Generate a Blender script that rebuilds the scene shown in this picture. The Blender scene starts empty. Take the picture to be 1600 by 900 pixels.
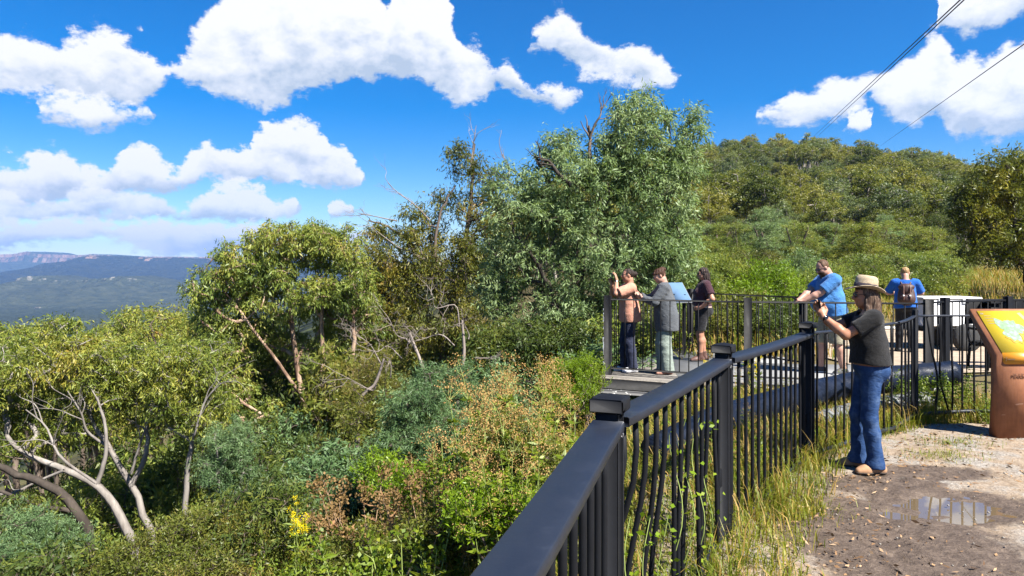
import bpy, math, random
import numpy as np
from mathutils import Vector, Matrix

SC = bpy.context.scene
COL = SC.collection
RNG = np.random.default_rng(7)
random.seed(7)
R = math.radians
FPX, CX, HY, EYE = 1100.0, 800.0, 422.0, 1.7


def at(px, py, d):
    """point of the place that lies at depth d along the sight line of a photograph pixel"""
    return np.array([(px - CX) / FPX * d, d, EYE - (py - HY) / FPX * d])


def interp(x, xs, ys):
    return np.interp(x, xs, ys)


def sstep(a, b, x):
    t = np.clip((x - a) / (b - a), 0, 1)
    return t * t * (3 - 2 * t)


# ---------------------------------------------------------------- value noise
_P = np.random.default_rng(3).random(65536).astype(np.float32)


def vnoise(x, y, z=0.0):
    x, y, z = np.broadcast_arrays(np.asarray(x, float), np.asarray(y, float), np.asarray(z, float))
    xi, yi, zi = np.floor(x).astype(np.int64), np.floor(y).astype(np.int64), np.floor(z).astype(np.int64)
    fx, fy, fz = x - xi, y - yi, z - zi
    fx, fy, fz = (f * f * (3 - 2 * f) for f in (fx, fy, fz))

    def h(a, b, c):
        return _P[(a * 7919 + b * 104729 + c * 13007 + (a * b) * 31) & 65535]
    r = 0
    for dx in (0, 1):
        for dy in (0, 1):
            for dz in (0, 1):
                w = (fx if dx else 1 - fx) * (fy if dy else 1 - fy) * (fz if dz else 1 - fz)
                r = r + w * h(xi + dx, yi + dy, zi + dz)
    return r


def fbm(x, y, z=0.0, o=4):
    r, a, t = 0, 1.0, 0
    for i in range(o):
        r = r + a * vnoise(x * 2**i + 17 * i, y * 2**i + 5 * i, z * 2**i if np.ndim(z) else z)
        t += a
        a *= .5
    return r / t


# ---------------------------------------------------------------- objects
def tag(o, label=None, cat=None, group=None, kind=None):
    if label: o['label'] = label
    if cat: o['category'] = cat
    if group: o['group'] = group
    if kind: o['kind'] = kind
    return o


def link(o, parent=None):
    COL.objects.link(o)
    if parent is not None:
        o.parent = parent
    return o


def empty(name, loc=(0, 0, 0), rz=0.0, parent=None):
    o = bpy.data.objects.new(name, None)
    o.location = loc
    o.rotation_euler = (0, 0, rz)
    o.empty_display_size = .1
    return link(o, parent)


def mesh_np(name, V, F, mats=(), fm=None, smooth=False):
    """F: list of arrays (n,k), faces of k corners"""
    me = bpy.data.meshes.new(name)
    V = np.ascontiguousarray(V, np.float32)
    if isinstance(F, np.ndarray): F = [F]
    F = [np.ascontiguousarray(f, np.int32) for f in F if len(f)]
    me.vertices.add(len(V))
    me.vertices.foreach_set('co', V.ravel())
    nl = sum(f.size for f in F)
    npoly = sum(len(f) for f in F)
    me.loops.add(nl)
    me.loops.foreach_set('vertex_index', np.concatenate([f.ravel() for f in F]))
    me.polygons.add(npoly)
    tot = np.concatenate([np.full(len(f), f.shape[1], np.int32) for f in F])
    st = np.concatenate([[0], np.cumsum(tot)[:-1]]).astype(np.int32)
    me.polygons.foreach_set('loop_start', st)
    if fm is not None:
        me.polygons.foreach_set('material_index', np.ascontiguousarray(fm, np.int32))
    if smooth is True:
        me.polygons.foreach_set('use_smooth', np.ones(npoly, bool))
    elif smooth is not False:
        me.polygons.foreach_set('use_smooth', np.ascontiguousarray(smooth, bool))
    for m in mats: me.materials.append(m)
    me.update(calc_edges=True)
    me.validate()
    return me


def obj(name, me, parent=None, loc=(0, 0, 0)):
    o = bpy.data.objects.new(name, me)
    o.location = loc
    return link(o, parent)


class MB:
    """collects shapes and builds ONE mesh"""
    def __init__(s): s.V, s.F4, s.F3, s.FN, s.n = [], [], [], [], 0

    def add(s, V, F):
        V = np.asarray(V, float)
        for f in F:
            f = [i + s.n for i in f]
            (s.F4 if len(f) == 4 else s.F3 if len(f) == 3 else s.FN).append(f)
        s.V.append(V); s.n += len(V)
        return s

    def box(s, c, size, rz=0.0, M=None, bev=0.0):
        hx, hy, hz = [v / 2 for v in size]
        b = min(bev, hx * .9, hy * .9, hz * .9)
        if b <= 0:
            v = np.array([[x, y, z] for x in (-hx, hx) for y in (-hy, hy) for z in (-hz, hz)])
            f = [(0, 1, 3, 2), (4, 6, 7, 5), (0, 4, 5, 1), (2, 3, 7, 6), (0, 2, 6, 4), (1, 5, 7, 3)]
        else:
            v, idx = [], {}
            for sx in (-1, 1):
                for sy in (-1, 1):
                    for sz in (-1, 1):
                        for ax in range(3):
                            p = [sx * (hx - b), sy * (hy - b), sz * (hz - b)]
                            p[ax] = (sx, sy, sz)[ax] * (hx, hy, hz)[ax]
                            idx[(sx, sy, sz, ax)] = len(v); v.append(p)
            v = np.array(v); f = []
            for ax in range(3):
                o1, o2 = [a for a in range(3) if a != ax]
                for sg in (-1, 1):
                    q = []
                    for (a, c2) in ((-1, -1), (1, -1), (1, 1), (-1, 1)):
                        k = [0, 0, 0]; k[ax] = sg; k[o1] = a; k[o2] = c2
                        q.append(idx[(k[0], k[1], k[2], ax)])
                    f.append(tuple(q))
            for ax in range(3):
                o1, o2 = [a for a in range(3) if a != ax]
                for a in (-1, 1):
                    for c2 in (-1, 1):
                        q = []
                        for (sg, face) in ((-1, o1), (1, o1), (1, o2), (-1, o2)):
                            k = [0, 0, 0]; k[ax] = sg; k[o1] = a; k[o2] = c2
                            q.append(idx[(k[0], k[1], k[2], face)])
                        f.append(tuple(q))
            for sx in (-1, 1):
                for sy in (-1, 1):
                    for sz in (-1, 1):
                        f.append(tuple(idx[(sx, sy, sz, a)] for a in range(3)))
        if M is not None: v = v @ np.asarray(M, float).T
        if rz:
            cs, sn = math.cos(rz), math.sin(rz)
            v = v @ np.array([[cs, sn, 0], [-sn, cs, 0], [0, 0, 1]])
        return s.add(v + np.asarray(c, float), f)

    def tube(s, pts, r, n=8, cap=True):
        V, F = tube(pts, r, n)
        m = len(pts)
        F = [tuple(f) for f in F]
        if cap: F += [tuple(range(n))[::-1], tuple(range((m - 1) * n, m * n))]
        return s.add(V, F)

    def lathe(s, prof, n=24, c=(0, 0, 0), M=None, sx=1, sy=1):
        a = np.linspace(0, 2 * math.pi, n, endpoint=False)
        V = np.concatenate([np.stack([r * np.cos(a) * sx, r * np.sin(a) * sy, np.full(n, z)], 1) for r, z in prof])
        if M is not None: V = V @ np.asarray(M, float).T
        F = []
        for i in range(len(prof) - 1):
            for j in range(n):
                k = (j + 1) % n
                F.append((i * n + j, i * n + k, (i + 1) * n + k, (i + 1) * n + j))
        if prof[0][0] > 1e-6: F.append(tuple(range(n))[::-1])
        if prof[-1][0] > 1e-6: F.append(tuple(range((len(prof) - 1) * n, len(prof) * n)))
        return s.add(V + np.asarray(c, float), F)

    def mesh(s, name, mats, smooth=False):
        V = np.concatenate(s.V)
        F = []
        if s.F4: F.append(np.array(s.F4))
        if s.F3: F.append(np.array(s.F3))
        by = {}
        for f in s.FN: by.setdefault(len(f), []).append(f)
        for k in by: F.append(np.array(by[k]))
        return mesh_np(name, V, F, mats if isinstance(mats, (list, tuple)) else [mats], smooth=smooth)

    def build(s, name, mat_, parent=None, smooth=False, loc=(0, 0, 0)):
        return obj(name, s.mesh(name, mat_, smooth), parent, loc)


def tube(pts, r, n=6):
    P = np.asarray(pts, float)
    m = len(P)
    r = np.broadcast_to(np.asarray(r, float), (m,))
    T = np.gradient(P, axis=0)
    T /= np.linalg.norm(T, axis=1, keepdims=True) + 1e-9
    a0 = np.array([0, 0, 1.0]) if abs(T[0, 2]) < .9 else np.array([1.0, 0, 0])
    U = np.cross(T, a0)
    U /= np.linalg.norm(U, axis=1, keepdims=True) + 1e-9
    for i in range(1, m):  # parallel transport
        u = U[i - 1] - T[i] * np.dot(U[i - 1], T[i])
        U[i] = u / (np.linalg.norm(u) + 1e-9)
    W = np.cross(T, U)
    a = np.linspace(0, 2 * math.pi, n, endpoint=False)
    V = P[:, None, :] + r[:, None, None] * (np.cos(a)[None, :, None] * U[:, None, :] + np.sin(a)[None, :, None] * W[:, None, :])
    i = np.arange(m - 1)[:, None] * n
    j = np.arange(n)[None, :]
    k = (j + 1) % n
    F = np.stack([i + j, i + k, i + n + k, i + n + j], -1).reshape(-1, 4)
    return V.reshape(-1, 3), F


def tubes(paths, n=5):
    Vs, Fs, o = [], [], 0
    for pts, r in paths:
        V, F = tube(pts, r, n)
        Vs.append(V); Fs.append(F + o); o += len(V)
    return np.concatenate(Vs), np.concatenate(Fs)


def smooth_path(ctrl, n=24):
    """Catmull-Rom through control points"""
    P = np.asarray(ctrl, float)
    P = np.vstack([2 * P[0] - P[1], P, 2 * P[-1] - P[-2]])
    m = len(P) - 3
    out = []
    for t in np.linspace(0, m - 1e-6, n):
        i = int(t); f = t - i
        p0, p1, p2, p3 = P[i:i + 4]
        out.append(.5 * (2 * p1 + (p2 - p0) * f + (2 * p0 - 5 * p1 + 4 * p2 - p3) * f**2 + (3 * p1 - p0 - 3 * p2 + p3) * f**3))
    return np.array(out)


# ---------------------------------------------------------------- materials
class NT:
    def __init__(s, tree): s.t = tree; s.n = tree.nodes; s.l = tree.links

    def node(s, kind, **kw):
        x = s.n.new(kind)
        for k, v in kw.items():
            if k == 'inp':
                for a, b in v.items():
                    if hasattr(b, 'is_output') or isinstance(b, bpy.types.NodeSocket): s.l.new(b, x.inputs[a])
                    else: x.inputs[a].default_value = b
            else: setattr(x, k, v)
        return x

    def math(s, op, a, b=0.0, clamp=False, c=None):
        x = s.n.new('ShaderNodeMath'); x.operation = op; x.use_clamp = clamp
        for i, v in enumerate((a, b) if c is None else (a, b, c)):
            if isinstance(v, bpy.types.NodeSocket): s.l.new(v, x.inputs[i])
            else: x.inputs[i].default_value = v
        return x.outputs[0]

    def vmath(s, op, a, b=(0, 0, 0), scale=None):
        x = s.n.new('ShaderNodeVectorMath'); x.operation = op
        for i, v in enumerate((a, b)):
            if isinstance(v, bpy.types.NodeSocket): s.l.new(v, x.inputs[i])
            else: x.inputs[i].default_value = v
        if scale is not None: x.inputs['Scale'].default_value = scale
        return x.outputs['Value' if op in ('LENGTH', 'DOT_PRODUCT', 'DISTANCE') else 'Vector']

    def noise(s, vec, scale, detail=4, rough=.55, dist=0.0, out='Fac'):
        x = s.node('ShaderNodeTexNoise', inp={'Scale': scale, 'Detail': detail, 'Roughness': rough, 'Distortion': dist})
        if vec is not None: s.l.new(vec, x.inputs['Vector'])
        return x.outputs[out]

    def ramp(s, fac, stops, interp='LINEAR'):
        x = s.n.new('ShaderNodeValToRGB'); x.color_ramp.interpolation = interp
        e = x.color_ramp.elements
        while len(e) < len(stops): e.new(.5)
        for i, (p, c) in enumerate(stops):
            e[i].position = p
            e[i].color = (*c, 1) if len(c) == 3 else c
        s.l.new(fac, x.inputs[0])
        return x.outputs[0]

    def mix(s, fac, a, b, mode='MIX'):
        x = s.n.new('ShaderNodeMix'); x.data_type = 'RGBA'; x.blend_type = mode
        for k, v in ((0, fac), (6, a), (7, b)):
            if isinstance(v, bpy.types.NodeSocket): s.l.new(v, x.inputs[k])
            else: x.inputs[k].default_value = v if k == 0 else ((*v, 1) if len(v) == 3 else v)
        return x.outputs[2]

    def step(s, x, a, b):
        n = s.node('ShaderNodeMapRange', interpolation_type='SMOOTHSTEP', inp={'From Min': a, 'From Max': b})
        s.l.new(x, n.inputs['Value'])
        return n.outputs[0]


def newmat(name):
    m = bpy.data.materials.new(name)
    m.use_nodes = True
    t = NT(m.node_tree)
    b = t.n['Principled BSDF']
    return m, t, b


def objco(t): return t.node('ShaderNodeTexCoord').outputs['Object']
def poscoord(t): return t.node('ShaderNodeNewGeometry').outputs['Position']


def bump(t, b, h, strength=.3, dist=.01):
    x = t.node('ShaderNodeBump', inp={'Strength': strength, 'Distance': dist, 'Height': h})
    t.l.new(x.outputs[0], b.inputs['Normal'])
    return x


def mat(name, col, rough=.6, var=.15, scale=8, spec=.5, metal=0.0, bmp=0.0, bscale=60, bdist=.004, sheen=0):
    """plain surface with uneven colour and a fine bump"""
    m, t, b = newmat(name)
    c = objco(t)
    n = t.noise(c, scale, 5, .6)
    lo = tuple(v * (1 - var) for v in col); hi = tuple(min(1, v * (1 + var)) for v in col)
    t.l.new(t.ramp(n, [(.3, lo), (.7, hi)]), b.inputs['Base Color'])
    b.inputs['Roughness'].default_value = rough
    b.inputs['Specular IOR Level'].default_value = spec
    b.inputs['Metallic'].default_value = metal
    if sheen: b.inputs['Sheen Weight'].default_value = sheen
    if bmp: bump(t, b, t.noise(c, bscale, 4), bmp, bdist)
    return m


def leafmat(name, stops, rough=.45, trans=.42, spec=.35, clump=.6, cscale=.9, obv=.12, bright=1.0, warm=(1.14, 1.0, .85)):
    """leaves: each leaf takes its own tone, whole clumps drift a little"""
    m, t, b = newmat(name)
    g = t.node('ShaderNodeNewGeometry')
    c = t.node('ShaderNodeTexCoord').outputs['Object']
    r = g.outputs['Random Per Island']
    n = t.noise(c, cscale, 3, .5)
    oi = t.node('ShaderNodeObjectInfo').outputs['Random']
    f = t.math('ADD', t.math('MULTIPLY', r, 1 - clump), t.math('MULTIPLY', t.math('SUBTRACT', n, .5), clump * 2.4))
    f = t.math('ADD', f, clump * .5)
    f = t.math('ADD', f, t.math('MULTIPLY', t.math('SUBTRACT', oi, .5), obv), clamp=True)
    def vivid(cc):
        g_ = .3 * cc[0] + .6 * cc[1] + .1 * cc[2]
        return tuple(min(1, max(.002, (g_ + (v - g_) * 1.10) * bright * w_)) for v, w_ in zip(cc, warm))
    col = t.ramp(f, [(p, vivid(cc)) for p, cc in stops])
    t.l.new(col, b.inputs['Base Color'])
    b.inputs['Roughness'].default_value = rough
    b.inputs['Specular IOR Level'].default_value = spec
    tr = t.node('ShaderNodeBsdfTranslucent')
    t.l.new(t.mix(1.0, col, (1.0, 1.0, .55), 'MULTIPLY'), tr.inputs['Color'])
    ms = t.node('ShaderNodeMixShader', inp={0: trans})
    t.l.new(b.outputs[0], ms.inputs[1]); t.l.new(tr.outputs[0], ms.inputs[2])
    out = t.n['Material Output']
    t.l.new(ms.outputs[0], out.inputs['Surface'])
    return m


def barkmat(name, stops, scale=3.0, bmp=.5):
    m, t, b = newmat(name)
    c = objco(t)
    c2 = t.vmath('MULTIPLY', c, (1, 1, .25))
    n = t.noise(c2, scale, 6, .65, .4)
    n2 = t.noise(c2, scale * 7, 4, .6)
    f = t.math('ADD', t.math('MULTIPLY', n, .75), t.math('MULTIPLY', n2, .25))
    t.l.new(t.ramp(f, stops), b.inputs['Base Color'])
    b.inputs['Roughness'].default_value = .9
    b.inputs['Specular IOR Level'].default_value = .2
    bump(t, b, n2, bmp, .02)
    return m
# ================================================================ camera, light, sky
cam = bpy.data.cameras.new('camera')
cam.sensor_width = 36
cam.lens = 36 * FPX / 1600
cam.shift_y = (HY - 450) / 1600
cam.clip_start = .05
cam.clip_end = 30000
camo = link(bpy.data.objects.new('camera', cam))
camo.location = (0, 0, EYE)
camo.rotation_euler = (R(90), 0, 0)
SC.camera = camo

SUN_EL, SUN_AZ = R(50), R(133)        # azimuth clockwise from the view direction (+Y)
sdir = Vector((math.sin(SUN_AZ) * math.cos(SUN_EL), math.cos(SUN_AZ) * math.cos(SUN_EL), math.sin(SUN_EL)))
sl = bpy.data.lights.new('sun', 'SUN')
sl.energy = 5.0
sl.angle = R(.5)
sl.color = (1, .955, .88)
so = link(bpy.data.objects.new('sun', sl))
so.rotation_euler = (-sdir).to_track_quat('-Z', 'Y').to_euler()
so.location = (0, 0, 60)

W = bpy.data.worlds.new('World')
SC.world = W
W.use_nodes = True
t = NT(W.node_tree)
bg = t.n['Background']
sky = t.node('ShaderNodeTexSky', sky_type='NISHITA', sun_disc=False, sun_elevation=SUN_EL, sun_rotation=SUN_AZ,
             altitude=900, air_density=1.0, dust_density=.3, ozone_density=2.2)
hs = t.node('ShaderNodeHueSaturation', inp={'Hue': .509, 'Saturation': 1.62, 'Value': .90, 'Color': sky.outputs[0]})
dirv = t.node('ShaderNodeTexCoord').outputs['Generated']
sep = t.node('ShaderNodeSeparateXYZ'); t.l.new(dirv, sep.inputs[0])
AZ = t.math('ARCTAN2', sep.outputs[0], sep.outputs[1])
EL = t.math('ARCSINE', sep.outputs[2])


def px2az(x): return math.atan((x - CX) / FPX)
def px2el(x, y): return math.atan((HY - y) / FPX * math.cos(px2az(x)))


AZ0, AZ1, EL0, EL1 = px2az(-250), px2az(1850), -.05, .60


def curve(pts, fac):
    """height of a cloud bank's edge against compass bearing"""
    n = t.n.new('ShaderNodeFloatCurve')
    c = n.mapping.curves[0]
    P = sorted(((px2az(x) - AZ0) / (AZ1 - AZ0), (min(max(px2el(x, y), EL0), EL1) - EL0) / (EL1 - EL0)) for x, y in pts)
    P = [(0.0, P[0][1])] + P + [(1.0, P[-1][1])]
    while len(c.points) < len(P): c.points.new(.5, .5)
    for p, (a, b) in zip(c.points, P):
        p.location = (a, b); p.handle_type = 'VECTOR'
    n.mapping.update()
    t.l.new(fac, n.inputs['Value'])
    return t.math('MULTIPLY_ADD', n.outputs[0], EL1 - EL0, c=EL0)


# noises shared by all the banks: big billows and fine ragged edges
nv = t.vmath('MULTIPLY', dirv, (1, 1, 1.5))
nA = t.node('ShaderNodeTexNoise', inp={'Scale': 11.0, 'Detail': 9.0, 'Roughness': .6, 'Distortion': .15, 'Vector': nv})
lit_off = t.vmath('ADD', nv, (.012, -.004, .022))
nB = t.node('ShaderNodeTexNoise', inp={'Scale': 11.0, 'Detail': 5.0, 'Roughness': .55, 'Distortion': .15, 'Vector': lit_off})
nC = t.noise(nv, 34, 9, .68)
sepn = t.node('ShaderNodeSeparateColor'); t.l.new(nA.outputs['Color'], sepn.inputs[0])
wx = t.math('MULTIPLY', t.math('SUBTRACT', sepn.outputs[0], .5), .055)
wy = t.math('MULTIPLY', t.math('SUBTRACT', sepn.outputs[1], .5), .085)
AZw = t.math('ADD', AZ, wx)
ELw = t.math('ADD', EL, wy)
ELs = t.math('ADD', EL, t.math('MULTIPLY', wy, .35))
fac = t.math('DIVIDE', t.math('SUBTRACT', AZw, AZ0), AZ1 - AZ0)
NOW = (900, -900)
BANKS = [
 # (top edge, bottom edge, softness, strength, grey)
 ([(-200, 60), (0, 42), (50, 48), (90, 70), (120, 52), (180, 44), (215, 58), (245, 95), (270, 95), (285, 60), (320, 30), (350, 10),
   (380, -30), (500, -70), (580, -30), (604, 25), (620, -30), (690, -25), (722, 60), (750, 70), (775, 95), (800, 88), (840, 130), (880, 128), (908, 140), (920, 300),
   (1440, 300), (1470, -40), (1800, -60)],
  [(-200, 150), (0, 140), (100, 152), (150, 162), (220, 165), (245, 140), (275, 120), (320, 145), (390, 158), (420, 178), (460, 150), (540, 125),
   (602, 122), (650, 112), (690, 155), (725, 166), (760, 156), (775, 128), (800, 140), (850, 160), (880, 172), (905, 152), (920, 140), (1440, 60), (1475, 45), (1510, 58),
   (1560, 42), (1600, 20), (1800, 20)], .010, 1.0),
 ([(-200, 300), (40, 300), (60, 165), (90, 150), (150, 158), (238, 172), (250, 300), (815, 300), (828, 60), (850, 36), (885, 8), (920, 48), (950, 68), (985, 64), (1010, 78), (1040, 98),
   (1062, 126), (1070, 300), (1165, 300), (1178, 178), (1240, 138), (1290, 122), (1350, 118), (1390, 108), (1450, 62), (1465, 60), (1490, 98), (1520, 84), (1540, 98), (1570, 68), (1600, 78), (1800, 60)],
  [(-200, 180), (40, 175), (60, 190), (90, 192), (150, 200), (238, 184), (250, 100), (815, 70), (828, 76), (870, 80), (890, 102), (910, 116), (950, 126), (1000, 138), (1055, 134), (1066, 100),
   (1165, 180), (1180, 188), (1240, 204), (1310, 194), (1340, 180), (1360, 152), (1400, 192), (1440, 196), (1465, 172), (1490, 216), (1550, 222), (1600, 206), (1800, 200)], .012, 1.0),
 ([(-200, 250), (0, 262), (47, 250), (75, 238), (107, 246), (135, 266), (177, 266), (200, 238), (229, 236), (252, 264), (285, 274), (302, 240), (322, 214), (330, 224), (392, 227), (397, 198), (420, 192), (448, 196),
   (467, 192), (495, 198), (513, 227), (537, 229), (565, 264), (574, 290), (580, 400), (1310, 400), (1320, 190), (1350, 182), (1370, 192), (1376, 400)],
  [(-200, 320), (0, 322), (107, 318), (180, 306), (252, 300), (300, 296), (327, 276), (397, 284), (467, 288), (537, 296), (570, 292), (580, 250), (1310, 180), (1320, 200), (1350, 206), (1370, 202), (1376, 180)], .007, 1.0),
 ([(-200, 300), (0, 300), (60, 312), (140, 294), (187, 298), (210, 302), (252, 303), (275, 326), (295, 326), (305, 314), (336, 298), (364, 286), (397, 289), (420, 308), (440, 312), (457, 298), (469, 310), (474, 420),
   (503, 420), (508, 326), (530, 318), (552, 324), (560, 420)],
  [(-200, 345), (0, 345), (140, 342), (250, 340), (300, 342), (350, 346), (443, 346), (466, 330), (474, 290), (503, 320), (512, 340), (550, 338), (560, 310)], .006, .95),
 ([(-200, 350), (0, 352), (80, 346), (160, 352), (240, 344), (330, 348), (400, 350), (480, 372), (600, 385), (900, 400)],
  [(-200, 396), (0, 388), (90, 378), (160, 376), (220, 398), (330, 402), (420, 398), (500, 392), (600, 384), (900, 380)], .008, 1.0),
]
alpha, wsum, hsum = None, None, None
for top, bot, soft, stg in BANKS:
    T = curve(top, fac)
    B = curve(bot, fac)
    th = t.math('SUBTRACT', T, B)
    d_ = t.math('MINIMUM', t.math('SUBTRACT', T, ELw), t.math('SUBTRACT', ELs, B))
    d2 = t.math('ADD', d_, t.math('MULTIPLY', t.math('SUBTRACT', nC, .5), .055))
    a = t.math('MULTIPLY', t.step(d2, -.005, soft * .8), stg)
    h = t.math('DIVIDE', t.math('SUBTRACT', EL, B), t.math('MAXIMUM', th, .012), clamp=True)
    w = t.math('ADD', a, 1e-4)
    ah = t.math('MULTIPLY', w, h)
    alpha = a if alpha is None else t.math('MAXIMUM', alpha, a)
    wsum = w if wsum is None else t.math('ADD', wsum, w)
    hsum = ah if hsum is None else t.math('ADD', hsum, ah)
shade = t.math('DIVIDE', hsum, wsum)
relief = t.math('MULTIPLY', t.math('SUBTRACT', nA.outputs['Fac'], nB.outputs['Fac']), 1.9)
lum = t.math('ADD', t.math('ADD', shade, relief), t.math('MULTIPLY', t.math('SUBTRACT', nC, .5), .8))
cl = t.ramp(lum, [(.0, (.50, .60, .74)), (.20, (.68, .75, .86)), (.42, (.88, .91, .96)), (.62, (1.0, 1.0, 1.0))])  # grey bases and sunward billows: light and shade put into the cloud colour
CLOUD = 5.9
clb = t.vmath('SCALE', cl, scale=CLOUD)
skc = t.mix(alpha, hs.outputs[0], clb)
t.l.new(skc, bg.inputs['Color'])
bg.inputs['Strength'].default_value = .0525
SC.view_settings.view_transform = 'Standard'
SC.view_settings.look = 'None'
SC.view_settings.exposure = 1.78
SC.view_settings.gamma = 1
SC.render.engine = 'CYCLES'
SC.cycles.max_bounces = 6
SC.cycles.diffuse_bounces = 3
SC.cycles.glossy_bounces = 3
SC.cycles.transmission_bounces = 3
SC.cycles.transparent_max_bounces = 4
SC.cycles.volume_bounces = 0
SC.cycles.use_denoising = True
SC.cycles.caustics_reflective = False
SC.cycles.caustics_refractive = False
W.cycles.sampling_method = 'MANUAL'
W.cycles.sample_map_resolution = 512
# ================================================================ terrain
EY = [-60, -3, 0, 2.6, 4.5, 6.5, 8.5, 10.5, 12, 14.6, 20, 40, 80, 150, 230, 400]
EX = [-10, -1.0, -.45, .3, 1.0, 1.5, 2.3, 3.1, 3.6, 4.0, 4.5, 5, 2, -8, -25, -70]
EU = [-.30, -.1, 0, .1, .26, .36, .48, .59, .64, .73, 1.0, 1.6]
EE = [0, .0, .05, .10, .134, .140, .135, .120, .106, .097, .09, .05]


def gz(x, y):
    x = np.asarray(x, float); y = np.asarray(y, float)
    s = (interp(y, EY, EX) - x) * .88
    sp = (s + np.sqrt(s * s + .3)) / 2
    sp = np.maximum(sp - .12, 0)
    z = -130 * (1 - np.exp(-.0036 * sp))
    u = x / np.maximum(y, 1)
    e = interp(u, EU, EE)
    rise = sstep(30, 235, y) * .9 + .1 * sstep(60, 240, y)
    z = z + e * 235 * rise * (1 - sstep(255, 560, y))
    bank = sstep(13.5, 40, y) * 1.3 * sstep(2, 7, x)
    z = z + bank + (fbm(x * .13, y * .13) - .5) * .9 * sstep(14, 45, np.hypot(x, y)) + (fbm(x * .8 + 9, y * .8) - .5) * .22 * sstep(.3, 1.5, s)
    return z


def gz1(x, y): return float(gz(np.array([x]), np.array([y]))[0])


front = np.linspace(R(-50), R(50), 520)
back = np.linspace(R(50), R(310), 90)[1:-1]
th = np.concatenate([front, back])
rad = np.concatenate([np.linspace(.5, 16, 110), np.geomspace(16.3, 8300, 190)])
TH, RA = np.meshgrid(th, rad, indexing='xy')
X, Y = RA * np.sin(TH), RA * np.cos(TH)
Z = gz(X, Y)
path_zone = sstep(-.25, .1, X - interp(Y, EY, EX)) * sstep(.05, .5, 8.6 - X) * sstep(0, .4, Y + 1.5) * sstep(0, .4, 8.2 - Y)
Z = Z - .1 * path_zone
n, m = len(th), len(rad)
V = np.stack([X, Y, Z], -1).reshape(-1, 3)
i = (np.arange(m - 1) * n)[:, None]
j = np.arange(n)[None, :]
k = (j + 1) % n
F = np.stack([i + j, i + n + j, i + n + k, i + k], -1).reshape(-1, 4)[:, ::-1]
cen = np.array([[0, 0, gz1(0, 0) - .1]])
V = np.vstack([V, cen])
FT = np.stack([np.arange(n), (np.arange(n) + 1) % n, np.full(n, len(V) - 1)], -1)

mg, t, b = newmat('ground_soil_and_scrub')
pc = poscoord(t)
near = t.noise(pc, 1.3, 6, .65)
fine = t.noise(pc, 22, 5, .7)
f = t.math('ADD', t.math('MULTIPLY', near, .6), t.math('MULTIPLY', fine, .4))
soil = t.ramp(f, [(.30, (.035, .040, .016)), (.43, (.075, .068, .026)), (.52, (.15, .115, .06)), (.60, (.11, .10, .035)), (.72, (.20, .16, .09))])
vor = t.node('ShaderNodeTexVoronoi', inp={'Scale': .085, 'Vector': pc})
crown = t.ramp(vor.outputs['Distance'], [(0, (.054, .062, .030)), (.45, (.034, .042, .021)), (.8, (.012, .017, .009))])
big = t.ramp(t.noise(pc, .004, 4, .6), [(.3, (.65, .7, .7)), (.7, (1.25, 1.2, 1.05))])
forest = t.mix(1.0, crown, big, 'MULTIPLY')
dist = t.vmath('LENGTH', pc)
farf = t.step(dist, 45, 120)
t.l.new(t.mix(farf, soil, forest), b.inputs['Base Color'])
b.inputs['Roughness'].default_value = .95
b.inputs['Specular IOR Level'].default_value = .1
hmix = t.math('ADD', t.math('MULTIPLY', fine, .03), t.math('MULTIPLY', t.math('MULTIPLY', t.math('SUBTRACT', 1.0, vor.outputs['Distance']), farf), 9.0))
bump(t, b, hmix, 1.0, 1.0)
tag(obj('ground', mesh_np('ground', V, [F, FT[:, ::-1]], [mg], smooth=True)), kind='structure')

# ---------------------------------------------------------------- ranges across the valley


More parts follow.
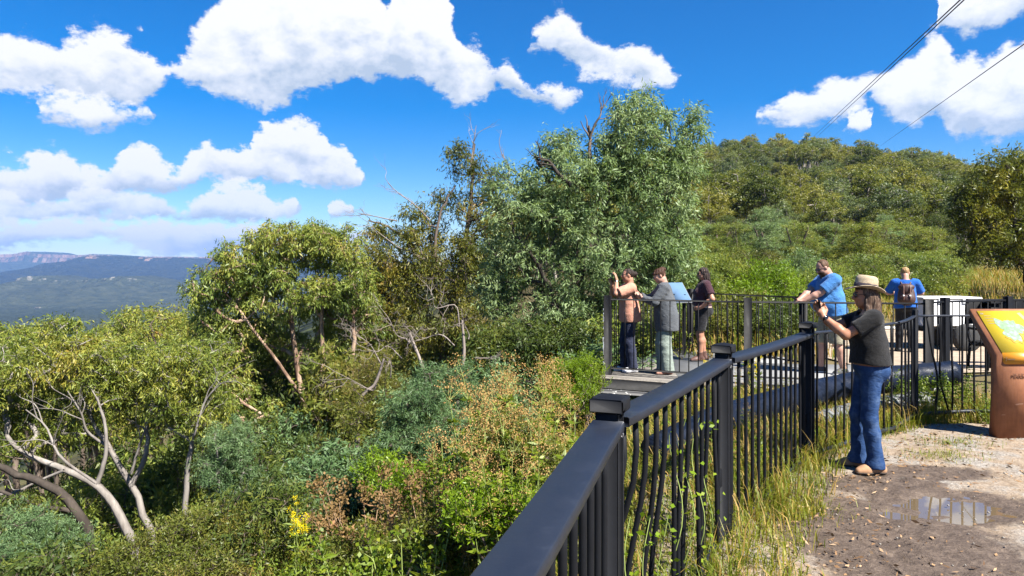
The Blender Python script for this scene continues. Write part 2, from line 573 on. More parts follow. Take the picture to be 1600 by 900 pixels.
def hills(name, d, sky_px, depth_f, depth_b, foot, cliff, seed, stops, cstops, rough=6):
    """a range seen across the valley: foot, wooded talus, optional cliff band, plateau"""
    xs = np.linspace(sky_px[0][0], sky_px[-1][0], 420)
    top = interp(xs, [p[0] for p in sky_px], [p[1] for p in sky_px])
    topz = EYE - (top - HY) / FPX * d
    nx = len(xs)
    prof = [(0, 0), (.12, .05), (.25, .13), (.38, .24), (.5, .36), (.6, .46), (.7, .56), (.78, .64), (.84, .70)]
    c0 = 1 - cliff
    prof = [(a, b / .70 * c0) for a, b in prof]
    if cliff > .02:
        prof += [(.852, c0 + cliff * .55), (.866, c0 + cliff * .6), (.872, c0 + cliff * .97), (.90, .985), (1.0, 1.0)]
    else:
        prof += [(.90, .93), (.95, .985), (1.0, 1.0)]
    fz = -129.0
    rows, fr = [], []
    for q, (a, b_) in enumerate(prof):
        spur = (fbm(xs / 26 + seed, np.full(nx, a * 1.3 + seed), o=4) - .5) * depth_f * .5 * (1 - a) ** .6 * (a > 0)
        lip = (fbm(xs / 4.0 + seed * 3, np.zeros(nx) + seed, o=5) - .5) * depth_f * .07
        Yv = d - depth_f * (1 - a) + spur + lip
        zz = fz + (topz - fz) * b_ + (fbm(xs / 5 + 5 * q, np.full(nx, seed), o=3) - .5) * rough * (.2 < b_ < .98)
        rows.append(np.stack([(xs - CX) / FPX * d, Yv, zz], -1))
    rows.append(np.stack([(xs - CX) / FPX * d, np.full(nx, d + depth_b * .5), topz + (fbm(xs / 9, np.full(nx, seed + .5)) - .5) * rough * .5], -1))
    rows.append(np.stack([(xs - CX) / FPX * d, np.full(nx, d + depth_b), np.full(nx, fz)], -1))
    # finer rows for relief
    A = np.array(rows)
    V = A.reshape(-1, 3)
    m_ = len(rows)
    i = (np.arange(m_ - 1) * nx)[:, None]; j = np.arange(nx - 1)[None, :]
    F = np.stack([i + j, i + j + 1, i + nx + j + 1, i + nx + j], -1).reshape(-1, 4)
    mm, t, b = newmat(name + '_scrub_and_rock')
    pc = poscoord(t)
    nz = t.noise(pc, .02, 6, .7)
    wood = t.ramp(nz, stops)
    rockn = t.noise(t.vmath('MULTIPLY', pc, (1, 1, .25)), .025, 5, .7)
    rock = t.ramp(rockn, cstops)
    nrm = t.node('ShaderNodeNewGeometry').outputs['True Normal']
    sx = t.node('ShaderNodeSeparateXYZ'); t.l.new(nrm, sx.inputs[0])
    steep = t.math('SUBTRACT', 1.0, t.step(t.math('ADD', sx.outputs[2], t.math('MULTIPLY', t.math('SUBTRACT', rockn, .5), .6)), .25, .5))
    t.l.new(t.mix(steep, wood, rock), b.inputs['Base Color'])
    b.inputs['Roughness'].default_value = .95
    b.inputs['Specular IOR Level'].default_value = .05
    vv = t.node('ShaderNodeTexVoronoi', inp={'Scale': .05, 'Vector': pc})
    bump(t, b, t.math('ADD', nz, t.math('MULTIPLY', vv.outputs['Distance'], -.5)), .9, 22)
    return tag(obj(name, mesh_np(name, V, F, [mm], smooth=False)), kind='structure')


WOOD = [(.3, (.018, .026, .016)), (.5, (.034, .044, .026)), (.7, (.055, .062, .036))]
ROCK = [(.3, (.085, .05, .034)), (.5, (.19, .12, .085)), (.7, (.30, .215, .155))]
ROCK2 = [(.45, (.04, .05, .03)), (.54, (.15, .14, .11)), (.70, (.30, .28, .23))]
hills('hills', 7600, [(-260, 401), (-100, 402), (0, 399), (30, 398), (52, 397), (72, 393.5), (84, 394.5), (100, 398), (150, 399), (175, 397.5), (188, 399), (220, 401), (330, 402), (480, 404), (620, 408), (900, 412)],
      2300, 500, 450, .30, 1.3, WOOD, ROCK, 14)
hills('hills', 5300, [(-160, 432), (0, 430), (60, 429), (90, 424), (115, 412), (135, 406), (160, 402), (185, 399.5), (205, 402), (240, 402.5), (265, 404), (290, 403), (310, 403.5), (330, 405), (420, 404), (560, 408), (760, 412)],
      1900, 500, 455, .10, 4.7, [(.3, (.010, .015, .012)), (.5, (.019, .025, .018)), (.7, (.034, .038, .024))], ROCK, 12)
hills('hills', 3200, [(-200, 452), (-60, 449), (0, 456), (35, 446), (58, 434), (75, 430.5), (92, 434), (115, 437), (150, 437), (185, 434), (205, 431), (222, 434), (255, 440), (300, 447), (400, 452), (520, 462)],
      800, 400, 470, .16, 9.1, [(.3, (.020, .027, .015)), (.5, (.038, .045, .025)), (.7, (.060, .065, .036))], ROCK2, 9)

# ---------------------------------------------------------------- dirt path with puddles
gx = np.arange(.30, 8.4, .022)
gy = np.arange(.9, 8.15, .022)
GX, GY = np.meshgrid(gx, gy)
PUD = [(3.14, 5.05, .31, .26), (2.67, 4.9, .12, .09), (2.9, 5.12, .16, .06)]
zz = (fbm(GX * 3, GY * 3, o=4) - .5) * .03 + (fbm(GX * 14, GY * 14, o=3) - .5) * .012
wet = np.zeros_like(GX)
for cx_, cy_, rx, ry in ((2.42, 4.45, .95, 1.15), (3.15, 5.1, .85, .55), (2.1, 3.5, .55, .9), (2.9, 5.6, .7, .35), (3.5, 5.9, .7, .3)):
    wet = np.maximum(wet, 1 - np.sqrt(((GX - cx_) / rx) ** 2 + ((GY - cy_) / ry) ** 2))
foot = np.abs(fbm(GX * 7 + 3, GY * 7, o=2) - .5) * .05
zz += -foot * sstep(-.1, .3, wet)
zz *= .8
dep = np.zeros_like(GX)
for cx_, cy_, rx, ry in PUD:
    q = np.sqrt(((GX - cx_) / rx) ** 2 + ((GY - cy_) / ry) ** 2) + (fbm(GX * 6 + 11, GY * 9, o=3) - .5) * 1.1
    dep = np.maximum(dep, 1 - sstep(.35, 1.5, q))
zz = zz * (1 - .15 * dep) - .033 * dep
edge = GX - interp(GY, EY, EX)
zz += .006 * sstep(0, 1, 1 - wet)
bord = np.minimum(np.minimum(8.35 - GX, GY - .95), 8.05 - GY)
zz -= .12 * (1 - sstep(0, .3, bord)) + .35 * (1 - sstep(-.75, .05, edge + (fbm(GX * 5, GY * 5) - .5) * .3))
ny_, nx_ = GX.shape
V = np.stack([GX, GY, zz], -1).reshape(-1, 3)
i = (np.arange(ny_ - 1) * nx_)[:, None]; j = np.arange(nx_ - 1)[None, :]
F = np.stack([i + j, i + j + 1, i + nx_ + j + 1, i + nx_ + j], -1).reshape(-1, 4)

mp, t, b = newmat('dirt_and_gravel')
pc = poscoord(t)
n1 = t.noise(pc, 2.2, 6, .65)
n2 = t.noise(pc, 38, 5, .7)
n3 = t.noise(pc, 9, 5, .65)
dry = t.ramp(t.math('ADD', t.math('MULTIPLY', n3, .55), t.math('MULTIPLY', n2, .45)),
             [(.28, (.102, .072, .046)), (.42, (.180, .133, .090)), (.55, (.245, .19, .136)), (.70, (.325, .264, .20))])
grav_v = t.node('ShaderNodeTexVoronoi', inp={'Scale': 62.0, 'Vector': pc, 'Randomness': 1.0})
gravel = t.mix(.55, t.ramp(n2, [(.3, (.13, .11, .09)), (.5, (.24, .215, .185)), (.7, (.37, .34, .30))]), t.ramp(grav_v.outputs['Distance'], [(0, (.75, .75, .75)), (.5, (.3, .3, .3))]), 'SOFT_LIGHT')
gsel = t.step(t.math('ADD', n1, t.math('MULTIPLY', n3, .3)), .60, .76)
dry = t.mix(gsel, dry, gravel)
# damp soil around the puddles
att = t.node('ShaderNodeAttribute', attribute_name='damp').outputs['Fac']
wetf = t.step(t.math('ADD', att, t.math('MULTIPLY', t.math('SUBTRACT', n3, .5), .75)), .12, .36)
mud = t.ramp(t.math('ADD', t.math('MULTIPLY', n3, .5), t.math('MULTIPLY', n2, .5)), [(.3, (.042, .030, .022)), (.5, (.080, .058, .043)), (.68, (.150, .112, .082))])
t.l.new(t.mix(wetf, dry, mud), b.inputs['Base Color'])
rr = t.node('ShaderNodeMapRange', inp={'To Min': .92, 'To Max': .62}); t.l.new(wetf, rr.inputs['Value'])
t.l.new(rr.outputs[0], b.inputs['Roughness'])
b.inputs['Specular IOR Level'].default_value = .25
bump(t, b, t.math('ADD', n2, t.math('MULTIPLY', n3, 1.5)), .7, .022)
me = mesh_np('path', V, F, [mp], smooth=True)
a = me.attributes.new('damp', 'FLOAT', 'POINT')
a.data.foreach_set('value', np.ascontiguousarray(wet.reshape(-1), np.float32))
tag(obj('path', me), kind='structure')

mw, t, b = newmat('muddy_water')
b.inputs['Base Color'].default_value = (.11, .08, .045, 1)
b.inputs['Roughness'].default_value = .015
b.inputs['IOR'].default_value = 1.33
b.inputs['Specular IOR Level'].default_value = 1.0
b.inputs['Coat Weight'].default_value = .6
b.inputs['Coat Roughness'].default_value = .01
bump(t, b, t.noise(poscoord(t), 14, 2), .015, .004)
for q, (cx_, cy_, r_) in enumerate(((2.96, 5.04, .62),)):
    lv = -.0145
    o = MB()
    aa = np.linspace(0, 2 * math.pi, 40, endpoint=False)
    rx, ry = .72, .42
    o.add(np.stack([rx * np.cos(aa), ry * np.sin(aa), np.zeros(40)], -1), [tuple(range(40))])
    p = o.build('puddle', mw, loc=(cx_, cy_, lv))
    tag(p, kind='structure')

# concrete path that joins the deck, gravel road behind the fences
mc = mat('concrete', (.20, .20, .195), .85, .12, 3, bmp=.2)
poly = [at(1062, 588, 10.6)[:2], at(1180, 600, 10.15)[:2], at(1330, 600, 9.95)[:2], (6.0, 9.85), (6.7, 10.6), (6.5, 12.2), (5.2, 12.3), (4.3, 12.5), (3.5, 14.1), (2.9, 13.2)]
o = MB()
nn = len(poly)
V = [(p[0], p[1], .055) for p in poly] + [(p[0], p[1], -.35) for p in poly]
o.add(np.array(V), [tuple(range(nn))] + [(i, i + nn, (i + 1) % nn + nn, (i + 1) % nn) for i in range(nn)])
tag(o.build('concrete_path', mc), kind='structure')
mr = mat('pale_gravel', (.27, .21, .15), .95, .3, 5, bmp=.5, bscale=30, bdist=.02)
g2x, g2y = np.meshgrid(np.linspace(6.0, 24, 60), np.linspace(0, 1, 24))
yy = 11.4 + g2y * (6.2 + .1 * g2x) + .18 * (g2x - 7)
zz2 = gz(g2x, yy) + .03
V = np.stack([g2x, yy, zz2], -1).reshape(-1, 3)
i = (np.arange(23) * 60)[:, None]; j = np.arange(59)[None, :]
F = np.stack([i + j, i + j + 1, i + 60 + j + 1, i + 60 + j], -1).reshape(-1, 4)
tag(obj('road', mesh_np('road', V, F, [mr], smooth=True)), kind='structure')
# ================================================================ plants
def unit(v):
    return v / (np.linalg.norm(v, axis=-1, keepdims=True) + 1e-9)


def leaf_quads(pos, d, L, Wd, rng, fold=.0):
    """one kite-shaped face for every leaf"""
    n = len(pos)
    L = np.broadcast_to(np.asarray(L, float), (n,))[:, None]
    Wd = np.broadcast_to(np.asarray(Wd, float), (n,))[:, None]
    side = unit(np.cross(d, rng.normal(size=(n, 3))))
    nrm = np.cross(side, d)
    mid = pos + d * L * .45 + nrm * L * .06
    V = np.stack([pos, mid + side * Wd * .5, pos + d * L - nrm * L * .05, mid - side * Wd * .5], 1).reshape(-1, 3)
    return V, np.arange(4 * n).reshape(-1, 4)


def grow(trunks, crowns, rng, tip=.010, spacing=.0, lift=.14, seg=.4):
    """skeleton: trunk paths, then a branch out to every leaf clump"""
    pos, par, rad = [], [], []
    paths = []
    for ctrl, r0, r1 in trunks:
        P = smooth_path(ctrl, 18)
        P[1:-1] += rng.normal(size=(16, 3)) * r0 * .18
        r = np.linspace(r0, r1, 18)
        paths.append((P, r))
        for q in range(18):
            if q >= 5:
                pos.append(P[q]); par.append(-1); rad.append(r[q])
    cl, sg = [], []
    for c, rr, n in crowns:
        got = []
        tries = 0
        while len(got) < n and tries < n * 25:
            tries += 1
            v = rng.normal(size=3); v /= np.linalg.norm(v)
            p = np.asarray(c) + v * np.asarray(rr) * rng.random() ** .40
            if spacing and got and np.min(np.linalg.norm(np.array(got) - p, axis=1)) < spacing: continue
            got.append(p)
        cl += got
    cl = np.array(cl)
    base = np.array(pos)
    dmin = np.array([np.min(np.linalg.norm(base - c, axis=1)) for c in cl])
    branches = []
    P = np.zeros((len(pos) + len(cl) * 24, 3)); P[:len(pos)] = base
    n = len(pos)
    par = par + [0] * (len(P) - n)
    own = np.zeros(len(P), int)
    for ci in np.argsort(dmin):
        c = cl[ci]
        dv = P[:n] - c
        dist = np.linalg.norm(dv, axis=1)
        cost = dist + 1.1 * np.maximum(0, dv[:, 2] + .12 * dist)
        a = int(np.argmin(cost))
        Ld = dist[a]
        k = int(min(12, max(2, Ld / seg)))
        ctrl = P[a] + (c - P[a]) * .5 + np.array([0, 0, lift * Ld]) + rng.normal(size=3) * Ld * .07
        tt = np.linspace(0, 1, k + 1)[1:, None]
        pts = (1 - tt) ** 2 * P[a] + 2 * tt * (1 - tt) * ctrl + tt**2 * c
        pts[:-1] += rng.normal(size=(k - 1, 3)) * .03 * min(1, Ld)
        ids = []
        pr = a
        for p in pts:
            P[n] = p; par[n] = pr; ids.append(n); pr = n; n += 1
        branches.append((a, ids))
        q = pr
        while q != -1:
            own[q] += 1; q = par[q]
    nt_ = len(base)
    for a, ids in branches:
        pts = np.vstack([P[a:a + 1], P[ids]])
        r = tip * np.maximum(own[ids], 1) ** .48
        ra = min(rad[a] * .8 if a < nt_ else r[0] * 1.15, r[0] * 1.3)
        paths.append((pts, np.concatenate([[ra], r])))
    return paths, cl


def foliage(cl, rng, sigma=.45, twigs=9, per=9, L=.13, Wd=.022, droop=.8, up=.35, flat=.8, jitter=.16, tw_r=.004, vary=.35, hang=.35):
    C = len(cl)
    d = rng.normal(size=(C, twigs, 3)); d[..., 2] = d[..., 2] * flat + up
    d = unit(d)
    s = sigma * (.75 + .5 * rng.random((C, 1, 1)))
    ln = s * (.45 + .65 * rng.random((C, twigs, 1)))
    tt = .22 + .78 * rng.random((C, twigs, per, 1)) ** .8
    o = cl[:, None, None, :] + d[:, :, None, :] * ln[:, :, None, :] * tt
    o = o + rng.normal(size=o.shape) * jitter * sigma
    o[..., 2] -= (tt[..., 0] ** 2) * hang * droop * ln[:, :, None, 0]
    ld = d[:, :, None, :] * .55 + rng.normal(size=o.shape) * .6
    ld[..., 2] -= droop * 1.25
    o = o.reshape(-1, 3); ld = unit(ld.reshape(-1, 3))
    n = len(o)
    sc = 1 - vary + 2 * vary * rng.random(n)
    V, F = leaf_quads(o, ld, L * sc, Wd * sc, rng)
    tw = []
    if tw_r:
        e = cl[:, None, :] + d * ln
        e[..., 2] -= .3 * droop * ln[..., 0]
        a = np.repeat(cl, twigs, 0); e = e.reshape(-1, 3)
        m = len(a)
        side = unit(np.cross(e - a, rng.normal(size=(m, 3)))) * tw_r
        s2 = unit(np.cross(e - a, side)) * tw_r
        TV = np.stack([a + side, a - side * .5 + s2, a - side * .5 - s2, e], 1).reshape(-1, 3)
        q = np.arange(m)[:, None] * 4
        TF = np.concatenate([q + np.array([[0, 1, 3]]), q + np.array([[1, 2, 3]]), q + np.array([[2, 0, 3]])])
        tw = [TV, TF]
    return V, F, tw


def cpx(px, py, rx, ry, d, n, rd=None, dd=0):
    """crown mass: centre and half sizes read off the photograph, n leaf clumps"""
    d = d + dd
    k = d / FPX
    return (at(px, py, d), (rx * k, rd if rd else (rx + ry) * .5 * k, ry * k), n)


def tree_meshes(trunks, crowns, seed, nside=6, spacing=0, tip=.010, lift=.14, seg=.4, **lf):
    rng = np.random.default_rng(seed)
    paths, cl = grow(trunks, crowns, rng, tip, spacing, lift, seg)
    V, F, tw = foliage(cl, rng, **lf)
    TV, TF = tubes(paths, nside)
    tf = [TF]
    if tw:
        tf.append(tw[1] + len(TV)); TV = np.vstack([TV, tw[0]])
    return (TV, tf), (V, F)


def plant(name, label, cat, base, trunks, crowns, seed, bark, leaf, group=None, parts=('trunk', 'crown'), **kw):
    (TV, TF), (V, F) = tree_meshes(trunks, crowns, seed, **kw)
    b = np.asarray(base, float)
    r = empty(name, tuple(b))
    tag(r, label, cat, group)
    obj(parts[0], mesh_np(parts[0], TV - b, TF, [bark], smooth=True), r)
    obj(parts[1], mesh_np(parts[1], V - b, [F], [leaf]), r)
    return r


def copy_tree(o, parent=None):
    c = o.copy()
    COL.objects.link(c)
    c.parent = parent
    for ch in list(o.children): copy_tree(ch, c)
    return c


bark_grey = barkmat('pale_grey_gum_bark', [(.25, (.065, .054, .047)), (.45, (.15, .132, .117)), (.6, (.235, .213, .19)), (.8, (.33, .30, .27))])
bark_pink = barkmat('peeling_cream_and_brown_bark', [(.3, (.06, .038, .027)), (.46, (.13, .08, .053)), (.54, (.30, .21, .145)), (.75, (.42, .33, .25))], 4)
bark_dark = barkmat('dark_rough_bark', [(.3, (.018, .014, .011)), (.55, (.05, .04, .032)), (.8, (.10, .082, .066))])
bark_brown = barkmat('grey_brown_bark', [(.3, (.05, .038, .03)), (.55, (.13, .10, .08)), (.8, (.24, .19, .155))])
twig_grey = barkmat('dead_grey_twigs', [(.3, (.13, .105, .09)), (.55, (.22, .185, .16)), (.8, (.32, .28, .245))])

LB = 1.62
lf_olive = leafmat('olive_gum_leaves', [(0, (.030, .052, .014)), (.3, (.070, .105, .026)), (.55, (.118, .148, .036)), (.8, (.175, .182, .048)), (.93, (.20, .165, .045)), (1, (.19, .115, .045))], bright=LB)
lf_mid = leafmat('mid_green_gum_leaves', [(0, (.030, .055, .018)), (.35, (.075, .115, .032)), (.65, (.125, .16, .042)), (.9, (.17, .175, .05)), (1, (.18, .12, .05))], bright=LB)
lf_blue = leafmat('blue_green_hanging_leaves', [(0, (.045, .070, .028)), (.35, (.105, .150, .066)), (.7, (.165, .21, .105)), (1, (.21, .25, .14))], rough=.45, spec=.28, warm=(.98, 1, .95), bright=1.45)
lf_brownish = leafmat('brown_green_leaves', [(0, (.025, .038, .012)), (.4, (.065, .082, .020)), (.7, (.115, .115, .028)), (1, (.16, .105, .035))], bright=LB)
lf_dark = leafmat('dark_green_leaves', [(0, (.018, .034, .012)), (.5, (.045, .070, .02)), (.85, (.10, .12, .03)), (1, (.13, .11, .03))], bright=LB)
lf_wattle = leafmat('feathery_blue_green_leaves', [(0, (.045, .080, .034)), (.5, (.10, .155, .072)), (1, (.18, .235, .12))], rough=.5, warm=(1, 1, .95), bright=1.4)
lf_bright = leafmat('bright_green_leaves', [(0, (.05, .10, .012)), (.5, (.11, .19, .02)), (1, (.19, .25, .045))], bright=1.25)
lf_rust = leafmat('olive_and_rust_leaves', [(0, (.04, .058, .014)), (.4, (.095, .115, .026)), (.7, (.14, .13, .038)), (1, (.215, .13, .055))], warm=(1.02, 1, .9), bright=1.3)
lf_hillgum = leafmat('dull_olive_leaves', [(0, (.030, .042, .014)), (.5, (.075, .092, .026)), (1, (.13, .135, .04))], bright=1.3)
lf_right = leafmat('dark_leaves_with_pale_tips', [(0, (.018, .030, .009)), (.45, (.048, .066, .016)), (.75, (.10, .118, .026)), (1, (.17, .165, .035))], clump=.75, bright=1.5)
lf_hill = leafmat('hillside_gum_leaves', [(0, (.034, .046, .013)), (.4, (.075, .090, .022)), (.7, (.115, .118, .03)), (1, (.135, .128, .038))], cscale=.25, obv=.6, clump=.45, warm=(1.04, 1, .9), bright=1.75)

# ---------------------------------------------------------------- the tall grey-green tree behind the deck
D4 = 16.8
b4 = (at(892, 560, D4)[0], D4, gz1(at(892, 560, D4)[0], D4) - .1)
plant('tall_wattle_tree', 'tall grey-green tree with long hanging leaves behind the viewing deck', 'tree', b4,
      [([b4, at(893, 520, D4), at(905, 430, D4), at(940, 330, D4), at(985, 230, D4), at(1000, 165, D4)], .17, .03),
       ([np.array(b4) + (.1, .1, 0), at(872, 500, D4 - .3), at(850, 430, D4 - .5), at(810, 370, D4 - .6)], .12, .03),
       ([np.array(b4) + (.2, .3, 0), at(940, 500, D4 + .3), at(1000, 400, D4 + .4), at(1050, 300, D4 + .4), at(1085, 205, D4)], .10, .02),
       ([at(905, 430, D4), at(890, 350, D4), at(865, 300, D4), at(845, 262, D4), at(835, 245, D4)], .09, .03)],
      [cpx(995, 205, 52, 62, D4, 62), cpx(960, 262, 60, 50, D4, 40), cpx(900, 300, 85, 70, D4, 70), cpx(1025, 330, 62, 90, D4, 84), cpx(835, 350, 78, 66, D4, 60),
       cpx(950, 410, 118, 78, D4, 116), cpx(795, 415, 52, 52, D4, 34), cpx(880, 485, 100, 52, D4, 70), cpx(1085, 197, 22, 28, D4, 12), cpx(1062, 255, 34, 42, D4, 24),
       cpx(878, 232, 30, 24, D4, 12), cpx(1000, 480, 70, 55, D4, 40), cpx(775, 460, 34, 46, D4, 18), cpx(1050, 400, 40, 60, D4, 26), cpx(800, 300, 40, 40, D4, 16)],
      41, bark_dark, lf_blue, sigma=.32, twigs=11, per=13, L=.108, Wd=.024, droop=.62, up=.45, spacing=.29, tip=.009, vary=.5, hang=.15)

# the bare limb that rises out of it
rng = np.random.default_rng(5)


def snag_paths(p0, p1, r0, rng, levels=3, n=4, spread=.55, curl=.12):
    out = []
    p0, p1 = np.asarray(p0, float), np.asarray(p1, float)
    Ln = np.linalg.norm(p1 - p0)
    P = smooth_path([p0, p0 * .65 + p1 * .35 + rng.normal(size=3) * Ln * curl, p0 * .3 + p1 * .7 + rng.normal(size=3) * Ln * curl, p1], 12)
    out.append((P, np.linspace(r0, r0 * .35, 12)))
    if levels:
        for i in range(n):
            q = int(rng.integers(4, 12))
            d = unit(unit(p1 - p0) + rng.normal(size=3) * spread)
            out += snag_paths(P[q], P[q] + d * Ln * (.3 + .35 * rng.random()), r0 * .42, rng, levels - 1, max(2, n - 1), spread, curl)
    return out


def snag(name, label, cat, paths, m, group=None, n=5):
    V, F = tubes(paths, n)
    b = paths[0][0][0]
    o = obj(name, mesh_np(name, V - b, [F], [m], smooth=True), loc=tuple(b))
    return tag(o, label, cat, group)


snag('dead_branch', 'bare forked dead limb rising above the tall grey-green tree', 'branch',
     snag_paths(at(925, 262, D4 - .2), at(920, 196, D4 - .2), .06, rng, 1, 3, .35, .05) + snag_paths(at(922, 215, D4 - .2), at(940, 170, D4 - .2), .034, rng, 2, 5, .4, .07), bark_brown)
snag('dead_branch', 'crooked brown dead limb lying across the upper leaves of the grey-green tree', 'branch',
     snag_paths(at(893, 290, D4 - 1.0), at(845, 250, D4 - 1.1), .06, rng, 2, 4, .5, .08), bark_dark)

# ---------------------------------------------------------------- the sparse darker tree between
D3 = 21.5
b3 = (at(690, 640, D3)[0], D3, gz1(at(690, 640, D3)[0], D3) - .1)
plant('sparse_gum_tree', 'thin brown-green gum with an open top standing against the blue sky', 'tree', b3,
      [([b3, at(692, 560, D3), at(712, 450, D3), at(732, 340, D3), at(738, 262, D3), at(742, 225, D3)], .15, .02),
       ([at(700, 520, D3), at(672, 430, D3 + .3), at(640, 378, D3 + .4), at(600, 352, D3 + .4), at(575, 345, D3 + .4)], .09, .02),
       ([at(705, 480, D3), at(680, 400, D3 - .4), at(690, 330, D3 - .4), at(712, 290, D3 - .4)], .07, .02),
       ([np.array(b3) + (-.3, .2, 0), at(640, 570, D3), at(612, 480, D3)], .10, .02)],
      [cpx(735, 268, 36, 34, D3, 16), cpx(712, 242, 20, 20, D3, 6), cpx(770, 280, 18, 22, D3, 6), cpx(692, 312, 28, 18, D3, 10), cpx(652, 336, 26, 16, D3, 9), cpx(598, 362, 32, 18, D3, 13), cpx(742, 330, 40, 30, D3, 16),
       cpx(690, 415, 80, 52, D3, 96), cpx(612, 440, 55, 52, D3, 72), cpx(640, 505, 80, 45, D3, 84), cpx(725, 490, 55, 60, D3, 66), cpx(580, 500, 40, 45, D3, 36), cpx(745, 390, 40, 50, D3, 36), cpx(660, 372, 52, 28, D3, 26), cpx(775, 345, 36, 40, D3, 22), cpx(592, 402, 36, 30, D3, 18)],
      33, bark_brown, lf_brownish, sigma=.42, twigs=9, per=9, L=.125, Wd=.030, droop=.7, up=.3, spacing=.15)
for a_, b_ in (((672, 345), (606, 286)), ((735, 262), (744, 196)), ((795, 275), (780, 222)), ((620, 345), (560, 334)), ((655, 400), (578, 352))):
    snag('dead_branch', {672: 'bare pale twigs slanting out of the sparse gum against the sky', 735: 'fine dead twigs at the very top of the sparse gum',
         795: 'thin bare twigs poking up between the sparse gum and the grey-green tree', 620: 'low spray of grey dead twigs reaching out beyond the sparse gum', 655: 'forked grey dead branch inside the sparse gum crown'}[a_[0]], 'branch',
         snag_paths(at(*a_, D3 - .4), at(*b_, D3 - .4), .022, rng, 2, 4, .45, .06), twig_grey, 'dead branches of the sparse gum')

# ---------------------------------------------------------------- big rounded gum
D2 = 19.5
b2 = (at(500, 720, D2)[0], D2, gz1(at(500, 720, D2)[0], D2) - .1)
b2 = np.array(b2)
plant('rounded_gum_tree', 'big rounded gum with light green leaves and several cream and brown stems', 'tree', b2,
      [([b2 + (-.25, 0, 0), at(490, 690, D2), at(470, 600, D2), at(455, 500, D2), at(440, 410, D2), at(435, 370, D2)], .12, .025),
       ([b2 + (-.1, .2, 0), at(500, 660, D2), at(503, 560, D2), at(505, 460, D2), at(520, 390, D2)], .10, .025),
       ([b2 + (.0, -.1, 0), at(488, 650, D2 - .4), at(452, 590, D2 - .5), at(400, 520, D2 - .6), at(350, 455, D2 - .5)], .08, .02),
       ([at(495, 690, D2 - .5), at(450, 660, D2 - .9), at(395, 640, D2 - 1.2), at(360, 610, D2 - 1.3), at(335, 580, D2 - 1.2)], .07, .02),
       ([b2 + (1.0, .2, 0), at(552, 640, D2), at(552, 560, D2), at(550, 480, D2), at(545, 420, D2)], .11, .025),
       ([b2 + (1.0, .2, 0), at(560, 620, D2), at(590, 560, D2)], .05, .02)],
      [cpx(455, 378, 75, 32, D2, 71), cpx(395, 420, 70, 45, D2, 80), cpx(520, 385, 45, 38, D2, 46), cpx(350, 470, 55, 62, D2, 69), cpx(460, 455, 90, 48, D2, 76),
       cpx(545, 440, 42, 52, D2, 48), cpx(330, 545, 40, 60, D2, 41, dd=1.3), cpx(410, 550, 70, 45, D2, 52, dd=1.3), cpx(350, 615, 55, 38, D2, 39, dd=-1), cpx(505, 550, 60, 34, D2, 17, dd=.6),
       cpx(362, 535, 58, 55, D2, 34), cpx(335, 600, 48, 40, D2, 22), cpx(440, 505, 105, 48, D2, 46, dd=1.3), cpx(545, 505, 48, 55, D2, 32, dd=1.3), cpx(375, 590, 66, 45, D2, 32, dd=1.3), cpx(520, 605, 50, 36, D2, 16, dd=.7), cpx(575, 500, 32, 50, D2, 29, dd=1.3), cpx(400, 640, 50, 25, D2, 12, dd=-1), cpx(560, 590, 36, 24, D2, 9, dd=.8)],
      22, bark_pink, lf_mid, sigma=.31, twigs=10, per=11, L=.115, Wd=.028, droop=.8, up=.3, spacing=.22, vary=.5)

# ---------------------------------------------------------------- leaning pale trunks, bottom of the slope
D1 = 14.0


def foot(px, d, dz=-.15):
    x = at(px, 0, d)[0]
    return np.array((x, d, gz1(x, d) + dz))


bA = foot(222, D1)
plant('leaning_gum_tree', 'olive gum whose smooth pale grey trunk bends over sharply near its top', 'tree', bA,
      [([bA, at(208, 850, D1), at(180, 795, D1), at(150, 755, D1), at(100, 733, D1), at(45, 712, D1), at(10, 680, D1)], 0.105, .04),
       ([at(152, 757, D1), at(165, 710, D1), at(163, 660, D1), at(150, 620, D1)], .05, .02)],
      [cpx(35, 640, 70, 46, D1, 38, dd=.8), cpx(-40, 640, 70, 60, D1, 34), cpx(95, 675, 55, 32, D1, 20, dd=.6), cpx(30, 575, 60, 36, D1, 42), cpx(150, 620, 55, 34, D1, 26, dd=.5)],
      11, bark_grey, lf_olive, sigma=.28, twigs=9, per=14, L=.088, Wd=.021, droop=.75, up=.35, spacing=.24, vary=.5, group='gums with pale trunks on the near slope')
bB = foot(245, D1 + .6)
plant('leaning_gum_tree', 'olive gum with a grey blotched trunk rising diagonally past the bent one', 'tree', bB,
      [([bB, at(238, 840, D1 + .6), at(205, 760, D1 + .6), at(172, 700, D1 + .6), at(140, 650, D1 + .6), at(120, 590, D1 + .6)], .088, .03),
       ([at(205, 760, D1 + .6), at(230, 700, D1 + .7), at(225, 640, D1 + .9), at(210, 590, D1 + 1)], .06, .02)],
      [cpx(135, 565, 80, 42, D1 + .6, 64), cpx(90, 530, 60, 34, D1 + 1, 38), cpx(205, 575, 62, 42, D1 + .8, 42), cpx(230, 640, 45, 32, D1 + 1.2, 15)],
      12, bark_grey, lf_olive, sigma=.28, twigs=9, per=14, L=.088, Wd=.021, droop=.75, up=.35, spacing=.24, vary=.5, group='gums with pale trunks on the near slope')
bC = foot(286, D1 + .3)
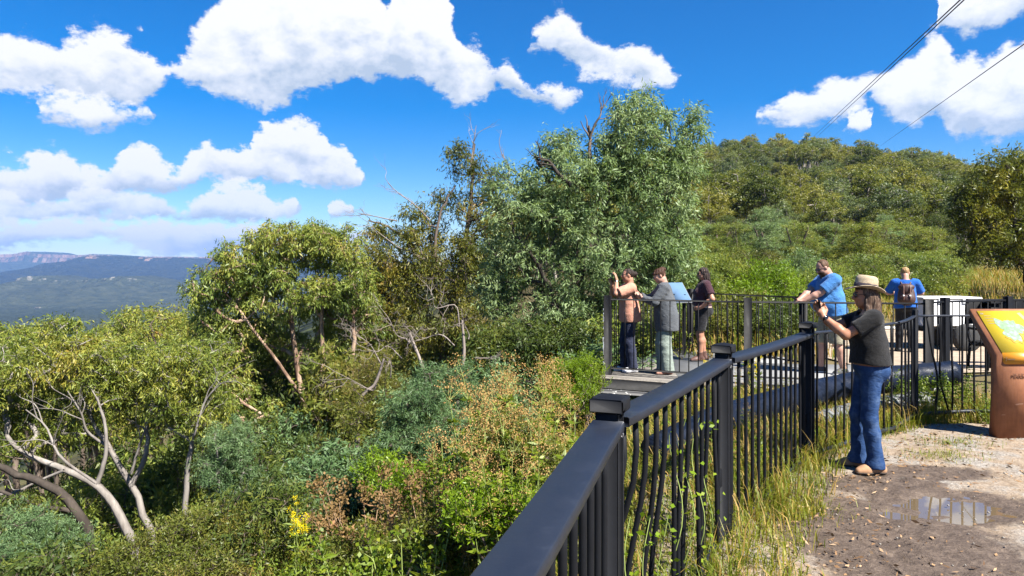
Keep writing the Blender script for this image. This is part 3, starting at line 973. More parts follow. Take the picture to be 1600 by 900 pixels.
plant('leaning_gum_tree', 'gum with an upright straight pale trunk and yellowish leaves', 'tree', bC,
      [([bC, at(289, 820, D1 + .3), at(291, 740, D1 + .3), at(302, 672, D1 + .3), at(296, 610, D1 + .3)], .075, .028),
       ([at(300, 690, D1 + .3), at(262, 665, D1 + .3), at(235, 640, D1 + .2)], .04, .015)],
      [cpx(285, 585, 58, 46, D1 + .3, 54), cpx(320, 640, 42, 36, D1 + .3, 28), cpx(262, 630, 40, 26, D1 + .2, 22), cpx(325, 560, 40, 40, D1 + 1, 26)],
      13, bark_grey, lf_olive, sigma=.28, twigs=9, per=14, L=.088, Wd=.021, droop=.75, up=.35, spacing=.24, vary=.5, group='gums with pale trunks on the near slope')
bD = foot(140, 13.0)
plant('dark_trunked_tree', 'dark crooked trunk arching out of the frame under the pale gums', 'tree', bD,
      [([bD, at(138, 860, 13), at(122, 800, 13), at(70, 755, 13), at(15, 738, 13), at(-60, 700, 13)], .11, .05),
       ([at(122, 800, 13), at(60, 790, 12.8), at(0, 768, 12.8), at(-40, 770, 12.8)], .05, .02)],
      [cpx(-60, 690, 50, 40, 13, 26), cpx(10, 800, 60, 28, 12.5, 18)], 14, bark_dark, lf_dark, sigma=.34, twigs=9, per=9, L=.12, Wd=.026, droop=.75, spacing=.15)


rng = np.random.default_rng(15)
for a_, b_, d_, lab_ in (((150, 755), (40, 640), 13.6, 'pale forked limb reaching up through the crown of the bent gum'), ((172, 700), (105, 610), 14.2, 'thin pale limb among the leaves above the blotched trunk'),
                    ((300, 690), (345, 600), 14.0, 'slim pale limb beside the upright trunk top'), ((100, 735), (-10, 770), 13.4, 'bleached dead limb hanging below the bent gum'), ((205, 740), (250, 610), 14.3, 'grey limb between the blotched and the upright trunks')):
    snag('gum_limb', lab_, 'branch', snag_paths(at(*a_, d_), at(*b_, d_ - .2), .032, rng, 2, 4, .5, .055), bark_grey)


# ---------------------------------------------------------------- generic gums of the wooded slopes
def generic(seed, h=8.0, spread=2.6, nst=2, crown_n=70, zlo=.58, zsp=.24, thick=.12, **kw):
    rng = np.random.default_rng(seed)
    tr, cr = [], []
    for q in range(nst):
        a = rng.random() * 6.28
        tx, ty = math.cos(a) * spread * .5, math.sin(a) * spread * .5
        tr.append(([(0, 0, -.6), (tx * .25, ty * .25, h * .3), (tx * .6, ty * .6, h * .6), (tx, ty, h * .86)], .024 * h / nst**.5, .006 * h))
    for q in range(5):
        a = q * 1.257 + rng.random() * .7
        rr = spread * (.45 + .25 * rng.random())
        cr.append(((math.cos(a) * rr, math.sin(a) * rr, h * (zlo + zsp * rng.random())), (spread * .5, spread * .5, h * thick), crown_n // 6))
    cr.append(((0, 0, h * .86), (spread * .55, spread * .55, h * .11), crown_n // 5))
    return tree_meshes(tr, cr, seed, **kw)


def joined(name, parts, bark, leaf):
    (TV, TF), (V, F) = parts
    fm = np.concatenate([np.zeros(sum(len(f) for f in TF), int), np.ones(len(F), int)])
    n = len(TV)
    # same corner count runs: keep the order of the face lists
    return mesh_np(name, np.vstack([TV, V]), TF + [F + n], [bark, leaf], fm=fm)


GEN = [generic(100 + s, 8, 2.5, 2, 100, sigma=.50, twigs=8, per=9, L=.17, Wd=.04, droop=.7, up=.35, spacing=.3, tip=.013) for s in range(3)]

GENR = [generic(140 + s, 8, 2.3, 3, 150, zlo=.30, zsp=.42, thick=.20, sigma=.50, twigs=9, per=11, L=.15, Wd=.042, droop=.5, up=.4, spacing=.38, tip=.012) for s in range(3)]


def place_gum(parts, label, x, y, top_z, leaf, bark, rz, group, wide=1.0, name='gum_tree'):
    z0 = gz1(x, y)
    s = max(.35, (top_z - z0) / 8.1)
    key = (id(parts), leaf.name, bark.name)
    if key not in PM:
        (TV, TF), (V, F) = parts
        PM[key] = (mesh_np('trunk', TV, TF, [bark], smooth=True), mesh_np('crown', V, [F], [leaf]))
    r = empty(name, (x, y, z0), rz)
    w = max(.5, min(s, 1.5)) * wide
    r.scale = (w, w, s)
    tag(r, label, 'tree', group)
    obj('trunk', PM[key][0], r); obj('crown', PM[key][1], r)
    return r


PM = {}
rng = np.random.default_rng(21)
CAN = [(28, 468, 30), (-30, 500, 25), (60, 520, 22), (120, 512, 27), (165, 505, 30), (205, 492, 28), (240, 455, 33), (215, 468, 38), (285, 458, 29), (300, 500, 24), (262, 520, 21), (160, 548, 19.5),
       (90, 556, 18.5), (20, 540, 20), (-70, 530, 20), (335, 520, 23), (370, 560, 25), (-60, 470, 36), (90, 500, 34), (150, 515, 38), (300, 480, 36), (330, 470, 40), (-110, 480, 42), (600, 540, 27), (560, 500, 30), (640, 470, 30), (545, 560, 24), (400, 520, 24), (455, 555, 23.5), (350, 500, 26), (495, 575, 23), (520, 530, 26), (430, 480, 28), (385, 590, 21.8), (600, 590, 25)]
for q, (px, py, d) in enumerate(CAN):
    x = at(px, 0, d)[0]
    py += 14 if 20 < px < 190 else 4
    place_gum(GEN[q % 3], 'olive crowned gum in the unbroken canopy that fills the slope below the lookout', x, d, at(px, py, d)[2], (lf_olive, lf_mid, lf_olive)[q % 3], bark_brown, rng.random() * 6.28, 'canopy gums on the slope below the lookout')

# ---------------------------------------------------------------- trees on the flat and the hill behind the deck
place_list = [
 (1185, 362, 44, lf_blue, 'greyish round gum at the hill foot above the bright bushes', 1.5), (1120, 372, 40, lf_mid, 'light green gum at the hill foot just right of the grey-green tree', 1.3),
 (1392, 342, 42, lf_mid, 'wide pale-topped gum at the hill foot above the straw hat', 1.9), (1295, 368, 38, lf_blue, 'narrow silvery gum at the hill foot above the blue shirt', 1.1),
 (1245, 385, 36, lf_mid, 'small green gum between two greyish ones at the hill foot', 1.2), (1455, 372, 38, lf_olive, 'olive gum at the hill foot beside the wide dark tree', 1.2),
 (1340, 385, 34, lf_olive, 'low olive gum in front of the wide pale-topped one', 1.2), (1080, 385, 36, lf_mid, 'gum half hidden behind the grey-green tree edge', 1.2)]
for q, (px, py, d, lf, lab, wd) in enumerate(place_list):
    place_gum(GENR[q % 3], lab, at(px, 0, d)[0], d, at(px, py, d)[2], lf, bark_brown, q * 1.3, 'gums at the foot of the hill', wd)

rng = np.random.default_rng(58)
n = 0
while n < 40:
    d = rng.uniform(33, 56); px = rng.uniform(1070, 1490)
    py = 412 - 92 * rng.random() ** 1.3 - (d - 33) * .3
    x = at(px, 0, d)[0]
    place_gum(GENR[n % 3], 'bushy gum among the thicket where the wooded hill begins', x, d, at(px, py, d)[2], (lf_mid, lf_blue, lf_hillgum, lf_dark)[n % 4], bark_brown, rng.random() * 6.28, 'gums in the thicket below the hill', rng.uniform(.8, 1.25))
    n += 1
DR = 25.0
bR = foot(1612, DR)
plant('spreading_gum_tree', 'wide dark spreading tree with yellow-green leaf tips beside the road', 'tree', bR,
      [([bR, at(1608, 420, DR), at(1590, 360, DR), at(1575, 300, DR), at(1580, 260, DR)], .2, .04), ([bR + (.4, 0, 0), at(1640, 380, DR), at(1660, 300, DR)], .14, .04),
       ([at(1608, 420, DR), at(1560, 385, DR), at(1515, 370, DR)], .08, .02)],
      [cpx(1560, 285, 55, 42, DR, 60), cpx(1605, 255, 50, 24, DR, 36), cpx(1525, 335, 40, 40, DR, 40), cpx(1600, 340, 80, 55, DR, 80), cpx(1510, 310, 18, 14, DR, 8), cpx(1540, 390, 50, 26, DR, 30), cpx(1610, 400, 60, 26, DR, 36), cpx(1680, 300, 60, 60, DR, 50)],
      51, bark_dark, lf_right, sigma=.42, twigs=9, per=12, L=.13, Wd=.034, droop=.45, up=.5, spacing=.34, vary=.5, tip=.012)

# hillside: shared meshes, every tree an object of its own; the far thin rest is one mass
HV = [generic(200 + s, 8, 2.2 + .4 * (s % 3), 1 + s % 2, 54, sigma=.62, twigs=9, per=13, L=.22, Wd=.085, droop=.3, up=.7, spacing=.7, tip=.03, tw_r=0, nside=4, flat=.5) for s in range(6)]
HL = [generic(200 + s, 8, 2.2 + .4 * (s % 3), 1 + s % 2, 44, sigma=.62, twigs=6, per=7, L=.40, Wd=.15, droop=.3, up=.7, spacing=.7, tip=.03, tw_r=0, nside=3, flat=.5) for s in range(6)]
bark_hill = barkmat('hill_gum_bark', [(.3, (.10, .085, .07)), (.6, (.26, .23, .20)), (.8, (.42, .38, .34))])
lf_hill2 = leafmat('hillside_grey_green_leaves', [(0, (.036, .050, .022)), (.5, (.085, .105, .045)), (1, (.13, .14, .06))], cscale=.25, obv=.6, clump=.45, warm=(1, 1, .95), bright=1.7)
HM = [joined('hillside_gum', HV[s], bark_hill, lf_hill if s % 3 != 1 else lf_hill2) for s in range(6)]
rng = np.random.default_rng(77)
pts = []
tries = 0
while len(pts) < 900 and tries < 90000:
    tries += 1
    d = 52 + 205 * rng.random() ** .75
    u = -.02 + .86 * rng.random()
    x = u * d
    if x > .78 * d + 5: continue
    mind = 2.3 + d * .0115
    if pts and np.min(np.hypot(np.array(pts)[:, 0] - x, np.array(pts)[:, 1] - d)) < mind: continue
    pts.append((x, d))
pts.sort(key=lambda p: p[1])
PA = np.array(pts)
ZA = gz(PA[:, 0], PA[:, 1])
# what shows largest: in frame and not behind the big trees near the deck
uu = PA[:, 0] / PA[:, 1]
vis = (uu > .235) & (uu < .74)
order = [i for i in np.argsort(PA[:, 1] + np.where(vis, 0, 1000))]
single = set(order[:285])
mass_V, mass_F, mass_m, off = [], [], [], 0
for i, (x, d) in enumerate(pts):
    s = (.48 + .62 * rng.random() ** 1.4) * (.95 if d < 120 else 1.05)
    rz = rng.random() * 6.28
    wd = s * (.85 + .4 * rng.random())
    if i in single:
        o = obj('hillside_gum', HM[i % 6], loc=(x, d, float(ZA[i]) - .2))
        o.rotation_euler = (0, 0, rz); o.scale = (wd, wd, s)
        tag(o, 'gum tree in the forest covering the hillside behind the deck', 'tree', 'gums on the hillside')
    else:
        (TV, TF), (V, F) = HL[i % 6]
        AV = np.vstack([TV, V]) * (wd, wd, s)
        c_, s_ = math.cos(rz), math.sin(rz)
        AV = AV @ np.array([[c_, s_, 0], [-s_, c_, 0], [0, 0, 1]]) + (x, d, float(ZA[i]) - .2)
        TQ = np.concatenate([f for f in TF if f.shape[1] == 4])
        mass_V.append(AV); mass_F += [TQ + off, F + len(TV) + off]; mass_m += [np.zeros(len(TQ), int), np.ones(len(F), int)]
        off += len(AV)
fm = np.concatenate(mass_m)
tag(obj('forest', mesh_np('forest', np.concatenate(mass_V), [np.concatenate(mass_F)], [bark_hill, lf_hill], fm=fm)), kind='stuff')


# ---------------------------------------------------------------- shrubs
def shrub(name, label, px, d, crowns, seed, bark, leaf, nst=6, group=None, r=.018, base=None, **kw):
    b = foot(px, d, -.05) if base is None else np.asarray(base, float)
    rng = np.random.default_rng(seed)
    tr = []
    for q in range(nst):
        c, rr, _ = crowns[q % len(crowns)]
        e = np.asarray(c) + rng.normal(size=3) * np.asarray(rr) * .45
        s0 = b + (rng.normal() * .12, rng.normal() * .12, 0)
        tr.append(([s0, s0 * .6 + e * .4 + rng.normal(size=3) * .06 + (0, 0, .06), e], r, r * .4))
    kw = dict(dict(sigma=.22, twigs=8, per=10, L=.07, Wd=.018, droop=.3, up=.4, spacing=.08, tip=.004, seg=.25, tw_r=.002, nside=4), **kw)
    return plant(name, label, 'shrub', b, tr, crowns, seed, bark, leaf, group, ('stems', 'leaves'), **kw)


WT = dict(sigma=.24, twigs=9, per=26, L=.055, Wd=.010, droop=.35, up=.25, jitter=.10, flat=.7)
shrub('wattle_shrub', 'feathery blue-green wattle shrub spreading low under the dead-twig trees', 690, 8.8,
      [cpx(650, 640, 50, 42, 8.8, 40), cpx(715, 690, 60, 45, 8.4, 50), cpx(620, 695, 42, 32, 8.6, 30), cpx(760, 650, 40, 40, 9.2, 26), cpx(690, 600, 60, 30, 9.8, 30)], 61, bark_brown, lf_wattle, **WT)
shrub('wattle_sapling', 'soft blue-green wattle sapling standing beside the upright pale trunk', 365, 12.3,
      [cpx(362, 690, 32, 30, 12.3, 26), cpx(350, 735, 46, 40, 12.3, 44), cpx(385, 760, 36, 30, 12.3, 26)], 62, bark_grey, lf_wattle, nst=3, r=.035, **WT)
shrub('grey_green_shrub', 'broad grey-green shrub in the middle of the slope below the rounded gum', 520, 10.2,
      [cpx(520, 745, 60, 40, 10.2, 46), cpx(470, 765, 50, 35, 10, 34), cpx(570, 770, 45, 40, 10, 34), cpx(500, 790, 50, 25, 9.7, 24)], 63, bark_brown, lf_wattle, sigma=.26, twigs=9, per=12, L=.09, Wd=.024, droop=.4)
shrub('rust_tinged_bush', 'dense olive bush with rust coloured tips at the foot of the slope', 300, 8.6,
      [cpx(300, 850, 80, 40, 8.6, 70), cpx(215, 885, 60, 30, 8.4, 46), cpx(385, 850, 50, 40, 8.6, 44), cpx(330, 900, 90, 30, 8.0, 50), cpx(350, 815, 40, 26, 9, 26)], 64, bark_brown, lf_rust, sigma=.2, twigs=9, per=16, L=.045, Wd=.013, droop=.0, up=.7)
shrub('upright_green_bush', 'bright green bush of upright brushy stems beside the deck corner', 895, 10.4,
      [cpx(880, 605, 32, 30, 10.4, 40), cpx(915, 600, 28, 34, 10.5, 40), cpx(900, 635, 40, 26, 10.2, 34)], 65, bark_brown, lf_bright, sigma=.24, twigs=9, per=30, L=.035, Wd=.008, droop=-.4, up=1.6, jitter=.04, flat=.5)
shrub('wattle_shrub', 'blue-green wattle shrub at the bottom corner under the dark crooked trunk', 45, 11.2,
      [cpx(40, 830, 60, 40, 11.2, 44), cpx(100, 850, 45, 36, 11, 30), cpx(10, 880, 50, 30, 10.6, 30)], 66, bark_brown, lf_wattle, **WT)
shrub('rust_tinged_bush', 'small tan and rust bush against the bottom edge under the blue-green wattle', 60, 9.3,
      [cpx(80, 898, 60, 24, 9.3, 34), cpx(20, 915, 50, 26, 9, 24)], 67, bark_brown, lf_rust, sigma=.2, twigs=9, per=16, L=.045, Wd=.013, droop=.0, up=.7)
shrub('leafy_green_shrub', 'yellow-green shrub in full sun between the wattle and the dry thistles', 650, 7.2,
      [cpx(640, 760, 55, 30, 7.2, 40), cpx(590, 740, 40, 26, 7.6, 26), cpx(700, 770, 50, 26, 7.0, 30)], 68, bark_brown, lf_bright, sigma=.17, twigs=8, per=12, L=.04, Wd=.014, droop=.0, up=.6)
shrub('tea_tree_shrub', 'yellow-brown fine leaved shrub below the sparse gum', 598, 13.2,
      [cpx(590, 590, 40, 40, 13.2, 40), cpx(630, 620, 35, 30, 13, 26), cpx(560, 640, 40, 40, 12.6, 34)], 69, bark_brown, lf_rust, sigma=.26, twigs=9, per=16, L=.05, Wd=.013, droop=.1, up=.6)
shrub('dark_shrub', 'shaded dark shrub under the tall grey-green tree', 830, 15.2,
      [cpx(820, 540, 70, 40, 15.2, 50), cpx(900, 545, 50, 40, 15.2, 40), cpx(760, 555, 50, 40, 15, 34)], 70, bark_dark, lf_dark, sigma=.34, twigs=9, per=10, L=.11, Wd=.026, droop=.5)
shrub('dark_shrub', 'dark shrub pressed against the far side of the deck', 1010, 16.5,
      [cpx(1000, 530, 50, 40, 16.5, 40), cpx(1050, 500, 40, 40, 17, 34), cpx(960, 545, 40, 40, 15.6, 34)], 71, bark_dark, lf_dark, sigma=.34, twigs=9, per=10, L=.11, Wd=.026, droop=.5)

# bright bushes behind the far rail
for q, (px, py, d, rx, ry, lf, lab) in enumerate([
    (1195, 448, 19.5, 52, 34, lf_bright, 'large bright green bush behind the far rail with a dark hollow beneath'),
    (1128, 440, 20.5, 40, 30, lf_olive, 'yellowish bush behind the woman in the dark top'),
    (1285, 455, 20, 36, 28, lf_mid, 'mid green bush behind the man in the blue shirt'),
    (1345, 432, 25, 44, 34, lf_mid, 'tall soft green bush behind the straw hat'),
    (1435, 436, 25, 62, 36, lf_mid, 'long green bush behind the person with the backpack'),
    (1250, 425, 27, 40, 30, lf_blue, 'greyish bush behind the bright green ones'),
    (1090, 455, 19, 36, 34, lf_mid, 'green bush beside the blue information board'),
    (1160, 500, 15.6, 50, 30, lf_rust, 'brownish bush right against the back of the far rail'),
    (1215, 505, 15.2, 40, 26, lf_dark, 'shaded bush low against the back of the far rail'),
    (1110, 505, 16.2, 36, 30, lf_rust, 'brownish bush behind the legs of the woman in shorts')]):
    shrub('roadside_bush', lab, px, d, [cpx(px, py, rx, ry, d, 60), cpx(px - rx * .5, py + ry * .6, rx * .7, ry * .6, d - .6, 30), cpx(px + rx * .5, py + ry * .5, rx * .7, ry * .7, d - .4, 30)], 300 + q, bark_brown, lf,
          group='bushes beyond the far rail', sigma=.40, twigs=9, per=14, L=.10, Wd=.022, droop=.1, up=.8, r=.03)

# understorey that closes the slope: three shared bushes
UB = []
for q, lf in enumerate((lf_mid, lf_rust, lf_dark, lf_wattle)):
    cr = [((0, 0, .75), (.75, .75, .5), 44), ((.5, .2, .5), (.5, .5, .35), 20), ((-.4, -.3, .45), (.5, .5, .35), 20)]
    rg = np.random.default_rng(400 + q)
    tr = [([(0, 0, -.2), (rg.normal() * .2, rg.normal() * .2, .35), (rg.normal() * .45, rg.normal() * .45, .9)], .02, .008) for _ in range(5)]
    (TV, TF), (V, F) = tree_meshes(tr, cr, 400 + q, sigma=.28, twigs=8, per=11, L=.085, Wd=.024, droop=.3, up=.5, spacing=.1, tip=.005, tw_r=.002, nside=4)
    UB.append((mesh_np('stems', TV, TF, [bark_brown], smooth=True), mesh_np('leaves', V, [F], [lf])))
rng = np.random.default_rng(91)
n = 0
while n < 74:
    px = rng.uniform(-40, 1000); d = rng.uniform(8.5, 23)
    x = at(px, 0, d)[0]
    if interp(d, EY, EX) - x < .7: continue
    if px > 560 and d < 11: continue
    if 100 < px < 430 and d < 15.2: continue
    q = int(rng.integers(0, 4))
    r = empty('understorey_bush', (x, d, gz1(x, d) - .1), rng.random() * 6.28)
    s = rng.uniform(.7, 1.35)
    r.scale = (s, s, s * rng.uniform(.8, 1.3))
    tag(r, 'low bush in the tangled undergrowth between the gum trunks on the slope', 'shrub', 'undergrowth bushes on the slope')
    obj('stems', UB[q][0], r); obj('leaves', UB[q][1], r)
    n += 1

# shade bushes behind the pale trunks, and the thicket at the hill foot
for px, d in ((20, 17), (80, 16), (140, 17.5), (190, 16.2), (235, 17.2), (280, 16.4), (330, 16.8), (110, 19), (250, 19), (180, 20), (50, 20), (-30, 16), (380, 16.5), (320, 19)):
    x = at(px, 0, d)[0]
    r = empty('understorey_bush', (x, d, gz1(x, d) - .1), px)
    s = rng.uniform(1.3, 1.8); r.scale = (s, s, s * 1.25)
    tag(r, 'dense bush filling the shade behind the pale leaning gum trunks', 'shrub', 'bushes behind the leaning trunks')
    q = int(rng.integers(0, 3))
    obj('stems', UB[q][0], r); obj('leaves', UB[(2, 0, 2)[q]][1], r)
TB = []
for q, lf in enumerate((lf_mid, lf_hillgum, lf_mid, lf_blue)):
    cr = [((0, 0, .8), (.8, .8, .45), 60), ((.6, .2, .6), (.5, .5, .35), 26), ((-.5, -.4, .55), (.5, .5, .35), 26)]
    tr_ = [([(0, 0, -.3), (.1 * k, -.1 * k, .35), (.3 * k - .5, .4 - .25 * k, .9)], .02, .008) for k in range(4)]
    (TV, TF), (V, F) = tree_meshes(tr_, cr, 450 + q, sigma=.24, twigs=9, per=13, L=.05, Wd=.016, droop=.3, up=.6, spacing=.14, tip=.005, tw_r=0, nside=4)
    TB.append((mesh_np('stems', TV, TF, [bark_brown], smooth=True), mesh_np('leaves', V, [F], [lf])))
n = 0
while n < 60:
    d = rng.uniform(26, 48); x = d * rng.uniform(.19, .64)
    r = empty('thicket_bush', (x, d, gz1(x, d) - .2), rng.random() * 6.28)
    s = rng.uniform(1.0, 1.8); r.scale = (s, s, s * rng.uniform(.6, 1.0))
    tag(r, 'rounded bush in the green thicket at the foot of the wooded hill', 'shrub', 'thicket bushes at the foot of the hill')
    q = int(rng.integers(0, 4))
    obj('stems', TB[q][0], r); obj('leaves', TB[q][1], r)
    n += 1
for px, d in ((440, 21), (490, 23), (540, 22), (590, 24), (630, 22.5), (670, 25), (560, 26), (610, 20.5), (460, 25), (520, 27), (650, 28), (700, 24), (580, 29), (740, 22), (640, 19), (560, 18.5), (505, 24.5), (600, 27)):
    x = at(px, 0, d)[0]
    r = empty('understorey_bush', (x, d, gz1(x, d) - .1), px)
    s = rng.uniform(1.4, 2.0); r.scale = (s, s, s * 1.3)
    tag(r, 'bush closing the hollow between the rounded gum and the sparse gum', 'shrub', 'bushes between the rounded and the sparse gum')
    q = int(rng.integers(0, 3))
    obj('stems', UB[q][0], r); obj('leaves', UB[q][1], r)
# green and orange tipped bushes left of the rail
for q, (px, py, d, rx, ry, lab) in enumerate([(800, 700, 5.4, 60, 40, 'olive bush with orange tips under the tan seed heads beside the rail'), (690, 830, 5.2, 70, 40, 'dense olive bush with orange tips low beside the rail'),
                                  (560, 860, 6.0, 60, 36, 'small orange tipped bush among the dry thistles'), (770, 790, 4.6, 60, 36, 'yellowish bush pressed close to the wide handrail')]):
    shrub('rust_tinged_bush' if q != 3 else 'leafy_green_shrub', lab, px, d, [cpx(px, py, rx, ry, d, 44), cpx(px - rx * .6, py + ry * .6, rx * .6, ry * .6, d - .2, 22), cpx(px + rx * .6, py + ry * .5, rx * .6, ry * .6, d - .2, 22)],
          700 + q, bark_brown, (lf_rust, lf_rust, lf_rust, lf_bright)[q], sigma=.13, twigs=8, per=14, L=.034, Wd=.011, droop=.0, up=.7, spacing=.05)

# bare twiggy shrubs
for a_, b_, lab in (((672, 640), (640, 520), 'thin dead sapling leaning over with a fan of grey twigs'), ((716, 610), (722, 500), 'upright dead sapling with fine grey twigs next to the leaning one'),
                    ((560, 640), (600, 560), 'low dead shrub of bleached twigs below the sparse gum')):
    b0 = foot(a_[0], 12.6)
    snag('dead_sapling', lab, 'dead shrub', [(smooth_path([b0, at(*a_, 12.6), at((a_[0] + b_[0]) / 2 + 6, (a_[1] + b_[1]) / 2, 12.6), at(*b_, 12.6)], 12), np.linspace(.055, .02, 12))]
         + sum([snag_paths(at(b_[0] + dx, b_[1] + 40 + dy, 12.6), at(b_[0] + dx * 4 - 30, b_[1] + dy * 2 + 20, 12.3), .012, rng, 2, 6, .7, .12) for dx, dy in ((-12, 0), (10, -10), (-4, -30), (20, 20))], []), twig_grey, n=4)
# ================================================================ grass, weeds, litter
gr_green = leafmat('green_grass', [(0, (.06, .10, .015)), (.4, (.12, .17, .025)), (.75, (.20, .22, .04)), (1, (.36, .29, .10))], rough=.5, clump=.45, cscale=1.6)
gr_dry = leafmat('dry_straw_grass', [(0, (.12, .10, .03)), (.4, (.25, .19, .065)), (.75, (.36, .28, .115)), (1, (.18, .19, .04))], rough=.6, clump=.35, cscale=2)
weed_leaf = leafmat('weed_leaves', [(0, (.06, .11, .02)), (.5, (.13, .20, .03)), (1, (.26, .30, .05))], clump=.4, cscale=3)
tan_puff = leafmat('tan_seed_heads', [(0, (.22, .15, .065)), (.5, (.36, .26, .13)), (1, (.48, .38, .22))], rough=.9, spec=.05, clump=.4, cscale=4)
brown_puff = leafmat('brown_dry_thistle', [(0, (.11, .08, .04)), (.5, (.21, .155, .085)), (1, (.31, .24, .14))], rough=.9, spec=.05, clump=.4, cscale=4)
yel_flower = leafmat('yellow_flowers', [(0, (.55, .48, .02)), (1, (.75, .70, .05))], rough=.7)
straw_stem = mat('straw_stem', (.34, .27, .13), .8, .3, 5)
green_stem = mat('green_stem', (.20, .25, .06), .7, .3, 5)


def blades(xy, zb, h, w, rng, lean=.45):
    """bent grass blades: two faces each"""
    n = len(xy)
    a = rng.random(n) * 6.28
    b = np.stack([np.cos(a), np.sin(a), np.zeros(n)], -1)
    s = np.stack([-np.sin(a), np.cos(a), np.zeros(n)], -1) * (w / 2)[:, None]
    ln = (rng.random(n) * lean + .08)[:, None]
    p0 = np.column_stack([xy, zb])
    up = np.array([0, 0, 1.0])
    hh = h[:, None]
    p1 = p0 + up * hh * .55 + b * hh * ln * .35
    p2 = p0 + up * hh * (1 - .35 * ln) + b * hh * ln * 1.2
    V = np.stack([p0 - s, p0 + s, p1 + s * .8, p1 - s * .8, p2], 1).reshape(-1, 3)
    q = np.arange(n)[:, None] * 5
    return V, [q + np.array([[0, 1, 2, 3]]), q + np.array([[3, 2, 4]])]


def scatter(n, xr, yr, dens, rng):
    out = np.zeros((0, 2))
    while len(out) < n:
        p = np.stack([rng.uniform(*xr, n), rng.uniform(*yr, n)], -1)
        k = rng.random(n) < dens(p[:, 0], p[:, 1])
        out = np.vstack([out, p[k]])
    return out[:n]


FENCE = np.array([(-.56, -.55), (-.183, .72), (.364, 2.62), (1.34, 4.46), (2.67, 6.35), (4.05, 7.38), (4.5, 7.86), (6.4, 8.15)])


def fence_off(x, y):
    """signed distance from the near fence, positive on the slope side"""
    best = np.full(np.shape(x), 1e9); sg = np.ones(np.shape(x))
    for a, b in zip(FENCE[:-1], FENCE[1:]):
        d = b - a; L2 = d @ d
        tt = np.clip(((x - a[0]) * d[0] + (y - a[1]) * d[1]) / L2, 0, 1)
        ex, ey = x - a[0] - tt * d[0], y - a[1] - tt * d[1]
        q = np.hypot(ex, ey)
        k = q < best
        best = np.where(k, q, best)
        sg = np.where(k, np.sign(d[0] * ey - d[1] * ex), sg)
    return best * sg


rng = np.random.default_rng(3)


def zpath(x, y): return np.where(fence_off(x, y) < .0, -.02, gz(x, y))


def dens1(x, y):
    f = fence_off(x, y)
    lump = fbm(x * 1.8, y * 1.8, o=3)
    rag = (fbm(x * 3 + 40, y * 3, o=3) - .5) * .9
    side = np.interp(y, [1, 2.5, 3.5, 5, 6, 6.6, 7.2, 8.2], [.75, .72, .62, .42, .26, .10, .06, .25])
    near = sstep(-side - .1, -side + .15, f + rag * side)
    return near * (1 - sstep(1.6, 3.4, f)) * np.clip(.2 + 1.6 * lump - .3, 0, 1)


for nm, n, mt, hr, pw in (('grass', 40000, gr_green, (.05, .27), 1.6), ('dry_grass', 6500, gr_dry, (.08, .36), 1.8)):
    xy = scatter(n, (-.6, 6.6), (1.3, 8.6), dens1, rng)
    f = fence_off(xy[:, 0], xy[:, 1])
    h = (hr[0] + (hr[1] - hr[0]) * rng.random(n) ** pw) * np.where(f < -.2, .75, 1.15)
    V, F = blades(xy, np.where(f < 0, np.maximum(gz(xy[:, 0], xy[:, 1]), -.06), gz(xy[:, 0], xy[:, 1])) - .02, h, .004 + .006 * rng.random(n), rng, .9)
    tag(obj(nm, mesh_np(nm, V, F, [mt])), kind='stuff')


def dens2(x, y):
    s = interp(y, EY, EX) - x
    return sstep(-.1, .5, s) * np.clip(fbm(x * .9 + 7, y * .9, o=3) * 2.2 - .55, 0, 1) * (np.abs(x / y + .05) < .95) * np.clip(5.0 / y, 0, 1)


for nm, n, mt, hr in (('grass', 34000, gr_green, (.08, .38)), ('dry_grass', 7000, gr_dry, (.08, .45))):
    xy = scatter(n, (-10, 1.6), (1.2, 13), dens2, rng)
    V, F = blades(xy, gz(xy[:, 0], xy[:, 1]) - .02, hr[0] + (hr[1] - hr[0]) * rng.random(n) ** 1.6, .005 + .009 * rng.random(n), rng, .9)
    tag(obj(nm, mesh_np(nm, V, F, [mt])), kind='stuff')


def dens4(x, y):
    return (fence_off(x, y) > .15) * (y < 10.6 - .30 * (x - 1.0)) * np.clip(fbm(x * 1.4, y * 1.4 + 9, o=3) * 2.2 - .45, 0, 1)


for nm, n, mt, hr in (('grass', 14000, gr_green, (.06, .26)), ('dry_grass', 6000, gr_dry, (.08, .34))):
    xy = scatter(n, (.6, 6.2), (5.0, 10.6), dens4, rng)
    V, F = blades(xy, gz(xy[:, 0], xy[:, 1]) - .02, hr[0] + (hr[1] - hr[0]) * rng.random(n) ** 1.7, .006 + .009 * rng.random(n), rng, .9)
    tag(obj(nm, mesh_np(nm, V, F, [mt])), kind='stuff')


# verge and bank behind the far fences
def dens3(x, y):
    return np.clip(fbm(x * .5, y * .5) * 2 - .4, 0, 1) * (x / y > .2) * (x / y < .8) * ~((y > 11.2 + .1 * (x - 7)) & (y < 19 + .3 * (x - 7)) & (x > 6.2))


for nm, n, mt in (('grass', 14000, gr_green), ('dry_grass', 16000, gr_dry)):
    xy = scatter(n, (2.5, 32), (13, 42), dens3, rng)
    V, F = blades(xy, gz(xy[:, 0], xy[:, 1]) - .03, .2 + .5 * rng.random(n), .014 + .02 * rng.random(n), rng, .8)
    tag(obj(nm, mesh_np(nm, V, F, [mt])), kind='stuff')

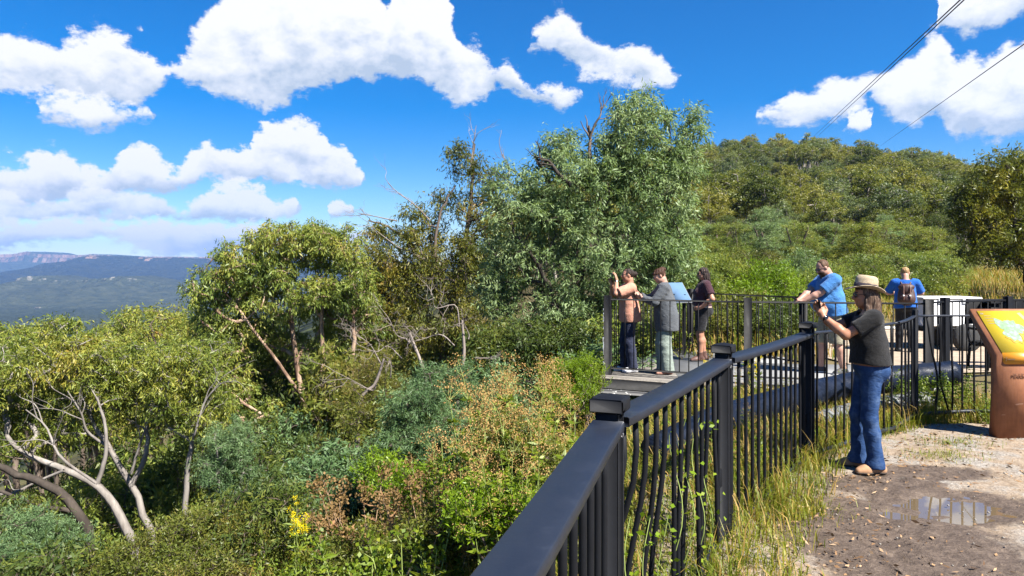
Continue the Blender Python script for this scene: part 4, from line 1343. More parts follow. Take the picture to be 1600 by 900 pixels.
# low leafy cover on the slope
lv_cover = leafmat('ground_cover_leaves', [(0, (.03, .055, .012)), (.4, (.07, .10, .02)), (.7, (.14, .15, .03)), (1, (.20, .12, .05))], clump=.6, cscale=.7)
n = 60000
xy = scatter(n, (-16, 1.7), (1.5, 22), lambda x, y: sstep(.1, .6, interp(y, EY, EX) - x) * np.clip(fbm(x * .7, y * .7 + 30, o=3) * 2.4 - .5, 0, 1) * (np.abs(x / y) < .9) * np.clip(7 / y, .15, 1), rng)
zc = gz(xy[:, 0], xy[:, 1]) + rng.random(n) ** 2 * .5 * fbm(xy[:, 0] * 1.3, xy[:, 1] * 1.3)
d = rng.normal(size=(n, 3)); d[:, 2] = np.abs(d[:, 2]) * .8
V, F = leaf_quads(np.column_stack([xy, zc]), unit(d), .05 + .06 * rng.random(n), .014 + .016 * rng.random(n), rng)
tag(obj('ground_cover', mesh_np('ground_cover', V, [F], [lv_cover])), kind='stuff')

# fallen leaves, chips and stones on the path
lit = leafmat('dead_leaves_and_chips', [(0, (.07, .042, .025)), (.4, (.18, .12, .068)), (.8, (.30, .23, .16)), (1, (.42, .36, .28))], rough=.85, trans=.05, clump=.2)
n = 2600
xy = scatter(n, (.4, 7.5), (1.6, 7.9), lambda x, y: (fence_off(x, y) < 0) * np.clip(.25 + .9 * sstep(-1.5, -.2, fence_off(x, y)) + .5 * (fbm(x * 2, y * 2) - .5), 0, 1) *
             (((x - 3.1) / .5) ** 2 + ((y - 5.05) / .36) ** 2 > 1), rng)
d = rng.normal(size=(n, 3)); d[:, 2] *= .10
V, F = leaf_quads(np.column_stack([xy, np.full(n, .008) + .01 * rng.random(n)]), unit(d), .02 + .06 * rng.random(n) ** 2, .008 + .014 * rng.random(n), rng)
tag(obj('leaf_litter', mesh_np('leaf_litter', V, [F], [lit])), kind='stuff')
n = 800
xy = scatter(n, (.4, 7.5), (1.6, 7.9), lambda x, y: (fence_off(x, y) < -.1) * np.clip(fbm(x * 1.6 + 3, y * 1.6) * 2 - .6, 0, 1), rng)
o3 = np.array([(1, 0, 0), (-1, 0, 0), (0, 1, 0), (0, -1, 0), (0, 0, 1), (0, 0, -1)], float)
f3 = np.array([(0, 2, 4), (2, 1, 4), (1, 3, 4), (3, 0, 4), (2, 0, 5), (1, 2, 5), (3, 1, 5), (0, 3, 5)])
sz = (.003 + .010 * rng.random(n) ** 3)[:, None, None]
V = (o3[None] * (.7 + .6 * rng.random((n, 6, 1))) * sz * np.array([1, 1, .6])) + np.column_stack([xy, np.full(n, .004)])[:, None, :]
F = (f3[None] + np.arange(n)[:, None, None] * 6).reshape(-1, 3)
tag(obj('gravel', mesh_np('gravel', V.reshape(-1, 3), [F], [mat('grey_stones', (.20, .18, .155), .9, .4, 20)])), kind='stuff')
for q, (x, y, s) in enumerate(((2.02, 4.95, .05), (3.9, 6.4, .05), (4.3, 6.9, .06))):
    nb = 260
    a = rng.normal(size=(nb, 2)) * s * 2.2
    V, F = blades(np.array([x, y]) + a * (1.6, 1), np.full(nb, -.005), .03 + .07 * rng.random(nb), np.full(nb, .005), rng, 1.4)
    tag(obj('grass', mesh_np('grass', V, F, [gr_green])), kind='stuff')


# ---------------------------------------------------------------- stalked weeds: three of each kind, then copies
def weed_parts(seed, h, n_st, puff, leaf_n, pr=.06, spread=.28, head_n=46, leafL=.09, leafW=.02, psize=.022, branch=5):
    rg = np.random.default_rng(seed)
    st, heads, lp, ld = [], [], [], []
    for q in range(n_st):
        a = rg.random() * 6.28
        rr = spread * rg.random()
        hh = h * (.7 + .35 * rg.random())
        e = np.array([math.cos(a) * rr * 1.8, math.sin(a) * rr * 1.8, hh])
        b = np.array([math.cos(a) * rr * .3, math.sin(a) * rr * .3, -.1])
        P = smooth_path([b, b * .6 + e * .4 + rg.normal(size=3) * .03, e], 10)
        st.append((P, np.linspace(.006, .0025, 10)))
        for k in range(branch):
            i = int(rg.integers(7, 10))
            d = unit(np.array([rg.normal() * .7, rg.normal() * .7, 1.0]))
            t_ = P[i] + d * (.05 + .11 * rg.random()) * h
            st.append((np.array([P[i], (P[i] + t_) / 2 + rg.normal(size=3) * .006, t_]), np.array([.0025, .002, .0015])))
            heads.append(t_)
        heads.append(P[-1])
        for k in range(leaf_n):
            i = int(rg.integers(1, 9))
            lp.append(P[i]); ld.append(unit(np.array([rg.normal(), rg.normal(), .25 + .3 * rg.normal()])))
    TV, TF = tubes(st, 4)
    hp = np.array(heads)
    hv = hp[:, None, :] + rg.normal(size=(len(hp), head_n, 3)) * pr * .45
    hd = unit(rg.normal(size=hv.shape) + np.array([0, 0, .6]))
    HV, HF = leaf_quads(hv.reshape(-1, 3), hd.reshape(-1, 3), psize, psize * .7, rg)
    LV, LF = leaf_quads(np.array(lp), np.array(ld), leafL * (.6 + .8 * rg.random(len(lp))), leafW, rg)
    return (TV, TF), (LV, LF), (HV, HF)


def weed_kind(seed, stem, leaf, puff, **kw):
    out = []
    for q in range(3):
        a, b, c = weed_parts(seed + q, puff=None, **kw)
        out.append((mesh_np('stems', a[0], [a[1]], [stem]), mesh_np('leaves', b[0], [b[1]], [leaf]), mesh_np('flower_heads', c[0], [c[1]], [puff])))
    return out


def put_weed(kind, q, name, label, x, y, s, rz, group=None, cat='weed', z=None):
    r = empty(name, (x, y, gz1(x, y) if z is None else z), rz)
    r.scale = (s, s, s)
    tag(r, label, cat, group)
    for nm, me in zip(('stems', 'leaves', 'flower_heads'), kind[q % 3]):
        o = obj(nm, me, r)
        if nm == 'flower_heads': tag(o, kind='stuff')
    return r


FL = weed_kind(500, green_stem, weed_leaf, tan_puff, h=1.25, n_st=4, leaf_n=80, spread=.20, pr=.055, head_n=30, psize=.015, branch=6, leafW=.026, leafL=.085)
TH_ = weed_kind(520, mat('dead_weed_stem', (.27, .18, .11), .85, .3, 6), leafmat('dry_brown_leaves', [(0, (.15, .09, .05)), (1, (.38, .26, .16))], rough=.85), brown_puff, h=.75, n_st=4, leaf_n=10, spread=.26, pr=.06, head_n=34, psize=.026, branch=3, leafL=.10, leafW=.022)
YW = weed_kind(540, green_stem, weed_leaf, yel_flower, h=.85, n_st=6, leaf_n=26, spread=.14, pr=.035, head_n=26, psize=.018, branch=4, leafL=.11, leafW=.024)
BL = weed_kind(560, green_stem, weed_leaf, weed_leaf, h=.5, n_st=9, leaf_n=34, spread=.2, pr=.05, head_n=10, psize=.03, branch=2, leafL=.07, leafW=.017)
for px, py, d in [(740, 640, 5.6), (765, 610, 6.0), (800, 590, 6.4), (835, 600, 6.2), (870, 640, 5.6), (780, 660, 5.2), (820, 670, 5.0), (850, 690, 4.7), (725, 690, 5.0), (760, 720, 4.5), (800, 735, 4.3), (885, 655, 5.9), (745, 655, 6.8), (815, 620, 7.2), (700, 720, 5.2), (870, 610, 7.0)]:
    x = at(px, 0, d)[0]
    z0 = gz1(x, d)
    tz = at(px, py - 20, d)[2]
    put_weed(FL, rng.integers(3), 'flowering_weed', 'tall weed with tan fluffy seed heads on the slope beside the handrail', x, d, max(.5, min(1.5, (tz - z0) / 1.25)), rng.random() * 6.28, 'tan flowering weeds by the handrail')
for px, py, d in [(560, 770, 6.4), (600, 790, 6.0), (640, 800, 5.6), (690, 800, 5.0), (520, 820, 6.2), (660, 770, 6.0), (700, 760, 5.6)]:
    x = at(px, 0, d)[0]
    put_weed(TH_, rng.integers(3), 'dry_thistle', 'dead brown thistle with ragged heads in the grass of the slope', x, d, max(.5, min(1.6, (at(px, py - 25, d)[2] - gz1(x, d)) / .75)), rng.random() * 6.28, 'dry thistles on the slope')
put_weed(YW, 0, 'yellow_flowered_weed', 'leafy yellow-topped weed in front of the broad grey-green shrub', at(462, 0, 8.2)[0], 8.2, .95, 0)
put_weed(YW, 1, 'yellow_flowered_weed', 'yellow flowering weed growing against the deck behind the second fence post', at(1112, 0, 8.8)[0], 8.8, .62, 1, z=.0)
put_weed(YW, 2, 'yellow_flowered_weed', 'yellow flowering weed between the handrail fence and the concrete path', at(1182, 0, 8.6)[0], 8.6, .70, 2, z=.0)
for px, d in ((480, 5.6), (600, 4.6), (560, 4.9), (640, 4.4), (430, 6.4), (700, 3.9), (520, 7.0)):
    x = at(px, 0, d)[0]
    put_weed(BL, rng.integers(3), 'leafy_weed', 'fresh green leafy weed low on the slope among the thistles', x, d, rng.uniform(.8, 1.3), rng.random() * 6, 'green weeds among the thistles')
for x, y in ((4.75, 8.05), (5.0, 8.2), (5.25, 8.3), (4.65, 8.4), (5.5, 8.35), (4.95, 8.6), (4.35, 8.2), (5.3, 7.75)):
    put_weed(BL, rng.integers(3), 'leafy_weed', 'green leafy weed crowding the fence next to the rusty sign', x, y, rng.uniform(.55, 1.0), rng.random() * 6, 'green weeds by the sign', z=-.02)

# weeds filling the hollow between the handrail fence and the deck
for q in range(44):
    y = rng.uniform(5.2, 10.0); x = interp(y, [4.5, 6.4, 7.4, 8, 9.2], [1.7, 2.2, 2.6, 2.4, 2.2]) + rng.uniform(-.9, 1.4) * (y - 4) * .3
    if fence_off(x, y) < .18: continue
    put_weed(YW if q % 9 == 1 else (FL, BL)[q % 2], q, 'hollow_weed', 'rank green and straw weed in the hollow between the handrail fence and the deck', x, y, rng.uniform(.26, .42) * (1 if y < 7 else .8), rng.random() * 6, 'weeds in the hollow before the deck', z=gz1(x, y))

# creeper on the fence bars
rg = np.random.default_rng(8)
vs, lp, ld = [], [], []
for q in range(7):
    f = .12 + .11 * q
    a = FENCE[2] * (1 - f) + FENCE[3] * f
    top = rg.uniform(.55, 1.0)
    P = [np.array([a[0] + .03 * math.sin(h_ * 9 + q), a[1] + .03 * math.cos(h_ * 8), h_]) for h_ in np.linspace(-.05, top, 16)]
    vs.append((np.array(P), np.linspace(.004, .002, 16)))
    for p in P[1:]:
        for k in range(2):
            lp.append(p + rg.normal(size=3) * .035); ld.append(unit(np.array([rg.normal(), rg.normal() - .4, -.2 + .4 * rg.normal()])))
b = np.array([.36, 2.62, 0])
r = empty('climbing_vine', tuple(b))
tag(r, 'thin creeper with heart shaped leaves climbing the bars between the two capped posts', 'vine')
TV, TF = tubes(vs, 4)
obj('stems', mesh_np('stems', TV - b, [TF], [green_stem]), r)
LV, LF = leaf_quads(np.array(lp), np.array(ld), .022 + .022 * rg.random(len(lp)), .022, rg)
obj('leaves', mesh_np('leaves', LV - b, [LF], [lf_bright]), r)
# ================================================================ fences, deck, signs, pipes, trailer
def steel(name, col, rough=.42):
    m, t, b = newmat(name)
    c = objco(t)
    n = t.noise(c, 9, 6, .7)
    n2 = t.noise(c, 130, 4, .75)
    scr = t.noise(t.vmath('MULTIPLY', c, (3, 60, 60)), 1.0, 4, .6)
    base = t.ramp(n, [(.3, tuple(v * .75 for v in col)), (.6, col), (.78, tuple(v * 1.5 for v in col))])
    worn = t.step(t.math('ADD', t.math('MULTIPLY', n2, .6), t.math('MULTIPLY', scr, .4)), .672, .70)
    t.l.new(t.mix(t.math('MULTIPLY', worn, .35), base, (.30, .32, .36)), b.inputs['Base Color'])
    rr = t.node('ShaderNodeMapRange', inp={'To Min': rough - .1, 'To Max': rough + .18}); t.l.new(n, rr.inputs['Value'])
    t.l.new(rr.outputs[0], b.inputs['Roughness'])
    bump(t, b, t.math('ADD', n, t.math('MULTIPLY', n2, .25)), .12, .006)
    return m


m_rail = steel('dark_painted_steel', (.0095, .0125, .021), .42)  # blue in the base colour stands in for reflected sky
m_rail.node_tree.nodes['Principled BSDF'].inputs['Specular IOR Level'].default_value = .4
m_post = steel('dark_painted_posts', (.006, .0065, .0085), .6)
m_post.node_tree.nodes['Principled BSDF'].inputs['Specular IOR Level'].default_value = .16
m_black = steel('black_fence_paint', (.006, .006, .007), .5)
m_black.node_tree.nodes['Principled BSDF'].inputs['Specular IOR Level'].default_value = .10
m_alu_ = mat('dull_bolt_steel', (.10, .10, .105), .5, .2)
chip = mat('bare_white_paint', (.72, .72, .70), .6, .1)


def seg_frame(a, b):
    d = np.array([b[0] - a[0], b[1] - a[1]]); L = np.hypot(*d); d = d / L
    return d, np.array([-d[1], d[0]]), L, math.atan2(d[1], d[0])


# ---------------------------------------------------------------- handrail fence
fr = empty('handrail_fence', (.364, 2.62, 0))
tag(fr, 'dark painted steel fence with a wide flat handrail running along the slope edge', 'fence')
O = np.array([.364, 2.62, 0])
TOPZ = [1.15, 1.15, 1.15, 1.145, 1.14, 1.16, 1.20, 1.21]
for i in range(0, 5):
    x, y = FENCE[i]
    d, nrm, L, ang = seg_frame(FENCE[max(i - 1, 0)], FENCE[min(i + 1, 7)])
    p = MB()
    for s in (-1, 1):  # post of two channels
        p.box((x - O[0] + d[0] * .036 * s, y - O[1] + d[1] * .036 * s, .50), (.028, .085, 1.42), ang, bev=.003)
    p.box((x - O[0], y - O[1], .62), (.046, .010, 1.08), ang)
    po = p.build('post', m_post, fr)
    c = MB()
    c.box((x - O[0], y - O[1], 1.202), (.128, .128, .052), ang, bev=.006)
    h = .059
    cs, sn = math.cos(ang), math.sin(ang)
    q = [(x - O[0] + u * cs - v * sn, y - O[1] + u * sn + v * cs, 1.227) for u, v in ((-h, -h), (h, -h), (h, h), (-h, h))] + [(x - O[0], y - O[1], 1.242)]
    c.add(np.array(q), [(0, 1, 4), (1, 2, 4), (2, 3, 4), (3, 0, 4)])
    c.build('post_cap', m_post, po)
for i in range(7):
    a, b_ = FENCE[i], FENCE[i + 1]
    d, nrm, L, ang = seg_frame(a, b_)
    za, zb = TOPZ[i], TOPZ[i + 1]
    wd, hh = ((.118, .038) if i < 4 else (.036, .022))
    mid = np.array([(a[0] + b_[0]) / 2 - O[0], (a[1] + b_[1]) / 2 - O[1]])
    rl = MB()
    g = .045 if i < 5 else -.01
    for (u0, u1) in ((g, L - g),):
        nseg = 14
        V, Fq = [], []
        for k in range(nseg + 1):
            u = u0 + (u1 - u0) * k / nseg
            sag = -.010 * math.sin(math.pi * u / L)
            side = .0015 * math.sin(4 * u + 2 * i)
            z = za + (zb - za) * u / L + sag
            bevel = hh * .12
            for v, w in ((-wd / 2, -hh + bevel), (-wd / 2, -bevel), (-wd / 2 + bevel, 0), (wd / 2 - bevel, 0), (wd / 2, -bevel), (wd / 2, -hh + bevel), (wd / 2 - bevel, -hh), (-wd / 2 + bevel, -hh)):
                V.append((a[0] - O[0] + d[0] * u + nrm[0] * (v + side), a[1] - O[1] + d[1] * u + nrm[1] * (v + side), z + w))
        for k in range(nseg):
            for q in range(8):
                Fq.append((k * 8 + q, k * 8 + (q + 1) % 8, (k + 1) * 8 + (q + 1) % 8, (k + 1) * 8 + q))
        Fq += [tuple(range(8)), tuple(range(nseg * 8, nseg * 8 + 8))[::-1]]
        rl.add(np.array(V), Fq)
    if i == 1:  # chipped edge near the camera end
        pass
    rl.build('handrail' if i < 4 else 'top_rail', m_rail, fr)
    br = MB()
    zl = .03 if i < 4 else (.05 if i == 4 else .09)
    br.tube([(a[0] - O[0] + d[0] * u, a[1] - O[1] + d[1] * u, zl + .015 * math.sin(3 * u + i)) for u in np.linspace(.02, L - .02, 10)], .022, 8)
    br.build('bottom_rail', m_rail, fr, smooth=True)
    nb = {0: 7, 1: 13, 2: 13, 3: 14, 4: 10, 5: 4, 6: 12}[i]
    for k in range(nb):
        u = L * (k + 1) / (nb + 1)
        bend = lean = 0.0
        if i == 2:
            lean = -.16 * math.exp(-k * .45) - .03 * math.sin(k * 2.1)
            bend = .05 * math.exp(-k * .3) * (1 if k % 2 else -.6)
        elif i == 1:
            lean = .015 * math.sin(k * 2.3); bend = .01 * math.sin(k)
        elif i == 6 and k < 4:
            lean = (.10, .13, .02, .0)[k]; bend = (.05, -.05, .01, 0)[k]
        else:
            lean = .008 * math.sin(k * 1.9 + i); bend = .006 * math.sin(k * 3.1 + i)
        tip = {2: .26 * math.exp(-k * .5) + .02 * math.sin(k * 2.1), 6: 0}.get(i, 0)
        zt = za + (zb - za) * u / L - hh - .004
        P = []
        for h in np.linspace(0, 1, 9):
            off = lean * (1 - h) + bend * math.sin(math.pi * h) * (1 + .6 * math.sin(6 * h))
            uu_ = u + off
            sw = tip * (1 - h) + (tip * .25 * math.sin(2 * math.pi * h))
            P.append((a[0] - O[0] + d[0] * uu_ + nrm[0] * sw, a[1] - O[1] + d[1] * uu_ + nrm[1] * sw, zl + (zt - zl) * h))
        bar = MB().tube(P, .0125 if i < 4 else .011, 8)
        bar.build('baluster', m_post, fr, smooth=True)
for i_, z_ in ((2, .42), (3, .40), (4, .36)):
    x, y = FENCE[i_]
    d, nrm, L, ang = seg_frame(FENCE[i_ - 1], FENCE[i_ + 1])
    MB().box((x - O[0] - d[0] * .075 , y - O[1] - d[1] * .075, z_), (.075, .012, .11), ang, bev=.002).build('bracket', m_post, fr)
    for s_ in (-1, 1): MB().box((x - O[0] + nrm[0] * .047 * s_, y - O[1] + nrm[1] * .047 * s_, 1.09), (.018, .010, .018), ang, bev=.004).build('bolt', m_alu_, fr)
# end post beside the sign
p = MB().box((FENCE[6][0] - O[0], FENCE[6][1] - O[1], .58), (.05, .05, 1.36), .3, bev=.004)
p.build('post', m_post, fr)

# ---------------------------------------------------------------- slim fences round the deck and path


def slim_fence(label, pts, zf, h, post_at, ph=1.26, spacing=.15, gap_bottom=.13, r=.008, end=True, group='slim fences round the deck'):
    pts = [np.asarray(p, float) for p in pts]
    o = pts[0]
    f = empty('slim_fence', (o[0], o[1], zf))
    tag(f, label, 'fence', group)
    for a, b_ in zip(pts[:-1], pts[1:]):
        d, nrm, L, ang = seg_frame(a, b_)
        for nm, z in (('top_rail', h), ('bottom_rail', gap_bottom)):
            MB().box((*((a + b_) / 2 - o), z), (L - .06, .028, .026), ang, bev=.004).build(nm, m_black, f)
        nb = int(L / spacing)
        for k in range(1, nb + 1):
            u = L * k / (nb + 1)
            c = a + d * u - o
            MB().tube([(c[0], c[1], gap_bottom + .013), (c[0], c[1], h - .013)], r, 6).build('baluster', m_black, f, smooth=True)
    for i in post_at:
        a = pts[i]
        d, nrm, L, ang = seg_frame(pts[max(i - 1, 0)], pts[min(i + 1, len(pts) - 1)])
        p = MB().box((*(a - o), ph / 2 - .04), (.115, .085, ph + .08), ang, bev=.006).build('post', m_black, f)
    return f


F0, F1, F2 = np.array([1.51, 11.1]), np.array([3.40, 10.15]), np.array([5.68, 9.6])
fz = .03
front_f = slim_fence('slim black fence in front of the three people on the deck', [F0, F1, F2], fz, 1.21, [0, 1, 2], 1.27)
H0, H1 = np.array([3.62, 14.3]), np.array([4.86, 11.75])
slim_fence('slim black fence on the far side of the people in the peach and grey shirts', [F0 + (.06, .1), H0], fz, 1.20, [], 1.27)
slim_fence('slim black fence between the woman in shorts and the man in blue', [H0, H1], fz, 1.21, [0, 1], 1.29)
slim_fence('slim black fence beyond the rusty sign in front of the white trailer', [F2 + (.06, .08), (6.15, 10.0), (7.4, 10.5), (9.2, 10.9)], fz, 1.22, [1, 2], 1.28)
# paint flaking off the corner post and the deck edge
rg = np.random.default_rng(4)
pk = MB()
for q in range(26):
    z = rg.uniform(.0, 1.1)
    s = rg.uniform(.006, .02)
    pk.add(np.array([(-.0615 + rg.normal() * .004, -.0440, z + a * s * 2.2) if b_ == 0 else (-.0615 + .016 * rg.random(), -.0440, z + a * s * 2.2) for a, b_ in ((-1, 0), (-1, 1), (1, 1), (1, 0))]), [(0, 1, 2, 3)])
d_, n_, L_, ang_ = seg_frame(F0, F1)
c_ = front_f.children[[c.name.split('.')[0] for c in front_f.children].index('post')]
V = np.concatenate(pk.V); cs, sn = math.cos(ang_), math.sin(ang_)
V = V @ np.array([[cs, sn, 0], [-sn, cs, 0], [0, 0, 1]])
fl = mesh_np('paint_flakes', V, np.array(pk.F4), [chip])
ps = [c for c in front_f.children if c.name.startswith('post')][0]
obj('paint_flakes', fl, ps)

# ---------------------------------------------------------------- timber deck
m_wood = None
m, t, b = newmat('weathered_deck_boards')
c = objco(t)
g = t.noise(t.vmath('MULTIPLY', c, (2, 30, 30)), 1.5, 5, .6)
bi = t.node('ShaderNodeNewGeometry').outputs['Random Per Island']
t.l.new(t.mix(1.0, t.ramp(g, [(.3, (.10, .088, .075)), (.6, (.20, .18, .155)), (.8, (.28, .255, .225))]), t.ramp(bi, [(0, (.6, .6, .6)), (1, (1, 1, 1))]), 'MULTIPLY'), b.inputs['Base Color'])
b.inputs['Roughness'].default_value = .85
bump(t, b, g, .4, .004)
m_wood = m
m_peel = None
m, t, b = newmat('black_paint_peeling_to_white')
c = objco(t)
n_ = t.noise(t.vmath('MULTIPLY', c, (1, 1, 1)), 7, 6, .75)
t.l.new(t.mix(t.step(n_, .56, .60), (.012, .012, .013), (.42, .42, .41)), b.inputs['Base Color'])
b.inputs['Roughness'].default_value = .6
m_peel = m
dk = empty('viewing_deck', (F0[0], F0[1], 0))
tag(dk, 'weathered timber viewing deck with slatted boards and a black peeling fascia', 'deck')
d, nrm, L, ang = seg_frame(F0, F1)
bd = MB()
Od = np.array([F0[0], F0[1]])
# boards run outward, parallel to the front fence
nrm = np.array([-d[1], d[0]])   # away from the camera
Ls = 2.05
for k in range(17):
    off = -.16 + k * .118
    u0 = -.06 + max(0, off) * .10
    cx_ = d * (u0 + Ls / 2) + nrm * off
    bd.box((cx_[0], cx_[1], .036), (Ls, .100, .030), ang + .0, bev=.003)
bd.build('deck_boards', m_wood, dk)
c2 = MB()
pl = [F0 + nrm * 1.86 - d * .06, F1 + nrm * 1.86 + d * .1, F1 + nrm * 3.6 + d * .2, H0 + np.array([.2, .3]), H0 - np.array([.5, -.1])]
n5 = len(pl)
c2.add(np.array([(*(q - Od), .05) for q in pl] + [(*(q - Od), -.12) for q in pl]), [tuple(range(n5))] + [(i, i + n5, (i + 1) % n5 + n5, (i + 1) % n5) for i in range(n5)])
c2.build('deck_slab', mc, dk)
fb = MB()
q = d * (Ls / 2 - .06) - nrm * .19
fb.box((q[0], q[1], -.055), (Ls + .02, .045, .15), ang, bev=.004)
fb.build('fascia_beam', m_black, dk)
fb = MB()
q = d * (Ls / 2 - .12) - nrm * .23
fb.box((q[0], q[1], -.165), (Ls - .1, .15, .05), ang, bev=.004)
fb.build('ledge', m_peel, dk)
for u, v in ((0.02, -.12), (1.7, -.12), (0.05, 1.6), (1.9, 1.6), (0.4, 3.0)):
    q = d * u + nrm * v
    MB().box((q[0], q[1], -1.05), (.12, .12, 1.78), ang, bev=.005).build('stump', m_peel if v < 0 else m_black, dk)
for u in (.5, 1.2):
    q = d * u + nrm * .8
    MB().box((q[0], q[1], -.07), (.06, 1.9, .14), ang).build('joist', m_black, dk)

# ---------------------------------------------------------------- plastic wrapped pipe and the pale pipe below it
m, t, b = newmat('black_plastic_wrap')
c = objco(t)
n_ = t.noise(t.vmath('MULTIPLY', c, (1.0, 1.0, 2.0)), 8, 5, .6, .8)
t.l.new(t.ramp(n_, [(.35, (.004, .006, .012)), (.65, (.010, .014, .026))]), b.inputs['Base Color'])
b.inputs['Roughness'].default_value = .34
b.inputs['Specular IOR Level'].default_value = .16
bump(t, b, n_, .35, .03)
m_plast = m
pipe_c = [(1.30, 6.45, .02), (1.75, 6.85, .10), (2.29, 7.4, .155), (3.86, 8.5, .255), (4.62, 8.75, .33), (5.62, 8.98, .385)]
P = smooth_path(pipe_c, 90)
Pp = P - P[45]
r_ = .16 + .010 * (fbm(np.arange(90) * .7, np.zeros(90)) - .5) * 2
o = MB().tube(Pp, r_, 18).build('wrapped_pipe', m_plast, None, smooth=True, loc=tuple(P[45]))
tag(o, 'long thick pipe wrapped in shiny black plastic lying behind the handrail fence', 'pipe')
m_rib = mat('grey_plastic_pipe', (.14, .145, .15), .5, .2, 6, bmp=.2)
Q = smooth_path([(3.3, 7.65, .02), (3.9, 8.06, .05), (4.5, 8.32, .09), (5.0, 8.5, .12)], 60)
rb = .125 + .006 * np.sign(np.sin(np.arange(60) * 1.05))
o = MB().tube(Q - Q[30], rb, 16).build('ribbed_pipe', m_rib, None, smooth=False, loc=tuple(Q[30]))
tag(o, 'short ribbed grey pipe lying in front of the black wrapped pipe', 'pipe')

# ---------------------------------------------------------------- rusty map sign
m, t, b = newmat('weathering_steel')
c = objco(t)
n_ = t.noise(c, 4.5, 7, .7)
n2_ = t.noise(t.vmath('MULTIPLY', c, (40, 40, 5)), 1.0, 5, .65)
scr = t.noise(t.vmath('MULTIPLY', t.vmath('ADD', c, (0, 0, 0)), (5, 5, 26)), 1.4, 2, .5, .3)
base = t.ramp(t.math('ADD', t.math('MULTIPLY', n_, .7), t.math('MULTIPLY', n2_, .3)), [(.3, (.12, .044, .020)), (.5, (.245, .090, .036)), (.7, (.33, .14, .062))])
t.l.new(t.mix(t.math('MULTIPLY', t.step(scr, .70, .73), .45), base, (.55, .36, .26)), b.inputs['Base Color'])
b.inputs['Roughness'].default_value = .72
bump(t, b, n2_, .15, .004)
m_rust = m
sg = empty('map_sign', (4.9, 7.1, 0))
tag(sg, 'rust coloured steel plinth carrying a sloping yellow map panel', 'sign')
WS = .60
prof = [(0.0, -.06), (0.0, .845), (.425, 1.285), (.452, 1.26), (.452, 1.235), (.105, .80), (.105, .42), (.14, -.06)]
n_p = len(prof)
V = [(x, y, z) for x in (0.0, WS) for y, z in prof]
o = MB()
o.add(np.array(V), [tuple(range(n_p)), tuple(range(n_p, 2 * n_p))[::-1]] + [(i, i + n_p, (i + 1) % n_p + n_p, (i + 1) % n_p) for i in range(n_p)])
pln = o.build('plinth', m_rust, sg)


def plate(name, pts, m_, parent): return MB().add(np.array(pts, float), [tuple(range(len(pts)))]).build(name, m_, parent)


m_yel = mat('yellow_panel_print', (.44, .32, .015), .38, .04, 3)
m_org = mat('orange_panel_print', (.47, .19, .007), .38, .04, 3)
e1, e2 = np.array([0, 0.0, .845]), np.array([0, .425, 1.285])
up_ = unit(e2 - e1); nrm_ = unit(np.array([0, -(e2 - e1)[2], (e2 - e1)[1]]))


def onp(u, v, lift=.012): return np.array([.048 + u, 0, 0]) + e1 + up_ * v + nrm_ * lift


pw, ph_ = .505, .575
panel = MB()
A = [onp(0, .02), onp(pw, .02), onp(pw, ph_), onp(0, ph_)]
Bk = [onp(0, .02, .002), onp(pw, .02, .002), onp(pw, ph_, .002), onp(0, ph_, .002)]
panel.add(np.array(A + Bk), [(0, 1, 2, 3), (0, 4, 5, 1), (1, 5, 6, 2), (2, 6, 7, 3), (3, 7, 4, 0)])
pn = panel.build('map_panel', m_yel, sg)
lo = [onp(0, .018), onp(pw, .018), (.048 + pw, -.014, .765), (.048 + pw - .02, -.014, .752), (.068, -.014, .752), (.048, -.014, .770)]
lb = [np.array(p) + (0, .011, .0) for p in lo]
MB().add(np.array(lo + lb), [(0, 5, 4, 3, 2, 1)] + [(i, (i + 1) % 6, (i + 1) % 6 + 6, i + 6) for i in range(6)]).build('lower_strip', m_org, sg)
rg = np.random.default_rng(12)
a_ = np.linspace(0, 2 * math.pi, 72, endpoint=False)
ro = .118 * (1 + .20 * np.sin(3 * a_ + .7) + .14 * np.sin(5 * a_ + 1.9) + .08 * np.sin(9 * a_) + .06 * np.sin(14 * a_ + 2))
m, t, b = newmat('map_print_green_and_blue')
c = objco(t)
t.l.new(t.ramp(t.noise(c, 26, 4, .6), [(.35, (.015, .085, .012)), (.48, (.04, .14, .03)), (.56, (.07, .16, .11)), (.66, (.10, .18, .19))]), b.inputs['Base Color'])
b.inputs['Roughness'].default_value = .38
cu, cv = .235, .325
plate('park_map', [onp(cu + r * math.cos(q) * 1.02, cv + r * math.sin(q) * 1.15, .0145) for r, q in zip(ro, a_)], m, pn)
m_ink = mat('brown_ink', (.10, .06, .03), .5, .1)
m_org2 = mat('orange_ink', (.62, .25, .03), .5, .1)
bdp = [onp(cu + ro[i] * 1.2 * math.cos(a_[i]), cv + ro[i] * 1.35 * math.sin(a_[i]), .0148) for i in range(44, 72)]
MB().tube(bdp, .0022, 5).build('boundary_line', m_org2, pn)
plate('side_map', [onp(u, v, .0145) for u, v in ((.40, .54), (.44, .55), (.50, .36), (.50, .24), (.455, .38))], mat('pale_green_print', (.12, .18, .03), .4, .1), pn)
ln = MB()


def textline(mb, u, v, w, h):
    x = u
    while x < u + w:
        k = rg.uniform(.006, .016)
        mb.add(np.array([onp(x, v, .0147), onp(x + k, v, .0147), onp(x + k, v + h, .0147), onp(x, v + h, .0147)]), [(0, 1, 2, 3)])
        x += k + .004


